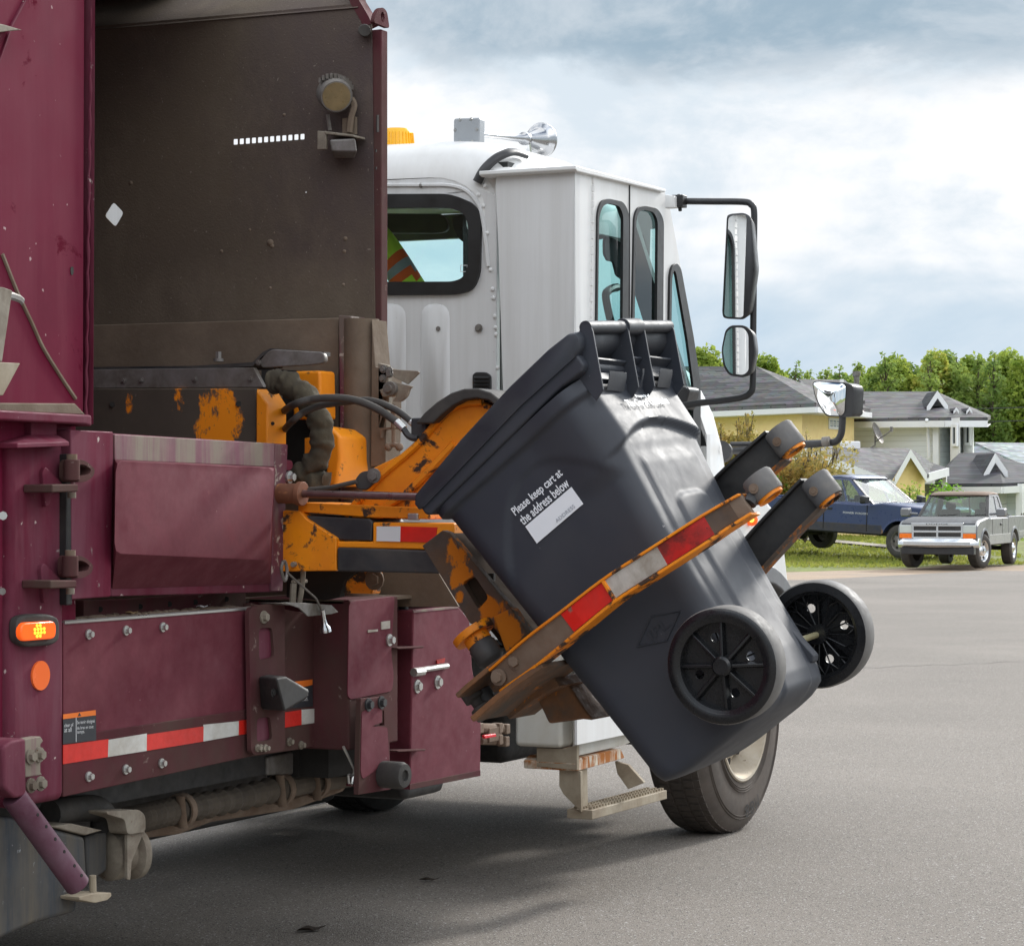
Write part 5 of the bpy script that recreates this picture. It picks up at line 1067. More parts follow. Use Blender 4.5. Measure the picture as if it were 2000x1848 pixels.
# wheels
def truck_wheel(name, c, side=1):
    W = empty(name, c, 'x', 'x'); del W['label']; del W['category']; W.parent = T
    ro = .53; w = .29
    prof = [(.30, 0), (.33, .004), (.40, .006), (.47, -.001), (.50, -.012), (.525, -.035), (ro, -.062), (ro, -w + .06), (.525, -w + .035), (.47, -w), (.30, -w)]
    ty = MB(); ty.torus_prof([(r, h) for r, h in prof], (0, 0, 0), (side, 0, 0), 96)
    tyo = ty.build('tyre', M['tyre'], W, smooth=35)
    for rr_, hh_ in ((.325, .006), (.345, .008), (.455, .004), (.468, .003), (.335, .007)):
        MB().torus_prof([(rr_ - .003, hh_ - .004), (rr_, hh_ + .0015), (rr_ + .003, hh_ - .004)], (0, 0, 0), (side, 0, 0), 96).build('sidewall_ring', M['tyre'], tyo)
    mb = MB()
    for k in range(72):
        a = 2 * math.pi * k / 72
        for q, (x, wd) in enumerate(((-.085, .045), (-.145, .05), (-.205, .045))):
            aa = a + q * .03; Mx = Matrix.Rotation(-aa + math.pi / 2, 3, 'X') if False else Matrix.Rotation(aa, 3, 'X')
            mb.box((x * side, -math.sin(aa) * (ro - .003), math.cos(aa) * (ro - .001)), (wd, .034, .015), Mx)
        mb.box((-.047 * side, -math.sin(a) * (ro - .010), math.cos(a) * (ro - .017)), (.03, .030, .026), Matrix.Rotation(a, 3, 'X'))
    mb.build('tread', M['tyre'], tyo)
    rim = MB(); rim.lathe([(.302, .004), (.296, .010), (.285, .008), (.275, -.02), (.255, -.06), (.235, -.10), (.20, -.075), (.16, -.05), (.14, -.045), (.11, -.05), (.11, -.01), (.09, .02), (.04, .03), (.001, .03)], (0, 0, 0), (side, 0, 0), 48)
    ri = rim.build('rim', M['rim'], W, smooth=40)
    mb = MB()
    for k in range(10): a = 2 * math.pi * k / 10; p = V((-.045 * side, .145 * math.cos(a), .145 * math.sin(a))); mb.cyl(p, p + V((.035 * side, 0, 0)), .014, None, 6)
    mb.build('lug_nut', M['rust_tan'], ri)
    for k in range(10): a = 2 * math.pi * (k + .5) / 10; p = V((-.082 * side, .205 * math.cos(a), .205 * math.sin(a))); MB().cyl(p, p + V((.01 * side, 0, 0)), .024, None, 14).build('hand_hole', M['dark_void'], ri)
    return W, tyo
M['tyre'] = pm('tyre', (.042, .038, .034), .75, var=.2, vscale=5, dirt=(.125, .10, .083), damt=.5, dscale=4, dsharp=.6, bump=.1)
M['tyre_letter'] = pm('tyre_letter', (.012, .011, .011), .6, var=.2)
M['rim'] = pm('rim', (.55, .50, .42), .38, metal=.55, var=.15, dirt=(.40, .33, .24), damt=.5, dscale=6, dsharp=.5, chip=(.12, .06, .03), camt=.2, cscale=30)
Wf, tf = truck_wheel('front_wheel', wc)
for k, ch in enumerate('88M'):
    a = R(-78 - (k - 1) * 0 + (k - 1) * 8.5); pos = V((.0072, -.405 * math.cos(a) * -1, .405 * math.sin(a)))
    rad = V((0, math.cos(a), math.sin(a))); tan = V((0, -math.sin(a), math.cos(a)))
    text(ch, 'tyre_letter', M['tyre_letter'], tf, pos + tan * .02 , -tan, rad, .046, .060, .0025)
Wl, _ = truck_wheel('front_wheel', V((-1.16, wc.y, wc.z)), -1)
for o_ in Wl.children_recursive: o_.data = o_.data.copy(); o_.data.materials[0] = M['dark_void']  # far wheel coloured near black for the deep shade it stands in
for x, s in ((1.08, 1), (-1.08, -1)): truck_wheel('rear_wheel', V((x, -2.75, .54)), s)
# ------------------------------------------------------------------ wheeled cart held by the gripper
K = empty('wheeled_cart', CO + V((0, 1.03, 0)), 'black wheeled garbage cart tilted in the grip of the orange truck arm', 'garbage cart')
KL = V(K.location)
def ky0(u): return .785 - .058 * max(0, min(1, u / .95)) * .95
def ky1(u): return 1.285 + .050 * max(0, min(1, u / .95))
def interp(x, T_):
    for (a, b), (c, d) in zip(T_, T_[1:]):
        if x <= c: return b + (d - b) * (x - a) / (c - a)
    return T_[-1][1]
def kb1(u): return interp(u, [(-.1, .05), (0, .105), (.02, .130), (.06, .145), (.13, .155), (.27, .163), (.53, .190), (.64, .208), (.78, .232), (1, .240)])
def kb0(u): return interp(u, [(-.1, -.19), (0, -.20), (.02, -.235), (.05, -.245), (.27, -.252), (.95, -.283), (1, -.283)])
def uarch(y): return .785 + .050 * max(-1.2, 1 - ((y - 1.03) / .25) ** 2)
def ucol(u, y): return .023 * ss(u, uarch(y) - .012, uarch(y) + .002)
def upanel(u, y):
    top = .615 - .5 * max(0, abs(y - 1.03) - .055) ** 1.2; w = ss(.105 - abs(y - 1.03), -.012, .012)
    return .009 * w * ss(top - u, -.010, .014)
def uridge(u, y): return .008 * ss(.190 - abs(y - 1.03), -.01, .012) * ss(.74 - u, -.02, .03)
def kring(u):
    b0, b1, y0, y1 = kb0(u), kb1(u), ky0(u), ky1(u); r = .055; P = []
    fl = ss(u, .925, .94) * .016
    if u < .03: k = (1 - math.sqrt(max(0, 1 - ((.03 - u) / .03) ** 2))) * .035; b0 += k; b1 -= k; y0 += k; y1 -= k
    b0 -= fl; y0 -= fl; y1 += fl; b1 += fl * .6
    def seg(a, b, n):
        for k in range(n): t = k / n; P.append((a[0] + (b[0] - a[0]) * t, a[1] + (b[1] - a[1]) * t))
    def cor(cx, cy, a0, n=6):
        for k in range(n): a = R(a0 + 90 * k / n); P.append((cx + r * math.cos(a), cy + r * math.sin(a)))
    seg((b0 + r, y0), (b1 - r, y0), 30); cor(b1 - r, y0 + r, -90); seg((b1, y0 + r), (b1, y1 - r), 44); cor(b1 - r, y1 - r, 0)
    seg((b1 - r, y1), (b0 + r, y1), 12); cor(b0 + r, y1 - r, 90); seg((b0, y1 - r), (b0, y0 + r), 10); cor(b0 + r, y0 + r, 180)
    out = []
    for b, y in P:
        wb = ss(b, b1 - r * 1.1, b1 - .0)                       # how much the point belongs to the handle face
        db = (ucol(u, y) + upanel(u, y) + uridge(u, y)) * wb
        ws_ = ss(y0 + .03 - y, 0, .03)                          # the near side
        arch = .880 - 3.2 * max(0, abs(b + .01) - .02) ** 1.75
        dy = .005 * ws_ * ss(arch - u, -.008, .012) * ss(u, .25, .33)
        ex = .014 * ws_ * ss(b, .02, .16) * ss(u, .70, .76) * (1 - wb)
        out.append(cart(b + db, y + dy - ex, u))
    return out
us = [0, .004, .01, .02] + [.03 + .92 * k / 170 for k in range(171)] + [.955, .975]
kb_ = MB(); kb_.loft([kring(u) for u in us]); kbody = kb_.build('body', M['cart'], K, smooth=50, loc=None)
# shift into the cart's own origin at the end (see reloc below)
def cprism(bu, y0, y1, name, mat, parent, bevel=.003, **k):
    return MB().prism([cart(b, y0, u) for b, u in bu], (0, y1 - y0, 0)).build(name, mat, parent, bevel, **k)
# lid
lp = [(-.300, .985), (-.316, .992), (-.316, 1.008), (-.300, 1.026), (-.10, 1.058), (.10, 1.078), (.25, 1.084), (.318, 1.080), (.336, 1.068), (.336, 1.052), (.322, 1.032), (.300, 1.020), (.10, 1.018)]
def lring(y, s, du=0): cx, cu = .01, 1.0; return [cart(cx + (b - cx) * s, y, cu + (u - cu) * (s if u > cu else 1) + du) for b, u in lp]
lid = MB().loft([lring(.694, .95), lring(.698, .985), lring(.712, 1.0), lring(.80, 1.01, .006), lring(1.03, 1.015, .014), lring(1.26, 1.01, .006), lring(1.350, 1.0), lring(1.364, .985), lring(1.368, .95)]).build('lid', M['cart_lid'], K, smooth=45)
cprism([(-.296, .958), (.0, .974), (.215, .984), (.285, .978), (.302, .990), (.302, 1.026), (.0, 1.026), (-.306, .995), (-.308, .970)], .702, 1.358, 'rim', M['cart'], K, .008)
# handle
hb, hu = .352, 1.072
hd = MB(); hd.tube([cart(hb, .735, hu), cart(hb, 1.30, hu)], .0175, 16); hdo = hd.build('handle', M['cart_lid'], K)
MB().tube([cart(hb, .975, hu), cart(hb, 1.082, hu)], .0235, 16).build('hinge_loop', M['cart_lid'], hdo, .002)
cprism([(.25, 1.06), (.33, 1.065), (.352, 1.095), (.33, 1.098), (.25, 1.085)], .978, 1.08, 'lid_strap', M['cart_lid'], hdo, .004)
for y in (.738, .972, 1.082, 1.292):
    cprism([(.352, 1.085), (.368, 1.072), (.362, 1.05), (.292, .912), (.258, .902), (.255, .98), (.300, 1.06)], y - .0035, y + .0035, 'handle_rib', M['cart'], hdo, .0015)
for y0, y1 in ((.745, .968), (.978, 1.076), (1.088, 1.288)):
    cprism([(.25, .985), (.315, .998), (.315, 1.004), (.25, .992)], y0, y1, 'handle_web', M['cart'], hdo, .001)
    cprism([(.30, .95), (.308, .96), (.275, .93), (.27, .925)][::1], y0 + .07, y1 - .04, 'hinge_block', M['cart_lid'], hdo, .001)
    cprism([(.25, .94), (.285, .955), (.285, .985), (.25, .98)], y0 + .02, y1 - .02, 'handle_web', M['cart'], hdo, .002)
# wheels and axle
def cart_wheel(y, out):
    """y: outer face, out: -1 towards the camera side, +1 away"""
    c = cart(.144, y, .141); W = empty('wheel', c - KL, 'x', 'x', None, (math.atan(ROLL), 0, 0)); del W['label']; del W['category']; W.parent = K
    ax = V((0, -1, 0)) if out < 0 else V((0, 1, 0)); Z = V((0, 0, 0))
    MB().torus_prof([(.119, -.002), (.122, .0), (.140, 0), (.146, -.004), (.149, -.012), (.149, -.068), (.145, -.076), (.122, -.078), (.119, -.07)], Z, ax, 64).build('tyre', [M['cart_wheel'], M['cart_tyre']], W, smooth=35)
    for p_ in W.children[-1].data.polygons:
        if math.hypot(p_.center.x, p_.center.z) > .1462: p_.material_index = 1
    dm = MB(); ringo = [V((.119 * math.cos(a), 0, .119 * math.sin(a))) - ax * .034 for a in [2 * math.pi * k / 48 for k in range(48)]]
    hol = []
    for k in range(4):
        a0 = k * math.pi / 2 + .35; hc = V((.074 * math.cos(a0), 0, .074 * math.sin(a0))) - ax * .034
        hol.append([hc + V((.0125 * math.cos(t * .5236), 0, .0125 * math.sin(t * .5236))) for t in range(12)])
    dm.plate([ringo] + hol, ax * .004)
    dm.torus_prof([(.112, -.004), (.121, -.001), (.121, -.074), (.112, -.070)], Z, ax, 48)
    do = dm.build('disc', M['cart_wheel'], W)
    mb = MB()
    for k in range(8):
        a = k * math.pi / 4 + .05; u = V((math.cos(a), 0, math.sin(a))); w = V((-math.sin(a), 0, math.cos(a)))
        P0, P1 = u * .02, u * .116
        mb.loft([[P0 + w * .008 - ax * .034, P0 - w * .008 - ax * .034, P0 - w * .004 - ax * .008, P0 + w * .004 - ax * .008], [P1 + w * .010 - ax * .034, P1 - w * .010 - ax * .034, P1 - w * .004 - ax * .016, P1 + w * .004 - ax * .016]])
    mb.build('spoke', M['cart_wheel'], W, .002)
    mb = MB()
    for k in range(16):
        a = k * math.pi / 8; u = V((math.cos(a), 0, math.sin(a))); u2 = V((math.cos(a + .196), 0, math.sin(a + .196))); u3 = V((math.cos(a + .393), 0, math.sin(a + .393)))
        mb.tube([u * .024 - ax * .045, u * .113 - ax * .055], .0022, 4); mb.tube([u * .085 - ax * .054, u2 * .113 - ax * .062, u3 * .085 - ax * .054], .0026, 4)
    mb.build('inner_rib', M['cart_wheel'], W)
    MB().lathe([(.001, .004), (.020, .004), (.026, -.002), (.028, -.03), (.028, -.07), (.001, -.07)], Z, ax, 24).build('hub', M['cart_wheel'], W)
    return W
cart_wheel(.655, -1); cart_wheel(1.445, 1)
MB().cyl(cart(.144, .70, .141), cart(.144, 1.40, .141), .009, None, 12).build('axle', M['brass'], K)
for y in (.845, 1.175):
    cprism([(.12, .235), (.162, .205), (.174, .078), (.162, .066), (.08, .076)], y, y + .045, 'axle_bracket', M['cart'], K, .004)
# the wheel bays pressed into the sides
wbay = [cart(.150 + .168 * math.cos(a), .778, .150 + .168 * math.sin(a)) for a in [2 * math.pi * k / 40 for k in range(40)]]
# printing on the side and on the handle face
yd_s = CU - V((0, .058, 0))
def kside(b, u): return cart(b, ky0(u) + .005 - .002, u)
text('Please keep cart at', 'printed_text', M['print_white'], K, kside(-.112, .803), CB, yd_s, .176, .030, .0015, .018)
text('the address below', 'printed_text', M['print_white'], K, kside(-.110, .7755), CB, yd_s, .172, .026, .0015, .018)
q = [kside(-.108, .771), kside(-.110, .716), kside(.060, .716), kside(.062, .771)]
ad = MB().prism(q, (0, -.0012, 0)).build('address_panel', M['print_white'], K)
text('ADDRESS', 'printed_text', M['print_grey'], ad, kside(-.030, .722) - V((0, .0022, 0)), CB, yd_s, .068, .010, .0008)
def kback(u, y): return kb1(u) + ucol(u, y) + upanel(u, y) + uridge(u, y)
def onback(u, y): return cart(kback(u, y) + .008, y, u)
bt = (cart(kback(.88, 1.0), 0, .88) - cart(kback(.85, 1.0), 0, .85))
text('The City of Cold Lake', 'printed_text', M['print_white'], K, onback(.862, .885), (0, 1, ROLL), bt, .285, .030, .001, .008)
text('Property of', 'printed_text', M['print_white'], K, onback(.893, .975), (0, 1, ROLL), bt, .095, .013, .001, .02)
# pressed diamond emblem with letters
mb = MB(); dp = [kside(b, u) + V((0, -.002, 0)) for b, u in ((-.055, .335), (.025, .372), (.098, .335), (.02, .298), (-.055, .335))]
mb.tube(dp, .0022, 5)
em = mb.build('pressed_emblem', M['cart_lid'], K)
text('IPL', 'pressed_letters', M['cart_lid'], em, kside(-.012, .322) - V((0, .001, 0)), CB, yd_s, .066, .026, .001, .01)

def reloc(root):
    """meshes directly below the root were modelled in world space: move them into the root's space"""
    for ch in root.children_recursive:
        if ch.type == 'MESH' and ch.parent.type != 'EMPTY' or (ch.type == 'MESH' and ch.parent == root):
            ch.data.transform(Matrix.Translation(-V(root.location)))
reloc(K)

# ------------------------------------------------------------------ driver
D = empty('person', (-.12, 3.86, 1.715), 'driver in a lime high visibility jacket seated in the white cab behind the rear window', 'person')
def skin_mesh(name, nodes, edges, mats, parent, root=0, sub=2):
    me = bpy.data.meshes.new(name); me.from_pydata([n[0] for n in nodes], edges, [])
    o = bpy.data.objects.new(name, me); COL.objects.link(o)
    s = o.modifiers.new('skin', 'SKIN'); s.use_smooth_shade = True
    for i, n in enumerate(nodes):
        sv_ = me.skin_vertices[0].data[i]; sv_.radius = (n[1], n[1] if len(n) < 3 else n[2]); sv_.use_root = (i == root)
    ss_ = o.modifiers.new('sub', 'SUBSURF'); ss_.levels = sub; ss_.render_levels = sub
    dg = bpy.context.evaluated_depsgraph_get(); m2 = bpy.data.meshes.new_from_object(o.evaluated_get(dg))
    bpy.data.objects.remove(o); m2.name = name
    m2.materials.clear()
    for m_ in mats: m2.materials.append(m_)
    for p in m2.polygons: p.use_smooth = True
    o = bpy.data.objects.new(name, m2); COL.objects.link(o); o.parent = parent; return o
J = [((-.02, -.02, .36), .13, .15), ((-.01, 0, .55), .125, .15), ((0, .02, .76), .12, .17), ((0, .03, .90), .07), ((0, .05, .98), .052), ((.0, .08, 1.07), .085), ((0, .085, 1.15), .080),
     ((.20, .02, .87), .062), ((.33, .05, .66), .05), ((.34, .28, .56), .036), ((.34, .34, .555), .030),
     ((-.20, .02, .86), .062), ((-.27, .10, .58), .05), ((-.22, .36, .56), .036), ((-.21, .42, .56), .030),
     ((.11, .05, .33), .09), ((.14, .42, .33), .075), ((.14, .52, -.05), .055), ((.14, .60, -.14), .04),
     ((-.13, .05, .33), .09), ((-.16, .42, .33), .075), ((-.16, .52, -.05), .055), ((-.16, .60, -.14), .04)]
Eg = [(0, 1), (1, 2), (2, 3), (3, 4), (4, 5), (5, 6), (2, 7), (7, 8), (8, 9), (9, 10), (2, 11), (11, 12), (12, 13), (13, 14), (0, 15), (15, 16), (16, 17), (17, 18), (0, 19), (19, 20), (20, 21), (21, 22)]
for wi_ in (10, 14):
    p = V(J[wi_][0])
    for k, (dx, l) in enumerate(((-.032, .05), (-.011, .062), (.011, .058), (.031, .045))):
        a = len(J); J.append((tuple(p + V((dx, .045, 0))), .010)); J.append((tuple(p + V((dx, .045 + l * .7, -.008))), .009)); J.append((tuple(p + V((dx, .045 + l, -.03))), .008))
        Eg += [(wi_, a), (a, a + 1), (a + 1, a + 2)]
    a = len(J); s_ = -1 if wi_ == 10 else 1
    J.append((tuple(p + V((s_ * .042, .015, -.01))), .011)); J.append((tuple(p + V((s_ * .05, .05, -.02))), .009)); Eg += [(wi_, a), (a, a + 1)]
bodyo = skin_mesh('body', J, Eg, [M['skin'], M['cloth_dark']], D)
for p in bodyo.data.polygons:
    c = p.center
    if c.z < .45 and not (c.y > .25 and c.z > .48): p.material_index = 1
jk = [((-.02, -.02, .38), .145, .165), ((-.01, 0, .55), .142, .165), ((0, .02, .76), .135, .185), ((0, .03, .88), .08), ((.20, .02, .87), .075), ((.33, .05, .66), .066), ((.34, .24, .575), .05), ((-.20, .02, .86), .075), ((-.27, .10, .58), .066), ((-.225, .32, .56), .05)]
jo = skin_mesh('jacket', jk, [(0, 1), (1, 2), (2, 3), (2, 4), (4, 5), (5, 6), (2, 7), (7, 8), (8, 9)], [M['hivis'], M['hivis_orange'], M['hivis_silver']], D)
sa, sb = V(jk[4][0]), V(jk[5][0])
for p in jo.data.polygons:
    c = p.center; t = (c - sa).dot((sb - sa)) / (sb - sa).length_squared
    if c.x > .17 and t > .1 and ((c - sa) - (sb - sa) * t).length < .10:
        for a, b, mi in ((.36, .50, 1), (.50, .72, 2), (.72, .86, 1)):
            if a < t < b: p.material_index = mi
    elif c.z < .62 and abs(c.x) < .2: p.material_index = 1 if (c.z % .14) < .04 else 0
mb = MB(); mb.sphere((0, .07, 1.14), .098, 14, 10, (.95, 1.05, 1)); mb.build('hair', M['hair'], D)
mb = MB(); mb.sphere((.032, .168, 1.105), .012); mb.sphere((-.032, .168, 1.105), .012); mb.build('eyes', M['decal_white'], D)
mb = MB(); mb.sphere((0, .178, 1.075), .016, 8, 6, (1, 1.2, 1.3)); mb.sphere((.088, .08, 1.08), .02, 8, 6, (.4, 1, 1.4)); mb.sphere((-.088, .08, 1.08), .02, 8, 6, (.4, 1, 1.4)); mb.build('nose_and_ears', M['skin'], D)
for p_ in D.children:
    pass

# ------------------------------------------------------------------ parked pickups
def pickup(name, label, P, loc, hv, pitch=0.0):
    hx = math.atan2(hv.y, hv.x)
    Z = empty(name, loc, label, 'pickup truck', 'pickup trucks parked by the street', (0, -pitch, hx))
    paint, low_m, W = P['paint'], P['low'], P['W']; h = W / 2
    xf, xr, wr = P['xf'], P['xr'], P['wr']; nose, tail, cowl, cabr = P['nose'], P['tail'], P['cowl'], P['cabr']
    belt, H, sill, hood, rail = P['belt'], P['H'], P['sill'], P['hood'], P['rail']; ar = wr + P['gap']
    def arch(xc, a0=178, a1=2, n=14): return [(xc + ar * math.cos(R(a0 + (a1 - a0) * k / n)), max(sill, wr + ar * math.sin(R(a0 + (a1 - a0) * k / n)))) for k in range(n + 1)]
    # front clip + cab lower body: one profile with the wheel arch cut
    prof = [(cabr, sill), (cabr, belt), (cowl, belt + .01), (cowl + .3, hood + .0), (nose - .25, hood - .07), (nose - .04, hood - .16), (nose, hood - .24), (nose, sill + .16), (nose - .05, sill + .02)] + arch(xf, 2, 178)
    bmx = MB(); secs_ = []
    for y, ins in ((-h, .035), (-h + .04, 0), (h - .04, 0), (h, .035)):
        secs_.append([V((x, y, z - (ins if z > belt - .25 else 0) * (.8 if x > cowl - .1 else .3))) for x, z in prof])
    bmx.loft(secs_); body_ = bmx.build('body', paint, Z, .03, smooth=35, seg=3)
    # bed
    bedp = [(tail, sill + .12), (tail, rail), (cabr - .03, rail), (cabr - .03, sill)] + arch(xr, 2, 178)
    bed = MB()
    for s in (-1, 1): bed.prism([V((x, s * h, z)) for x, z in bedp], (0, -s * .10, 0))
    bed.bb(tail, tail + .06, -h + .10, h - .10, sill + .12, rail); bed.bb(tail + .06, cabr - .03, -h + .10, h - .10, .74, .78); bed.bb(cabr - .09, cabr - .03, -h + .1, h - .1, .78, rail)
    bed.build('bed', paint, Z, .018, seg=2)
    MB().bb(tail + .1, nose - .3, -h + .16, h - .16, sill - .06, sill + .22).build('underbody', M['black_matte'], Z)
    if P.get('rocker'):
        for s in (-1, 1):
            rk = MB(); rk.bb(xr + ar + .02, xf - ar - .02, s * (h - .03), s * (h + .004), sill - .02, sill + .20); rk.bb(tail + .02, xr - ar - .02, s * (h - .03), s * (h + .004), sill + .12, sill + .24)
            rk.build('rocker', low_m, Z, .01)
    # greenhouse
    t0, t1 = P['roof_f'], P['roof_r']; wt_, wb_ = h * .76, h * .93
    G = {}
    for s in (-1, 1):
        A = [V((cowl, s * wb_, belt)), V((cabr + .02, s * wb_, belt)), V((t1, s * wt_, H - .06)), V((t0, s * wt_, H - .06))]
        def q(u, v, A=A): return (A[0] * (1 - u) + A[1] * u) * (1 - v) + (A[3] * (1 - u) + A[2] * u) * v
        wins = [rnd([q(a, .06), q(b, .06), q(b2, .90), q(a2, .90)], .05) for a, b, b2, a2 in P['wins']]
        MB().plate([A] + wins, (0, -s * .04, 0)).build('cab_side', P.get('cabpaint', paint), Z)
        for w in wins: MB().prism([p + V((0, -s * .012, 0)) for p in w], (0, -s * .004, 0)).build('side_window', M['car_glass'], Z)
    A = [V((cowl + .02, -wb_, belt)), V((cowl + .02, wb_, belt)), V((t0, wt_, H - .06)), V((t0, -wt_, H - .06))]
    def q(u, v, A=A): return (A[0] * (1 - u) + A[1] * u) * (1 - v) + (A[3] * (1 - u) + A[2] * u) * v
    w = rnd([q(.05, .05), q(.95, .05), q(.95, .93), q(.05, .93)], .06)
    wso = MB().plate([A, w], (-.03, 0, 0)).build('windscreen_frame', M['seal'], Z)
    MB().prism([p + V((-.006, 0, .0)) for p in w], (-.005, 0, 0)).build('windscreen', M['car_glass'], wso)
    mb = MB()
    for y0 in (-.05, .35): mb.tube([q(.35 + y0, .04) + V((.03, 0, .02)), q(.62 + y0, .10) + V((.02, 0, .02))], .012, 5)
    mb.build('wiper', M['seal'], wso)
    A = [V((cabr + .02, -wb_, belt)), V((cabr + .02, wb_, belt)), V((t1, wt_, H - .06)), V((t1, -wt_, H - .06))]
    w = rnd([q(.08, .1, A), q(.92, .1, A), q(.92, .88, A), q(.08, .88, A)], .05)
    bk = MB().plate([A, w], (.03, 0, 0)).build('back_panel', paint, Z); MB().prism([p + V((.01, 0, 0)) for p in w], (.004, 0, 0)).build('rear_window', M['car_glass'], bk)
    MB().tube([q(.5, .1, A) + V((.02, 0, 0)), q(.5, .88, A) + V((.02, 0, 0))], .014, 4).build('window_bar', M['seal'], bk)
    rl = []
    for x, dz in ((t0 + .06, -.07), (t0 - .02, -.02), ((t0 + t1) / 2, 0), (t1 + .02, -.02), (t1 - .03, -.07)):
        rl.append([V((x, y * wt_, H + dz - (0 if abs(y) < .7 else .05 if abs(y) > .95 else .012))) for y in (-1.02, -.93, -.6, 0, .6, .93, 1.02)] + [V((x, y * wt_, H - .085)) for y in (1, -1)])
    MB().loft(rl).build('roof', P.get('roofpaint', paint), Z, smooth=50)
    for y in (-.38, .38): 
        s_ = MB().bb(cabr + .35, cabr + .75, y - .22, y + .22, .6, 1.0).bb(cabr + .25, cabr + .38, y - .22, y + .22, .9, belt + .18).bb(cabr + .27, cabr + .35, y - .12, y + .12, belt + .18, belt + .34).build('seat', M['cab_dark'], Z, .04)
    MB().bb(cowl - .25, cowl, -wb_ + .05, wb_ - .05, belt - .2, belt + .03).build('dashboard', M['cab_dark'], Z, .03)
    # wheels
    for x in (xf, xr):
        for s in (-1, 1):
            st_ = P.get('steer', 0) if x == xf else 0
            We = empty('wheel', (x, s * (h - .02), wr), 'x', 'x', None, (0, 0, st_)); del We['label']; del We['category']; We.parent = Z
            ty_ = MB().torus_prof([(wr * .60, 0), (wr * .8, .012), (wr * .93, 0), (wr, -.03), (wr, -.20), (wr * .93, -.23), (wr * .6, -.23)], (0, 0, 0), (0, s, 0), 40).build('tyre', M['rubber'], We, smooth=40)
            MB().lathe([(wr * .61, .0), (wr * .57, -.01), (wr * .52, -.06), (wr * .36, -.05), (wr * .30, -.015), (wr * .16, -.005), (wr * .14, .02), (.001, .025)], (0, 0, 0), (0, s, 0), 32).build('rim', P['rim'], We, smooth=35)
            mb = MB()
            for k in range(6): a = k * math.pi / 3; c = V((wr * .44 * math.cos(a), -s * .05, wr * .44 * math.sin(a))); mb.cyl(c, c + V((0, s * .006, 0)), wr * .075, None, 10)
            mb.build('rim_hole', M['dark_void'], We)
            fl_ = MB(); an = [R(2 + 176 * k / 14) for k in range(15)]
            fl_.loft([[V((x + (ar + d) * math.cos(a), s * (h + o_), max(sill, wr + (ar + d) * math.sin(a)))) for d, o_ in ((-.005, -.03), (.0, .014), (.05, .010), (.06, -.01))] for a in an]); fl_.build('wheel_flare', P.get('flare', paint), Z, smooth=50)
    # door details
    for s in (-1, 1):
        mb = MB(); ys_ = s * (h + .002)
        for x in P['doors']: mb.bb(x - .008, x + .008, ys_ - .01, ys_ + .001, sill + .03, belt - .02)
        mb.bb(cabr - .030, cabr + .001, s * (h - .06), s * (h - .03), sill + .05, belt); mb.build('door_seam', M['dark_void'], Z)
        hx_ = P['doors'][0] + .16; MB().bb(hx_ - .09, hx_ + .09, s * (h - .005), s * (h + .018), belt - .17, belt - .12).build('door_handle', M['seal'], Z, .008)
        mr = MB(); mr.tube([V((cowl - .10, s * wb_, belt + .08)), V((cowl - .04, s * (h + .16), belt + .10))], .03, 8); mr.loft([rnd([V((cowl - .12, s * (h + .08), belt + .02)), V((cowl - .12, s * (h + .32), belt + .02)), V((cowl - .12, s * (h + .32), belt + .22)), V((cowl - .12, s * (h + .08), belt + .22))], .04), rnd([V((cowl + .02, s * (h + .11), belt + .04)), V((cowl + .02, s * (h + .30), belt + .04)), V((cowl + .02, s * (h + .30), belt + .19)), V((cowl + .02, s * (h + .11), belt + .19))], .04)])
        mr.build('side_mirror', M['trim_black'] if P['mirror'] == 'black' else paint, Z, .01)
    # front end
    zc = hood - .30; gh = P['grille_h']
    gr = MB().bb(nose - .05, nose + .012, -h * .60, h * .60, zc - gh / 2, zc + gh / 2).build('grille', M['black_matte'], Z, .01)
    mb = MB(); t = .022; x1 = nose + .028
    for z0_ in (zc - gh / 2, zc, zc + gh / 2): mb.bb(nose - .02, x1, -h * .62, h * .62, z0_ - t, z0_ + t)
    for y in (-h * .62, 0, h * .62): mb.bb(nose - .02, x1 - .002, y - t, y + t, zc - gh / 2, zc + gh / 2)
    mb.bb(nose - .02, x1 + .004, -h * .66, h * .66, zc + gh / 2 + .005, zc + gh / 2 + .05); mb.build('grille_bar', M['chrome'], gr, .004)
    mb = MB()
    for k in range(1, 8):
        y = -h * .6 + h * 1.2 * k / 8; mb.bb(nose, nose + .018, y - .006, y + .006, zc - gh / 2, zc + gh / 2)
    mb.build('grille_slat', M['trim_black'], gr)
    for s in (-1, 1):
        y0, y1 = s * h * .64, s * h * .965
        hl = MB().bb(nose - .06, nose + .008, y0, y1, zc - gh * .12, zc + gh / 2).build('headlight', M['lamp'], Z, .012)
        MB().bb(nose - .06, nose + .010, y0, y1, zc - gh / 2 - .01, zc - gh * .16).build('indicator', M['indicator'], Z, .010)
    bp = MB(); secs_ = []
    for y, dx in ((-h - .02, -.16), (-h * .85, -.02), (0, .03), (h * .85, -.02), (h + .02, -.16)):
        secs_.append([V((nose + .04 + dx, y, P['bz'])), V((nose + .10 + dx, y, P['bz'] + .05)), V((nose + .10 + dx, y, P['bz'] + .13)), V((nose + .05 + dx, y, P['bz'] + .20)), V((nose - .08 + dx, y, P['bz'] + .20)), V((nose - .08 + dx, y, P['bz']))])
    bp.loft(secs_); bp.build('front_bumper', P['bumper'], Z, .008)
    MB().bb(nose - .2, nose + .03, -h * .92, h * .92, P['bz'] - .15, P['bz'] - .004).build('air_dam', M['trim_black'], Z, .02)
    mb = MB(); mb.bb(tail - .12, tail - .02, -h * .95, h * .95, sill + .05, sill + .2); mb.build('rear_bumper', P['bumper'], Z, .02)
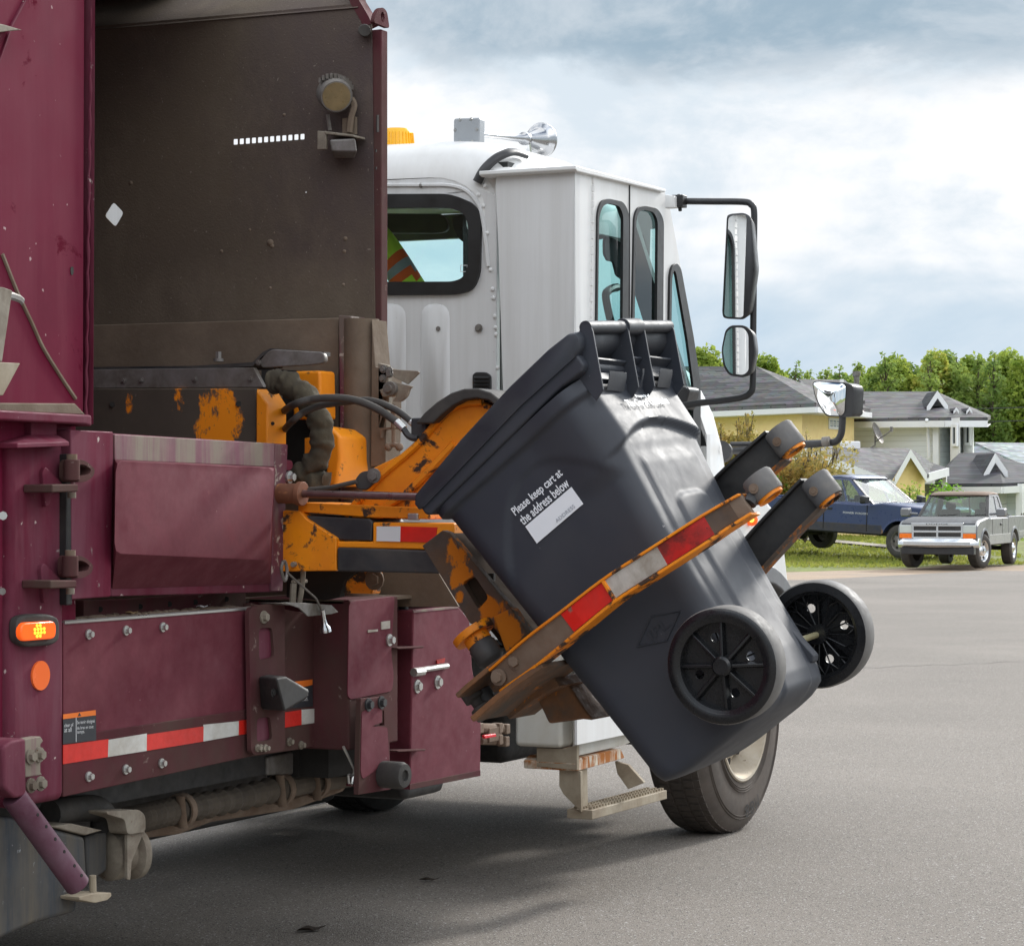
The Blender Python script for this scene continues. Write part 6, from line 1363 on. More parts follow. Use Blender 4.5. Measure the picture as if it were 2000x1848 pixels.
    mb = MB(); mb.tube([V((xf, -h * .8, wr)), V((xf, h * .8, wr))], .05, 8); mb.tube([V((xr, -h * .8, wr)), V((xr, h * .8, wr))], .05, 8); mb.sphere((xr, 0, wr), .16); mb.build('axle', M['black_matte'], Z)
    return Z
M['ram_blue'] = pm('ram_blue', (.016, .036, .125), .25, var=.1, vscale=2, dirt=(.03, .05, .12), damt=.35, dscale=3, dsharp=.5, coat=.5, spots=tuple(((x, -1.0, .55), (.16, .3, .22), (.16, .085, .04), .36, 9.0) for x in (-.62, -.30, 1.25, 2.2, 1.6)))
M['ram_low'] = pm('ram_low', (.022, .028, .05), .4, var=.2, dirt=(.06, .05, .045), damt=.5, dscale=5, dsharp=.4)
M['dak_grey'] = pm('dak_grey', (.145, .15, .16), .36, var=.08, vscale=2, dirt=(.20, .20, .205), damt=.4, dscale=3, dsharp=.5, coat=.3)
M['dak_hood'] = pm('dak_hood', (.045, .052, .060), .5, var=.25, vscale=2, dirt=(.08, .08, .085), damt=.45, dscale=2.5, dsharp=.5)
M['dak_roof'] = pm('dak_roof', (.20, .155, .125), .65, var=.2, vscale=4, dirt=(.27, .19, .14), damt=.5, dscale=4, dsharp=.5)
M['dak_low'] = pm('dak_low', (.30, .30, .29), .4, var=.1)
M['lamp'] = pm('lamp', (.62, .66, .62), .12, var=.08, metal=.3, rvar=.05)
M['indicator'] = pm('indicator', (.9, .19, .01), .25, var=.05)
hvb = (RT * .735 - FW * .68).normalized(); lfb = V((-hvb.y, hvb.x, 0))
fw_pt = ld((1754 - 1000) / FPX * 62.2, 62.2, 0)
xfb, xrb = 1.80, -1.78
cb0 = fw_pt + lfb * 1.0 - hvb * xfb
def dist(p): return (p - CAM).dot(FW)
zf_, zr_ = -.085, .07
pit = math.atan2(zf_ - zr_, xfb - xrb); cb0.z = zf_ - (zf_ - zr_) / (xfb - xrb) * xfb
ram = pickup('pickup_truck', 'dark blue pickup truck with rusty sill parked on the lawn behind the grey pickup',
    dict(paint=M['ram_blue'], low=M['ram_low'], rocker=True, W=2.0, xf=xfb, xr=xrb, wr=.40, gap=.09, nose=2.72, tail=-3.05, cowl=.98, cabr=-.62, belt=1.24, H=1.92, sill=.56, hood=1.30, rail=1.30, roof_f=.18, roof_r=-.46,
         wins=[(.13, .47, .44, .17), (.50, .90, .84, .47)], doors=[-.42, .86], rim=M['steel_dull'], bumper=M['chrome'], bz=.58, grille_h=.30, mirror='black'), cb0, hvb, pit)
text('POWER WAGON', 'door_lettering', M['decal_white'], ram, (.16, -1.004, .99), (1, 0, 0), (0, 0, 1), .72, .050, .002, .0)
hvg = (-FW * .925 - RT * .38).normalized()
cg0 = ld((1847 - 1000) / FPX * 56.6, 56.6, 0) - hvg * 1.58; cg0.z = -.145
dak = pickup('pickup_truck', 'grey pickup truck with black grille, faded roof and big tyres parked beside the street',
    dict(paint=M['dak_grey'], low=M['dak_low'], rocker=True, W=1.72, xf=1.58, xr=-1.62, wr=.375, gap=.07, nose=2.36, tail=-2.78, cowl=.92, cabr=-.92, belt=1.08, H=1.66, sill=.52, hood=1.10, rail=1.10, roof_f=.20, roof_r=-.76,
         wins=[(.12, .54, .52, .10), (.60, .90, .86, .58)], doors=[-.25, .80], rim=M['chrome'], bumper=M['chrome'], bz=.455, grille_h=.27, mirror='paint', roofpaint=M['dak_roof'], steer=R(-14)), cg0, hvg)
MB().loft([[V((x, y * .80, z)) for y in (-1, -.5, 0, .5, 1)] + [V((x, y * .80, z - .03)) for y in (1, -1)] for x, z in ((.95, 1.104), (1.25, 1.106), (1.7, 1.080), (2.08, 1.040), (2.29, .975))]).build('hood', M['dak_hood'], dak, .006)
text('DODGE', 'grille_lettering', M['seal'], dak, (2.36 + .0335, -.24, 1.10 - .30 + .135 + .010), (0, 1, 0), (0, 0, 1), .48, .032, .002)

# ------------------------------------------------------------------ houses
def shingle(name, base):
    m = bpy.data.materials.new(name); m.use_nodes = True; nt = m.node_tree; N = nt.nodes; L = nt.links.new; bs = N['Principled BSDF']
    t = N.new('ShaderNodeTexCoord'); b = N.new('ShaderNodeTexBrick'); mp = N.new('ShaderNodeMapping'); mp.inputs['Rotation'].default_value = (R(90), 0, 0)
    b.inputs['Scale'].default_value = 1.0; b.inputs['Brick Width'].default_value = .55; b.inputs['Row Height'].default_value = .11; b.inputs['Mortar Size'].default_value = .012
    b.inputs['Color1'].default_value = (*[c * .62 for c in base], 1); b.inputs['Color2'].default_value = (*[c * 1.35 for c in base], 1); b.inputs['Mortar'].default_value = (*[c * .45 for c in base], 1)
    L(t.outputs['Object'], mp.inputs[0])
    # use height for rows, horizontal position for the bricks
    sp = N.new('ShaderNodeSeparateXYZ'); L(t.outputs['Object'], sp.inputs[0]); cm = N.new('ShaderNodeCombineXYZ')
    ad_ = N.new('ShaderNodeMath'); ad_.operation = 'ADD'; L(sp.outputs[0], ad_.inputs[0]); L(sp.outputs[1], ad_.inputs[1]); L(ad_.outputs[0], cm.inputs[0])
    mu = N.new('ShaderNodeMath'); mu.operation = 'MULTIPLY'; mu.inputs[1].default_value = 1.6; L(sp.outputs[2], mu.inputs[0]); L(mu.outputs[0], cm.inputs[1]); L(cm.outputs[0], b.inputs['Vector'])
    n = N.new('ShaderNodeTexNoise'); n.inputs['Scale'].default_value = 3; n.inputs['Detail'].default_value = 6; L(t.outputs['Object'], n.inputs['Vector'])
    mx = N.new('ShaderNodeMix'); mx.data_type = 'RGBA'; mx.blend_type = 'MULTIPLY'; mx.inputs[0].default_value = .55; L(b.outputs['Color'], mx.inputs[6]); L(n.outputs['Color'], mx.inputs[7]); L(mx.outputs[2], bs.inputs['Base Color'])
    bs.inputs['Roughness'].default_value = .9; return m
def siding(name, base, row=.16):
    m = bpy.data.materials.new(name); m.use_nodes = True; nt = m.node_tree; N = nt.nodes; L = nt.links.new; bs = N['Principled BSDF']
    t = N.new('ShaderNodeTexCoord'); sp = N.new('ShaderNodeSeparateXYZ'); L(t.outputs['Object'], sp.inputs[0])
    d = N.new('ShaderNodeMath'); d.operation = 'DIVIDE'; d.inputs[1].default_value = row; L(sp.outputs[2], d.inputs[0]); f = N.new('ShaderNodeMath'); f.operation = 'FRACT'; L(d.outputs[0], f.inputs[0])
    cr = N.new('ShaderNodeValToRGB'); e = cr.color_ramp.elements; e[0].position = 0; e[0].color = (*[c * .76 for c in base], 1); e[1].position = .14; e[1].color = (*base, 1); L(f.outputs[0], cr.inputs[0]); L(cr.outputs[0], bs.inputs['Base Color'])
    bu = N.new('ShaderNodeBump'); bu.inputs['Distance'].default_value = .02; L(f.outputs[0], bu.inputs['Height']); L(bu.outputs[0], bs.inputs['Normal']); bs.inputs['Roughness'].default_value = .6; return m
M['roof_grey'] = shingle('roof_grey', (.17, .165, .165)); M['roof_dark'] = shingle('roof_dark', (.085, .085, .092)); M['roof_blue'] = shingle('roof_blue', (.42, .46, .47))
M['stucco'] = pm('stucco', (1.0, .75, .36), .9, var=.06, vscale=4, bump=.4, bscale=30, spec=.2)
M['siding'] = siding('siding', (.87, .92, .99), .19); M['trim_white'] = pm('trim_white', (.86, .86, .86), .55, var=.03); M['win_dark'] = pm('win_dark', (.03, .04, .045), .08, var=.2, rvar=.02)
M['stone_white'] = pm('stone_white', (.62, .61, .58), .8, var=.15, vscale=6)
def V2(px, d): return ld((px - 1000) / FPX * d, d, 0)
def zat(py, d): return CAM.z - (py - 955) / FPX * d
def house(name, label, corner): return empty(name, corner, label, 'house')
def hp_(name, mb, mat, par, bevel=0, **k):
    root = par
    while root.parent: root = root.parent
    bmesh.ops.translate(mb.bm, verts=mb.bm.verts, vec=-V(root.location)); return mb.build(name, mat, par, bevel, **k)
def wallprism(px_d, zb_, zt_):
    fl = [V2(p, d) for p, d in px_d]
    return MB().prism([V((q.x, q.y, zb_)) for q in fl], (0, 0, zt_ - zb_))
def fascia(P, h=.22, out=.06):
    mb = MB()
    for a, b in zip(P, P[1:]):
        d = (b - a).normalized(); n = V((d.y, -d.x, 0)); n = n.normalized() * out if n.length > 1e-6 else V((out, 0, 0))
        if n.dot(CAM - a) < 0: n = -n
        mb.prism([a, b, b - V((0, 0, h)), a - V((0, 0, h))], n)
    return mb
def roofplane(P, th=.14): return MB().prism(P, (0, 0, -th))
def window(px0, py0, px1, py1, d0, d1, house_, dark=True, mull=0):
    a, b = V2(px0, d0), V2(px1, d1); z0, z1 = zat(py1, d0), zat(py0, d0); t = (b - a).normalized(); n = V((t.y, -t.x, 0)); n = n if n.dot(CAM - a) > 0 else -n
    def P(u, z): q = a + (b - a) * u; return V((q.x, q.y, z))
    o = [P(0, z0), P(1, z0), P(1, z1), P(0, z1)]; w = (b - a).length; m = .09
    i = [P(m / w, z0 + m), P(1 - m / w, z0 + m), P(1 - m / w, z1 - m), P(m / w, z1 - m)]
    f = MB().plate([[p + n * .05 for p in o], [p + n * .05 for p in i]], -n * .08); fo = hp_('window', f, M['trim_white'], house_)
    pane = hp_('pane', MB().prism([p + n * .012 for p in i], -n * .006), M['win_dark'] if dark else M['pane_light'], fo)
    if mull:
        mb = MB()
        for k in range(1, mull): q0 = i[0].lerp(i[1], k / mull); q1 = i[3].lerp(i[2], k / mull); mb.prism([q0 - t * .03 + n * .04, q0 + t * .03 + n * .04, q1 + t * .03 + n * .04, q1 - t * .03 + n * .04], -n * .02)
        for k in (1, 2): q0 = i[0].lerp(i[3], k / 3); q1 = i[1].lerp(i[2], k / 3); mb.prism([q0 + n * .038 - UP * .02, q1 + n * .038 - UP * .02, q1 + n * .038 + UP * .02, q0 + n * .038 + UP * .02], -n * .02)
        hp_('muntin', mb, M['trim_white'], fo)
    return fo
M['pane_light'] = pm('pane_light', (.40, .47, .55), .10, var=.2, rvar=.02)
GB = .15
# --- yellow house
Hy = house('yellow_house', 'yellow stucco house with grey shingle roof behind the truck hood', V2(1566, 86))
zE = zat(790, 86)
hp_('wall', wallprism([(1335, 92), (1566.5, 86), (1668, 91), (1440, 98)], GB, zE), M['stucco'], Hy)
ev = [V((*V2(1320, 91.2).xy, zE)), V((*V2(1594, 85.0).xy, zE + .02)), V((*V2(1700, 91.2).xy, zE + .02)), V((*V2(1440, 98.8).xy, zE))]
rg0, rg1 = V((*V2(1325, 94.6).xy, zat(716, 94.6))), V((*V2(1478, 91.5).xy, zat(716, 91.5)))
hp_('roof', roofplane([ev[0], ev[1], rg1, rg0]), M['roof_grey'], Hy); hp_('roof', roofplane([ev[1], ev[2], rg1]), M['roof_grey'], Hy); hp_('roof', roofplane([ev[2], ev[3], rg0, rg1]), M['roof_grey'], Hy)
hp_('fascia', fascia([e - V((0, 0, .14)) for e in ev[:3]], .18), M['trim_white'], Hy)
hp_('soffit', MB().prism([ev[0] - V((0, 0, .34)), ev[1] - V((0, 0, .34)), ev[2] - V((0, 0, .34)), ev[3] - V((0, 0, .34))], (0, 0, .04)), M['trim_white'], Hy)
# rear wing roof behind
q0, q1, q2, q3 = V((*V2(1560, 94).xy, zat(741, 94))), V((*V2(1650, 96).xy, zat(742, 96))), V((*V2(1690, 93).xy, zat(782, 93))), V((*V2(1590, 90).xy, zat(782, 90)))
hp_('roof', roofplane([q3, q2, q1, q0]), M['roof_grey'], Hy)
window(1617, 816, 1640, 838, 88.45, 89.6, Hy, False, 3)
mb = MB(); c = V((*V2(1673, 90).xy, zat(800, 90))); mb.cyl(c, c + V((0, 0, 1.2)), .10, None, 12); mb.cyl(c + V((0, 0, 1.15)), c + V((0, 0, 1.32)), .14, None, 12); mb.cyl(c - V((0, 0, .1)), c + V((0, 0, .12)), .28, .12, 14); hp_('chimney_pipe', mb, M['steel_dull'], Hy)
mb = MB(); c = V((*V2(1644, 91).xy, zat(748, 91))); mb.cyl(c - V((0, 0, .4)), c + V((0, 0, .12)), .07, None, 10); hp_('vent_pipe', mb, M['trim_white'], Hy)
# its garage wing
dg_, dgr = 75.5, 83.0
def GP(px, py, d): return V((*V2(px, d).xy, zat(py, d)))
pk, eL, eR = GP(1566, 874, 76.6), GP(1390, 946, 77.5), GP(1744, 943, 75.0)
pkb, eRb = GP(1775, 876, 84.5), GP(1850, 915, 82.0)
hp_('garage_wall', MB().prism([V((eL.x, eL.y, GB)), V((eR.x, eR.y, GB)), eR - V((.25, 0, .10)), pk - V((0, 0, .25)), eL - V((0, 0, .10))], FW * .3), M['stucco'], Hy)
wr0 = GP(1738, 945, 75.6)
hp_('garage_wall', MB().prism([V((wr0.x, wr0.y, GB)), wr0, GP(1800, 935, 78.5), V((*V2(1800, 78.5).xy, GB))], FW * .3), M['stucco'], Hy)
ov = -FW * .45
hp_('roof', roofplane([eR + ov, GP(1830, 930, 80.5), pkb, pk + ov], .12), M['roof_grey'], Hy)
hp_('roof', roofplane([eL + ov, pk + ov, GP(1760, 876, 85.0), GP(1560, 930, 86)], .12), M['roof_grey'], Hy)
mb = MB(); a, b = pk + ov * 1.05 + V((0, 0, .02)), eR + ov * 1.05 + V((0, 0, .02)); mb.prism([a, b, b - V((0, 0, .30)), a - V((0, 0, .30))], -FW * .07)
a2_ = eL + ov * 1.05; mb.prism([a, a2_, a2_ - V((0, 0, .30)), a - V((0, 0, .30))], -FW * .07); hp_('fascia', mb, M['trim_white'], Hy)
for x, y, d in ((1619, 874, 78.5), (1658, 870, 79.5)): hp_('roof_vent', MB().box(GP(x, y, d), (.62, .38, .24), Matrix.Rotation(.6, 3, 'Z')), M['trim_white'], Hy, .03)
# small gable over its door
g0, gp, g1 = GP(1744, 933, 74.6), GP(1774.5, 878, 74.8), GP(1806, 927, 75.4)
hp_('gable', MB().prism([V((g0.x, g0.y, GB)), V((g1.x, g1.y, GB)), g1 - V((0, 0, .1)), gp - V((0, 0, .15)), g0 - V((0, 0, .1))], FW * .2), M['stucco'], Hy)
gb = GP(1784, 880, 80)
hp_('roof', roofplane([g0 - FW * .3, gp - FW * .3, gb, GP(1770, 925, 80)], .1), M['roof_grey'], Hy); hp_('roof', roofplane([gp - FW * .3, g1 - FW * .3, GP(1850, 925, 80), gb], .1), M['roof_grey'], Hy)
mb = MB()
for a, b in ((g0, gp), (gp, g1)): a, b = a - FW * .36, b - FW * .36; mb.prism([a, b, b - V((0, 0, .24)), a - V((0, 0, .24))], -FW * .06)
hp_('fascia', mb, M['trim_white'], Hy)
p0, p1, p2, p3 = GP(1788, 893, 79), GP(1850, 914, 77.5), GP(1805, 926, 75.5), GP(1795, 905, 76)
hp_('roof', roofplane([p0, p1, p2, p3], .1), M['roof_dark'], Hy); hp_('fascia', fascia([p2, p1], .24), M['trim_white'], Hy)
mb = MB(); c = GP(1845, 918, 77.6); mb.bb(c.x - .06, c.x + .06, c.y - .06, c.y + .06, c.z - .9, c.z); hp_('downpipe', mb, M['trim_white'], Hy)
b0, b1 = GP(1733, 957, 74.4), GP(1785, 951, 76); mb = MB().prism([V((b0.x, b0.y, GB)), V((b1.x, b1.y, GB)), b1, b0], FW * .2); hp_('stone_base', mb, M['stone_white'], Hy)
# satellite dish on that roof
c = GP(1709, 848, 82); ax_ = (RT * .75 - FW * .35 + UP * .35).normalized(); mb = MB(); mb.lathe([(.001, 0), (.16, .02), (.30, .07), (.36, .11)], c, ax_, 24); mb.lathe([(.36, .105), (.30, .062), (.16, .012), (.001, -.01)], c, ax_, 24)
ds_ = hp_('satellite_dish', mb, M['steel_dull'], Hy); mb = MB(); mb.tube([c, c - UP * .35, c - UP * .55 - RT * .3], .03, 6); mb.tube([c - UP * .25, c + ax_ * .55 - UP * .12], .02, 6); mb.box(c + ax_ * .58 - UP * .08, (.08, .08, .16)); hp_('dish_arm', mb, M['steel_dull'], ds_)
# --- white house
Hw = house('white_house', 'white two storey house with horizontal siding and corner bay behind the pickups', V2(1828, 92))
ze = zat(818, 90)
hp_('wall', wallprism([(1640, 93), (1830, 90), (1862, 91.2), (1880, 93), (1880, 100), (1660, 102)], GB, ze), M['siding'], Hw)
hp_('bay_wall', wallprism([(1856, 89.2), (1874, 88.7), (1876, 90.0), (1859, 91.5)], zat(925, 89), ze), M['trim_white'], Hw)
hp_('bay_wall', wallprism([(1881, 90.2), (1900, 89.6), (1902, 92), (1884, 93)], zat(900, 89), ze), M['trim_white'], Hw)
hp_('wall', wallprism([(1874, 90.5), (1884, 90.9), (1885, 93), (1875, 93)], GB, ze), M['siding'], Hw)
window(1860, 830, 1870.5, 872, 89.05, 88.72, Hw); window(1886, 830, 1897, 870, 90.02, 89.65, Hw)
mb = MB(); c = GP(1829, 905, 89.9); mb.bb(c.x - .1, c.x + .1, c.y - .1, c.y + .1, GB, ze); hp_('corner_board', mb, M['trim_white'], Hw)
mb = MB(); mb.tube([GP(1810, 820, 89.6), GP(1812, 832, 90.0), GP(1814, 895, 90.0)], .06, 6); hp_('downpipe', mb, M['trim_white'], Hw)
e0, e1, e2, e3 = GP(1628, 818, 92.4), GP(1846, 815, 89.2), GP(1929, 815, 88.8), GP(1935, 812, 100)
r0, r1 = GP(1664, 765, 96.8), GP(1829, 765, 95.5)
hp_('roof', roofplane([e0, e1, r1, r0]), M['roof_grey'], Hw); hp_('roof', roofplane([e1, e2, GP(1884, 795, 92.5), r1]), M['roof_grey'], Hw); hp_('roof', roofplane([e2, e3, r1, GP(1884, 795, 92.5)]), M['roof_grey'], Hw); hp_('roof', roofplane([e3, GP(1650, 812, 102), r0, r1]), M['roof_grey'], Hw)
hp_('fascia', fascia([e - V((0, 0, .12)) for e in (e0, e1, e2)], .22), M['trim_white'], Hw)
hp_('soffit', MB().prism([e - V((0, 0, .34)) for e in (e0, e1, e2, e3)], (0, 0, .03)), M['trim_white'], Hw)
for (ax0, ay0), (apx, apy), (ax1, ay1), d in (((1809, 795), (1829.5, 764), (1850, 793), 91.5), ((1861, 803), (1866, 796.5), (1871, 803), 90.2), ((1886, 804), (1892, 796.5), (1897, 804), 90.2)):
    a, p, b = GP(ax0, ay0, d), GP(apx, apy, d), GP(ax1, ay1, d); s = .26 if d > 91 else .1
    hp_('dormer', MB().prism([a, p, b], FW * 2.2), M['roof_dark'], Hw)
    mb = MB()
    for u, v in ((a, p), (p, b)): u, v = u - FW * .12, v - FW * .12; mb.prism([u, v, v - UP * s, u - UP * s], -FW * .08)
    hp_('dormer_trim', mb, M['trim_white'], Hw)
# --- garage in front of it
Hg = empty('garage', V2(1900, 80), 'low white garage with dark roof and small front gable behind the grey pickup', 'garage')
zg = zat(945, 78)
hp_('wall', wallprism([(1800, 80), (1990, 77.5), (2200, 84), (2000, 90)], GB - .1, zg), M['siding'], Hg)
f0, f1, f2 = GP(1826, 945, 79), GP(1958, 944, 76.6), GP(2140, 935, 80); t0_, t1_ = GP(1874, 885, 84), GP(1945, 884, 83)
hp_('roof', roofplane([f0, f1, t1_, t0_], .12), M['roof_dark'], Hg); hp_('roof', roofplane([f1, f2, GP(2030, 940, 88), t1_], .12), M['roof_dark'], Hg); hp_('roof', roofplane([GP(1826, 930, 86), f0, t0_], .12), M['roof_dark'], Hg)
hp_('fascia', fascia([e - V((0, 0, .1)) for e in (f0, f1, f2)], .2), M['trim_white'], Hg)
a, p, b = GP(1919, 926, 79), GP(1941, 886, 79.2), GP(1965, 921, 79)
hp_('gable', MB().prism([a, p, b], FW * 3), M['roof_dark'], Hg); mb = MB()
for u, v in ((a, p), (p, b)): u, v = u - FW * .2, v - FW * .2; mb.prism([u, v, v - UP * .28, u - UP * .28], -FW * .08)
hp_('gable_trim', mb, M['trim_white'], Hg)
mb = MB(); c = GP(1992, 960, 77.2); mb.bb(c.x - .1, c.x + .1, c.y - .1, c.y + .1, GB, zg); hp_('corner_post', mb, M['trim_white'], Hg)
dL, dR = V2(1950, 77.6), V2(2080, 80.2); mb = MB(); nn = -FW * .05
for k in range(4): z0_ = GB - .1 + k * .36; mb.prism([V((dL.x, dL.y, z0_)), V((dR.x, dR.y, z0_)), V((dR.x, dR.y, z0_ + .34)), V((dL.x, dL.y, z0_ + .34))], nn * 2)
hp_('garage_door', mb, M['trim_white'], Hg)
# --- neighbour's pale roof at the right
Hn = house('neighbour_house', 'low house with pale grey roof at the right edge behind the dark roofed garage', V2(1990, 104))
z_ = zat(930, 104)
hp_('wall', wallprism([(1880, 108), (2040, 104), (2300, 112), (2150, 122)], GB, z_), M['siding'], Hn)
hp_('roof', roofplane([GP(1840, 930, 107), GP(2045, 930, 103), GP(2050, 930, 103.2), GP(1908, 866, 110)], .12), M['roof_blue'], Hn); hp_('roof', roofplane([GP(2045, 930, 103), GP(2320, 930, 112), GP(2200, 868, 116), GP(1903, 864, 110)], .12), M['roof_blue'], Hn)
hp_('fascia', fascia([GP(1840, 931, 107), GP(2045, 931, 103), GP(2320, 931, 112)], .2), M['trim_white'], Hn)
# ------------------------------------------------------------------ vegetation
def leafmat(name, a, b, c=None):
    m = bpy.data.materials.new(name); m.use_nodes = True; nt = m.node_tree; N = nt.nodes; L = nt.links.new; bs = N['Principled BSDF']
    t = N.new('ShaderNodeTexCoord'); n = N.new('ShaderNodeTexNoise'); n.inputs['Scale'].default_value = 2.2; n.inputs['Detail'].default_value = 5; L(t.outputs['Object'], n.inputs['Vector'])
    oi = N.new('ShaderNodeObjectInfo'); ad = N.new('ShaderNodeMath'); ad.operation = 'MULTIPLY_ADD'; ad.inputs[1].default_value = .35; L(oi.outputs['Random'], ad.inputs[0]); L(n.outputs['Fac'], ad.inputs[2])
    cr = N.new('ShaderNodeValToRGB'); e = cr.color_ramp.elements; e[0].position = .42; e[0].color = (*a, 1); e[1].position = .80; e[1].color = (*b, 1)
    if c: x = cr.color_ramp.elements.new(.95); x.color = (*c, 1)
    L(ad.outputs[0], cr.inputs[0]); L(cr.outputs[0], bs.inputs['Base Color']); bs.inputs['Roughness'].default_value = .6; bs.inputs['Specular IOR Level'].default_value = .25
    bs.inputs['Transmission Weight'].default_value = 0
    tr = N.new('ShaderNodeBsdfTranslucent'); L(cr.outputs[0], tr.inputs[0]); mx = N.new('ShaderNodeMixShader'); mx.inputs[0].default_value = .5; L(bs.outputs[0], mx.inputs[1]); L(tr.outputs[0], mx.inputs[2]); L(mx.outputs[0], N['Material Output'].inputs[0])
    return m
M['leaf_aspen'] = leafmat('leaf_aspen', (.20, .30, .05), (.41, .48, .09), (.52, .50, .11))
M['leaf_green'] = leafmat('leaf_green', (.15, .24, .06), (.32, .41, .10))
M['leaf_yellow'] = leafmat('leaf_yellow', (.13, .15, .03), (.28, .25, .05))
M['leaf_lime'] = leafmat('leaf_lime', (.10, .26, .02), (.24, .46, .04))
M['leaf_red'] = leafmat('leaf_red', (.24, .23, .06), (.46, .28, .08), (.66, .09, .04))
M['leaf_olive'] = leafmat('leaf_olive', (.30, .26, .08), (.48, .40, .16))
M['bark_pale'] = pm('bark_pale', (.34, .32, .27), .85, var=.2, chip=(.06, .055, .05), camt=.25, cscale=9)
M['bark'] = pm('bark', (.11, .085, .06), .9, var=.3)
def leaves(mb, rng, blobs, n, size):
    tot = sum(r ** 2 for _, r, _ in blobs)
    for c, r, sq in blobs:
        for _ in range(int(n * r * r / tot)):
            d = V((rng.gauss(0, 1), rng.gauss(0, 1), rng.gauss(0, 1))).normalized(); rad = r * (.35 + .70 * rng.random() ** .55)
            p = c + V((d.x * rad, d.y * rad, d.z * rad * sq)); s = size * rng.uniform(.55, 1.25)
            u = V((rng.gauss(0, 1), rng.gauss(0, 1), rng.gauss(0, .6))).normalized(); w = u.cross(V((rng.gauss(0, 1), rng.gauss(0, 1), rng.gauss(0, 1)))).normalized()
            mb.bm.faces.new([mb.bm.verts.new(q) for q in (p - u * s * .5, p + w * s * .32, p + u * s * .55, p - w * s * .32)])
def tree_proto(name, seed, h, cr, mat, bark, n=2600, leaf=.34, low=.30, lean=0.0):
    rng = random.Random(seed); Z = empty(name, (0, 0, -50), 'x', 'tree'); 
    tp_ = [V((0, 0, 0)), V((rng.uniform(-.1, .1), rng.uniform(-.1, .1), h * .3)), V((rng.uniform(-.3, .3) + lean, rng.uniform(-.3, .3), h * .65)), V((rng.uniform(-.3, .3) + lean, rng.uniform(-.3, .3), h * .95))]
    path = smooth_path(tp_, 5); tm = MB(); tm.tube(path, [.16 * h / 10 * (1 - .85 * i / (len(path) - 1)) for i in range(len(path))], 7)
    blobs = []
    for k in range(34):
        t = low + (.98 - low) * (k + rng.random()) / 34; z_ = h * t; prof = math.sin(math.pi * min(1, (t - low) / (1 - low) * .8 + .22)) ** .7
        a = rng.uniform(0, 6.28); rr_ = cr * prof * rng.uniform(.25, .8); c = path[min(len(path) - 1, int(t * (len(path) - 1)))].copy(); c.z = z_; e = c + V((rr_ * math.cos(a), rr_ * math.sin(a), rng.uniform(0, .5)))
        tm.tube([c - V((0, 0, .5)), c.lerp(e, .6), e], [.05 * h / 10, .03 * h / 10, .012], 5); blobs.append((e, cr * rng.uniform(.28, .52) * (.55 + .45 * prof), rng.uniform(.7, 1.1)))
    tm.build('trunk', bark, Z, smooth=60)
    lm = MB(); leaves(lm, rng, blobs, n, leaf); cw = lm.build('crown', mat, Z, smooth=0); return Z
aspens = [tree_proto('aspen_tree', 11 + k, 9.6 + .5 * (k % 3), 2.6 + .3 * (k % 2), M['leaf_aspen'], M['bark_pale'], 8500, .38, .30) for k in range(3)]
greens = [tree_proto('poplar_tree', 31 + k, 9.8 + .4 * k, 2.7, M['leaf_green'], M['bark_pale'], 8000, .38, .26) for k in range(2)]
thin = [tree_proto('young_poplar_tree', 51 + k, 9.5, 1.2, M['leaf_green'], M['bark'], 1100, .30, .35) for k in range(2)]
def place(proto, first, px, d, topy, label, cat='tree', group='trees of the wood behind the houses', hh=10.0, rot=0.0, zb=.1):
    """the first placement moves the prototype itself, later ones copy it"""
    o = copy_tree(proto) if proto.name in first else proto
    first.add(proto.name)
    p = V2(px, d); s = (zat(topy, d) - zb) / hh
    o.location = (p.x, p.y, zb); o.scale = (s * (.9 + .2 * random.random()),) * 2 + (s,); o.rotation_euler = (0, 0, rot)
    o['label'] = label; o['category'] = cat; o['group'] = group; return o
used = set(); rng = random.Random(5)
x = 1668.0; i = 0
LA = 'yellow green aspen with pale trunk standing in the wood behind the white house'
LG = 'darker green poplar standing in the wood behind the white house'
while x < 2075:                                   # front row
    t = (i * 7) % 5
    pr = (aspens + greens)[t]; top = 722 + 12 * math.sin(x * .043) + rng.uniform(-14, 16) + (16 if x < 1740 else 0)
    place(pr, used, x, 134 + rng.uniform(-5, 5), top, LA if t < 3 else LG, hh=10.4, rot=rng.uniform(0, 6.28)); x += rng.uniform(11, 17); i += 1
x = 1640.0
while x < 2090:                                   # second row
    t = (i * 3 + 1) % 5; pr = (greens + aspens)[t]
    place(pr, used, x, 148 + rng.uniform(-5, 5), 720 + 10 * math.sin(x * .06 + 1) + rng.uniform(-14, 14) + (20 if x < 1740 else 0), LG if t < 2 else LA, hh=10.4, rot=rng.uniform(0, 6.28)); x += rng.uniform(11, 18); i += 1
for x, top in ((1556, 722), (1578, 738), (1600, 744), (1622, 734), (1644, 730), (1672, 722), (1726, 706), (1812, 704), (1868, 706), (1905, 712), (1945, 704)):
    place(thin[i % 2], used, x + 1, 128 + rng.uniform(-3, 3), top - 9, 'slender young poplar rising above the roof line in the wood', hh=9.5, rot=rng.uniform(0, 6.28), group='slender poplars on the skyline'); i += 1
for x, top in ((1374, 704), (1396, 711), (1416, 714), (1496, 719), (1512, 714)):
    place(aspens[i % 3], used, x, 118, top, 'tree top showing just above the ridge of the yellow house', hh=10.4, rot=rng.uniform(0, 6.28), group='tree tops behind the yellow house'); i += 1
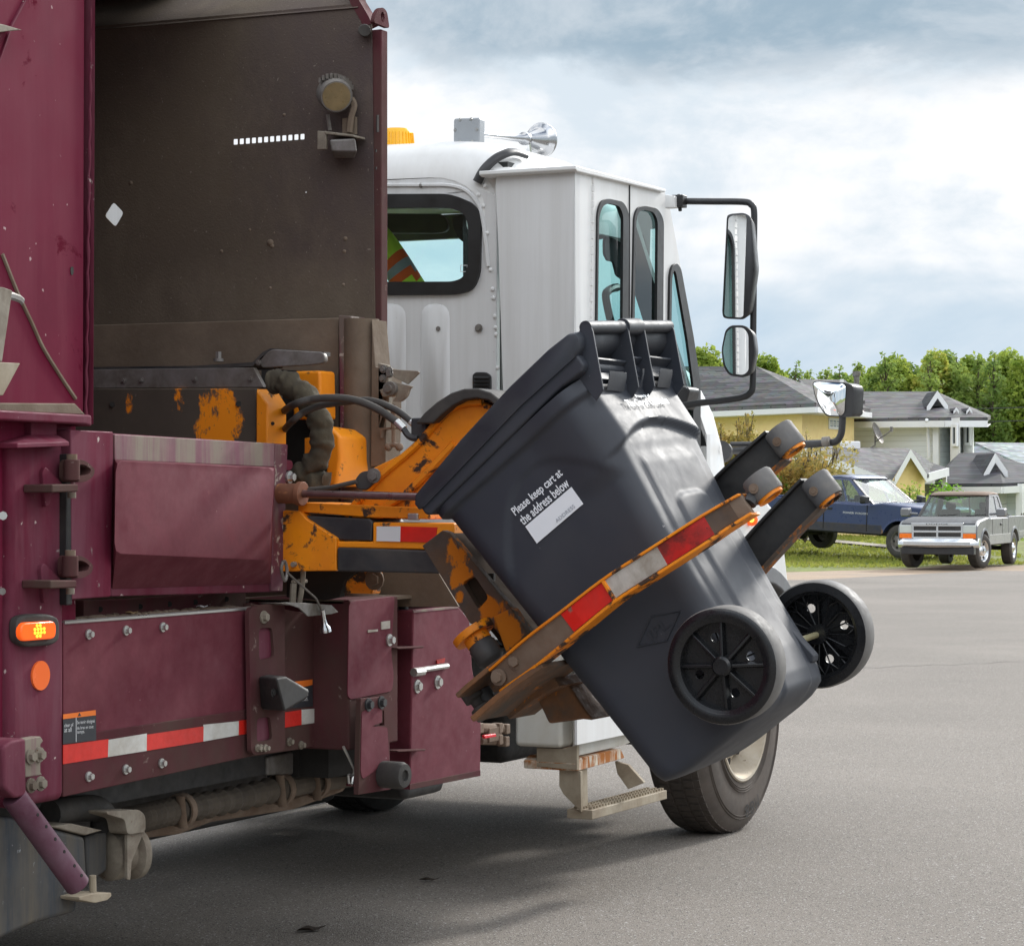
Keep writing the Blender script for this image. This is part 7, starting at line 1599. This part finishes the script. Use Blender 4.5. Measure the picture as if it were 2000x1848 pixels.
# the depth of the wood, one mass
rngw = random.Random(9); wm = MB(); bl = []
for k in range(90):
    px = 1650 + 460 * rngw.random(); d = rngw.uniform(142, 165); p = V2(px, d); bl.append((V((p.x, p.y, rngw.uniform(1.2, 6.0))), rngw.uniform(1.3, 2.2), 1.1))
leaves(wm, rngw, bl, 14000, .42)
tag(wm.build('undergrowth', M['leaf_green'], None, smooth=0), 'dense green undergrowth filling the wood behind the houses', 'undergrowth', None, 'stuff')
def shrub(name, label, px, d, w, h, mat, n, leaf, stems=7, seed=1, zb=.0, spread=.5, squash=1.0, blob=.42, wisp=0, cat='shrub'):
    rng = random.Random(seed); p = V2(px, d); Z = empty(name, (p.x, p.y, zb), label, cat); tm = MB(); bl = []
    for k in range(stems):
        a = rng.uniform(0, 6.28); r = rng.uniform(.2, 1) * w * .5; e = V((r * math.cos(a), r * math.sin(a), h * rng.uniform(.55, .98)))
        tm.tube(smooth_path([V((0, 0, 0)), e * .5 + V((0, 0, h * .12)), e], 3), .010 * max(1, h / 2.5), 5); bl.append((e - V((0, 0, h * .12)), w * blob * rng.uniform(.5, .8), squash)); bl.append((e * .6, w * blob * rng.uniform(.5, .9), squash))
        for j in range(wisp): q = e + V((rng.uniform(-.2, .2), rng.uniform(-.2, .2), rng.uniform(.1, .5))) * (h * .22); tm.tube([e * .8, q], .012, 4); bl.append((q - (q - e * .8) * .15, .16 * w * blob, 2.4))
    tm.build('stem', M['bark'], Z, smooth=60); lm = MB(); leaves(lm, rng, bl, n, leaf); lm.build('foliage', mat, Z, smooth=0); return Z
shrub('serviceberry_shrub', 'tall loose shrub with red and orange autumn leaves beside the truck hood', 1440, 66, 2.0, zat(828, 66), M['leaf_red'], 7500, .11, 14, 3, .1, wisp=3, blob=.30)
shrub('serviceberry_shrub', 'lower red berried shrub in front of the yellow garage wall', 1530, 68, 2.2, zat(888, 68), M['leaf_red'], 6500, .11, 12, 5, .1, wisp=2, blob=.34)
shrub('willow_shrub', 'pale olive feathery shrub against the yellow garage wall', 1572, 70, 2.4, zat(868, 70), M['leaf_olive'], 5200, .11, 18, 6, .1, wisp=3, blob=.30)
shrub('conifer_shrub', 'bright green rounded shrub between the gripper fingers and blue pickup', 1520, 67.5, 1.5, zat(905, 67.5), M['leaf_lime'], 2600, .08, 6, 8, .1, blob=.5, squash=1.3)
shrub('lilac_shrub', 'leafy yellow green shrub between the two pickups', 1782, 69, 1.5, zat(950, 69), M['leaf_aspen'], 1500, .12, 9, 12, .1, wisp=2, blob=.42)
shrub('lime_shrub', 'small bright lime shrub before the dark garage roof', 1842, 70, .75, zat(938, 70), M['leaf_lime'], 900, .10, 4, 14, .1, blob=.6)
shrub('bare_shrub', 'twiggy sparse shrub behind the bed of the grey pickup', 1984, 63, 1.0, zat(985, 63), M['leaf_green'], 70, .13, 5, 17, .0, wisp=3, blob=.5)
# lawn grass as one mass
gm = MB(); rg = random.Random(3)
for k in range(16000):
    l = rg.uniform(5.6, 12.6); d = rg.uniform(58.5, 82); 
    if abs(d - (73.5 - (l - 8.0) * 2.68)) < 1.5 or d < road_edge(l) + 5.4: continue
    p = ld(l, d, gz(d) - .05); h = rg.uniform(.03, .08); a = rg.uniform(0, 3.14); w = V((math.cos(a), math.sin(a), 0)) * .035
    gm.bm.faces.new([gm.bm.verts.new(q) for q in (p - w, p + w, p + V((rg.uniform(-.04, .04), rg.uniform(-.04, .04), h)))])
M['grass'] = leafmat('grass', (.18, .24, .04), (.36, .38, .08), (.42, .39, .12))
tag(gm.build('grass', M['grass'], None, smooth=0), 'short green grass of the lawn beyond the street', 'grass', None, 'stuff')

# power lines on the right
pl = MB()
for dy in (0, 26):
    pl.tube([GP(1880 + 3 * k * 10, 800 + dy - 1.2 * k + .05 * k * k, 118) for k in range(9)], .02, 4)
tag(pl.build('power_line', M['trim_black'], None), 'thin overhead power lines crossing in front of the wood', 'power line')

# ------------------------------------------------------------------ litter
lm = MB(); rg = random.Random(21)
for k in range(420):
    y = rg.uniform(.14, 1.06); xx = rg.uniform(1.09, 1.20); s = rg.uniform(.003, .012); lm.sphere((xx, y, z0 - .004 + s * .4), s, 6, 4, (rg.uniform(.7, 1.8), rg.uniform(.7, 1.8), .6))
tag(lm.build('debris', M['hopper_dust'], None), 'brown dirt and crumbs lying on the sill below the hopper door', 'debris', None, 'stuff')
M['leaf_dry'] = pm('leaf_dry', (.30, .20, .09), .8, var=.3); M['leaf_brown'] = pm('leaf_brown', (.05, .035, .025), .85, var=.3)
def dry_leaf(name, c, s, mat, label, rot=0.0, group=None):
    mb = MB(); P = []
    for k in range(12):
        a = 2 * math.pi * k / 12; P.append(V((s * math.cos(a) * (1 + .3 * math.cos(2 * a)), s * .5 * math.sin(a), .15 * s * math.cos(3 * a + rot))))
    mb.prism([Matrix.Rotation(rot, 3, 'Z') @ p for p in P], (0, 0, .0015)); o = mb.build(name, mat, None, loc=None); o.location = c; tag(o, label, 'leaf', group); return o
dry_leaf('dead_leaf', onZ((838, 1716), .012), .032, M['leaf_brown'], 'small dark dead leaf on the road under the cab', .4)
dry_leaf('dead_leaf', onZ((608, 1812), .012), .045, M['leaf_brown'], 'larger dark curled dead leaf on the road near the bottom edge', 1.0)
dry_leaf('dead_leaf', onX(fB(1035, 1517), 1.16) + V((0, 0, 0)), .014, M['decal_white'], 'pale scrap lying on the sill below the hopper door', .2)
dry_leaf('dead_leaf', onX(fB(675, 1548), 1.17), .014, M['leaf_dry'], 'tan seed lying on the sill near the corner post', .9)

# ------------------------------------------------------------------ nesting: thing > part > sub-part, no deeper
def depth(o):
    k = 0
    while o.parent: o = o.parent; k += 1
    return k
def local(o): return Matrix.LocRotScale(o.location, o.rotation_euler, o.scale)
for _ in range(6):
    deep = [o for o in bpy.data.objects if depth(o) > 2]
    if not deep: break
    for o in deep:
        p = o.parent
        if depth(o) == 3 or depth(p) > 1:
            m = local(p) @ local(o); o.parent = p.parent
            o.location, q, sc_ = m.decompose(); o.rotation_euler = q.to_euler(); o.scale = sc_
for o in bpy.data.objects:
    if o.parent and o.type == 'EMPTY' and 'category' in o: del o['category']
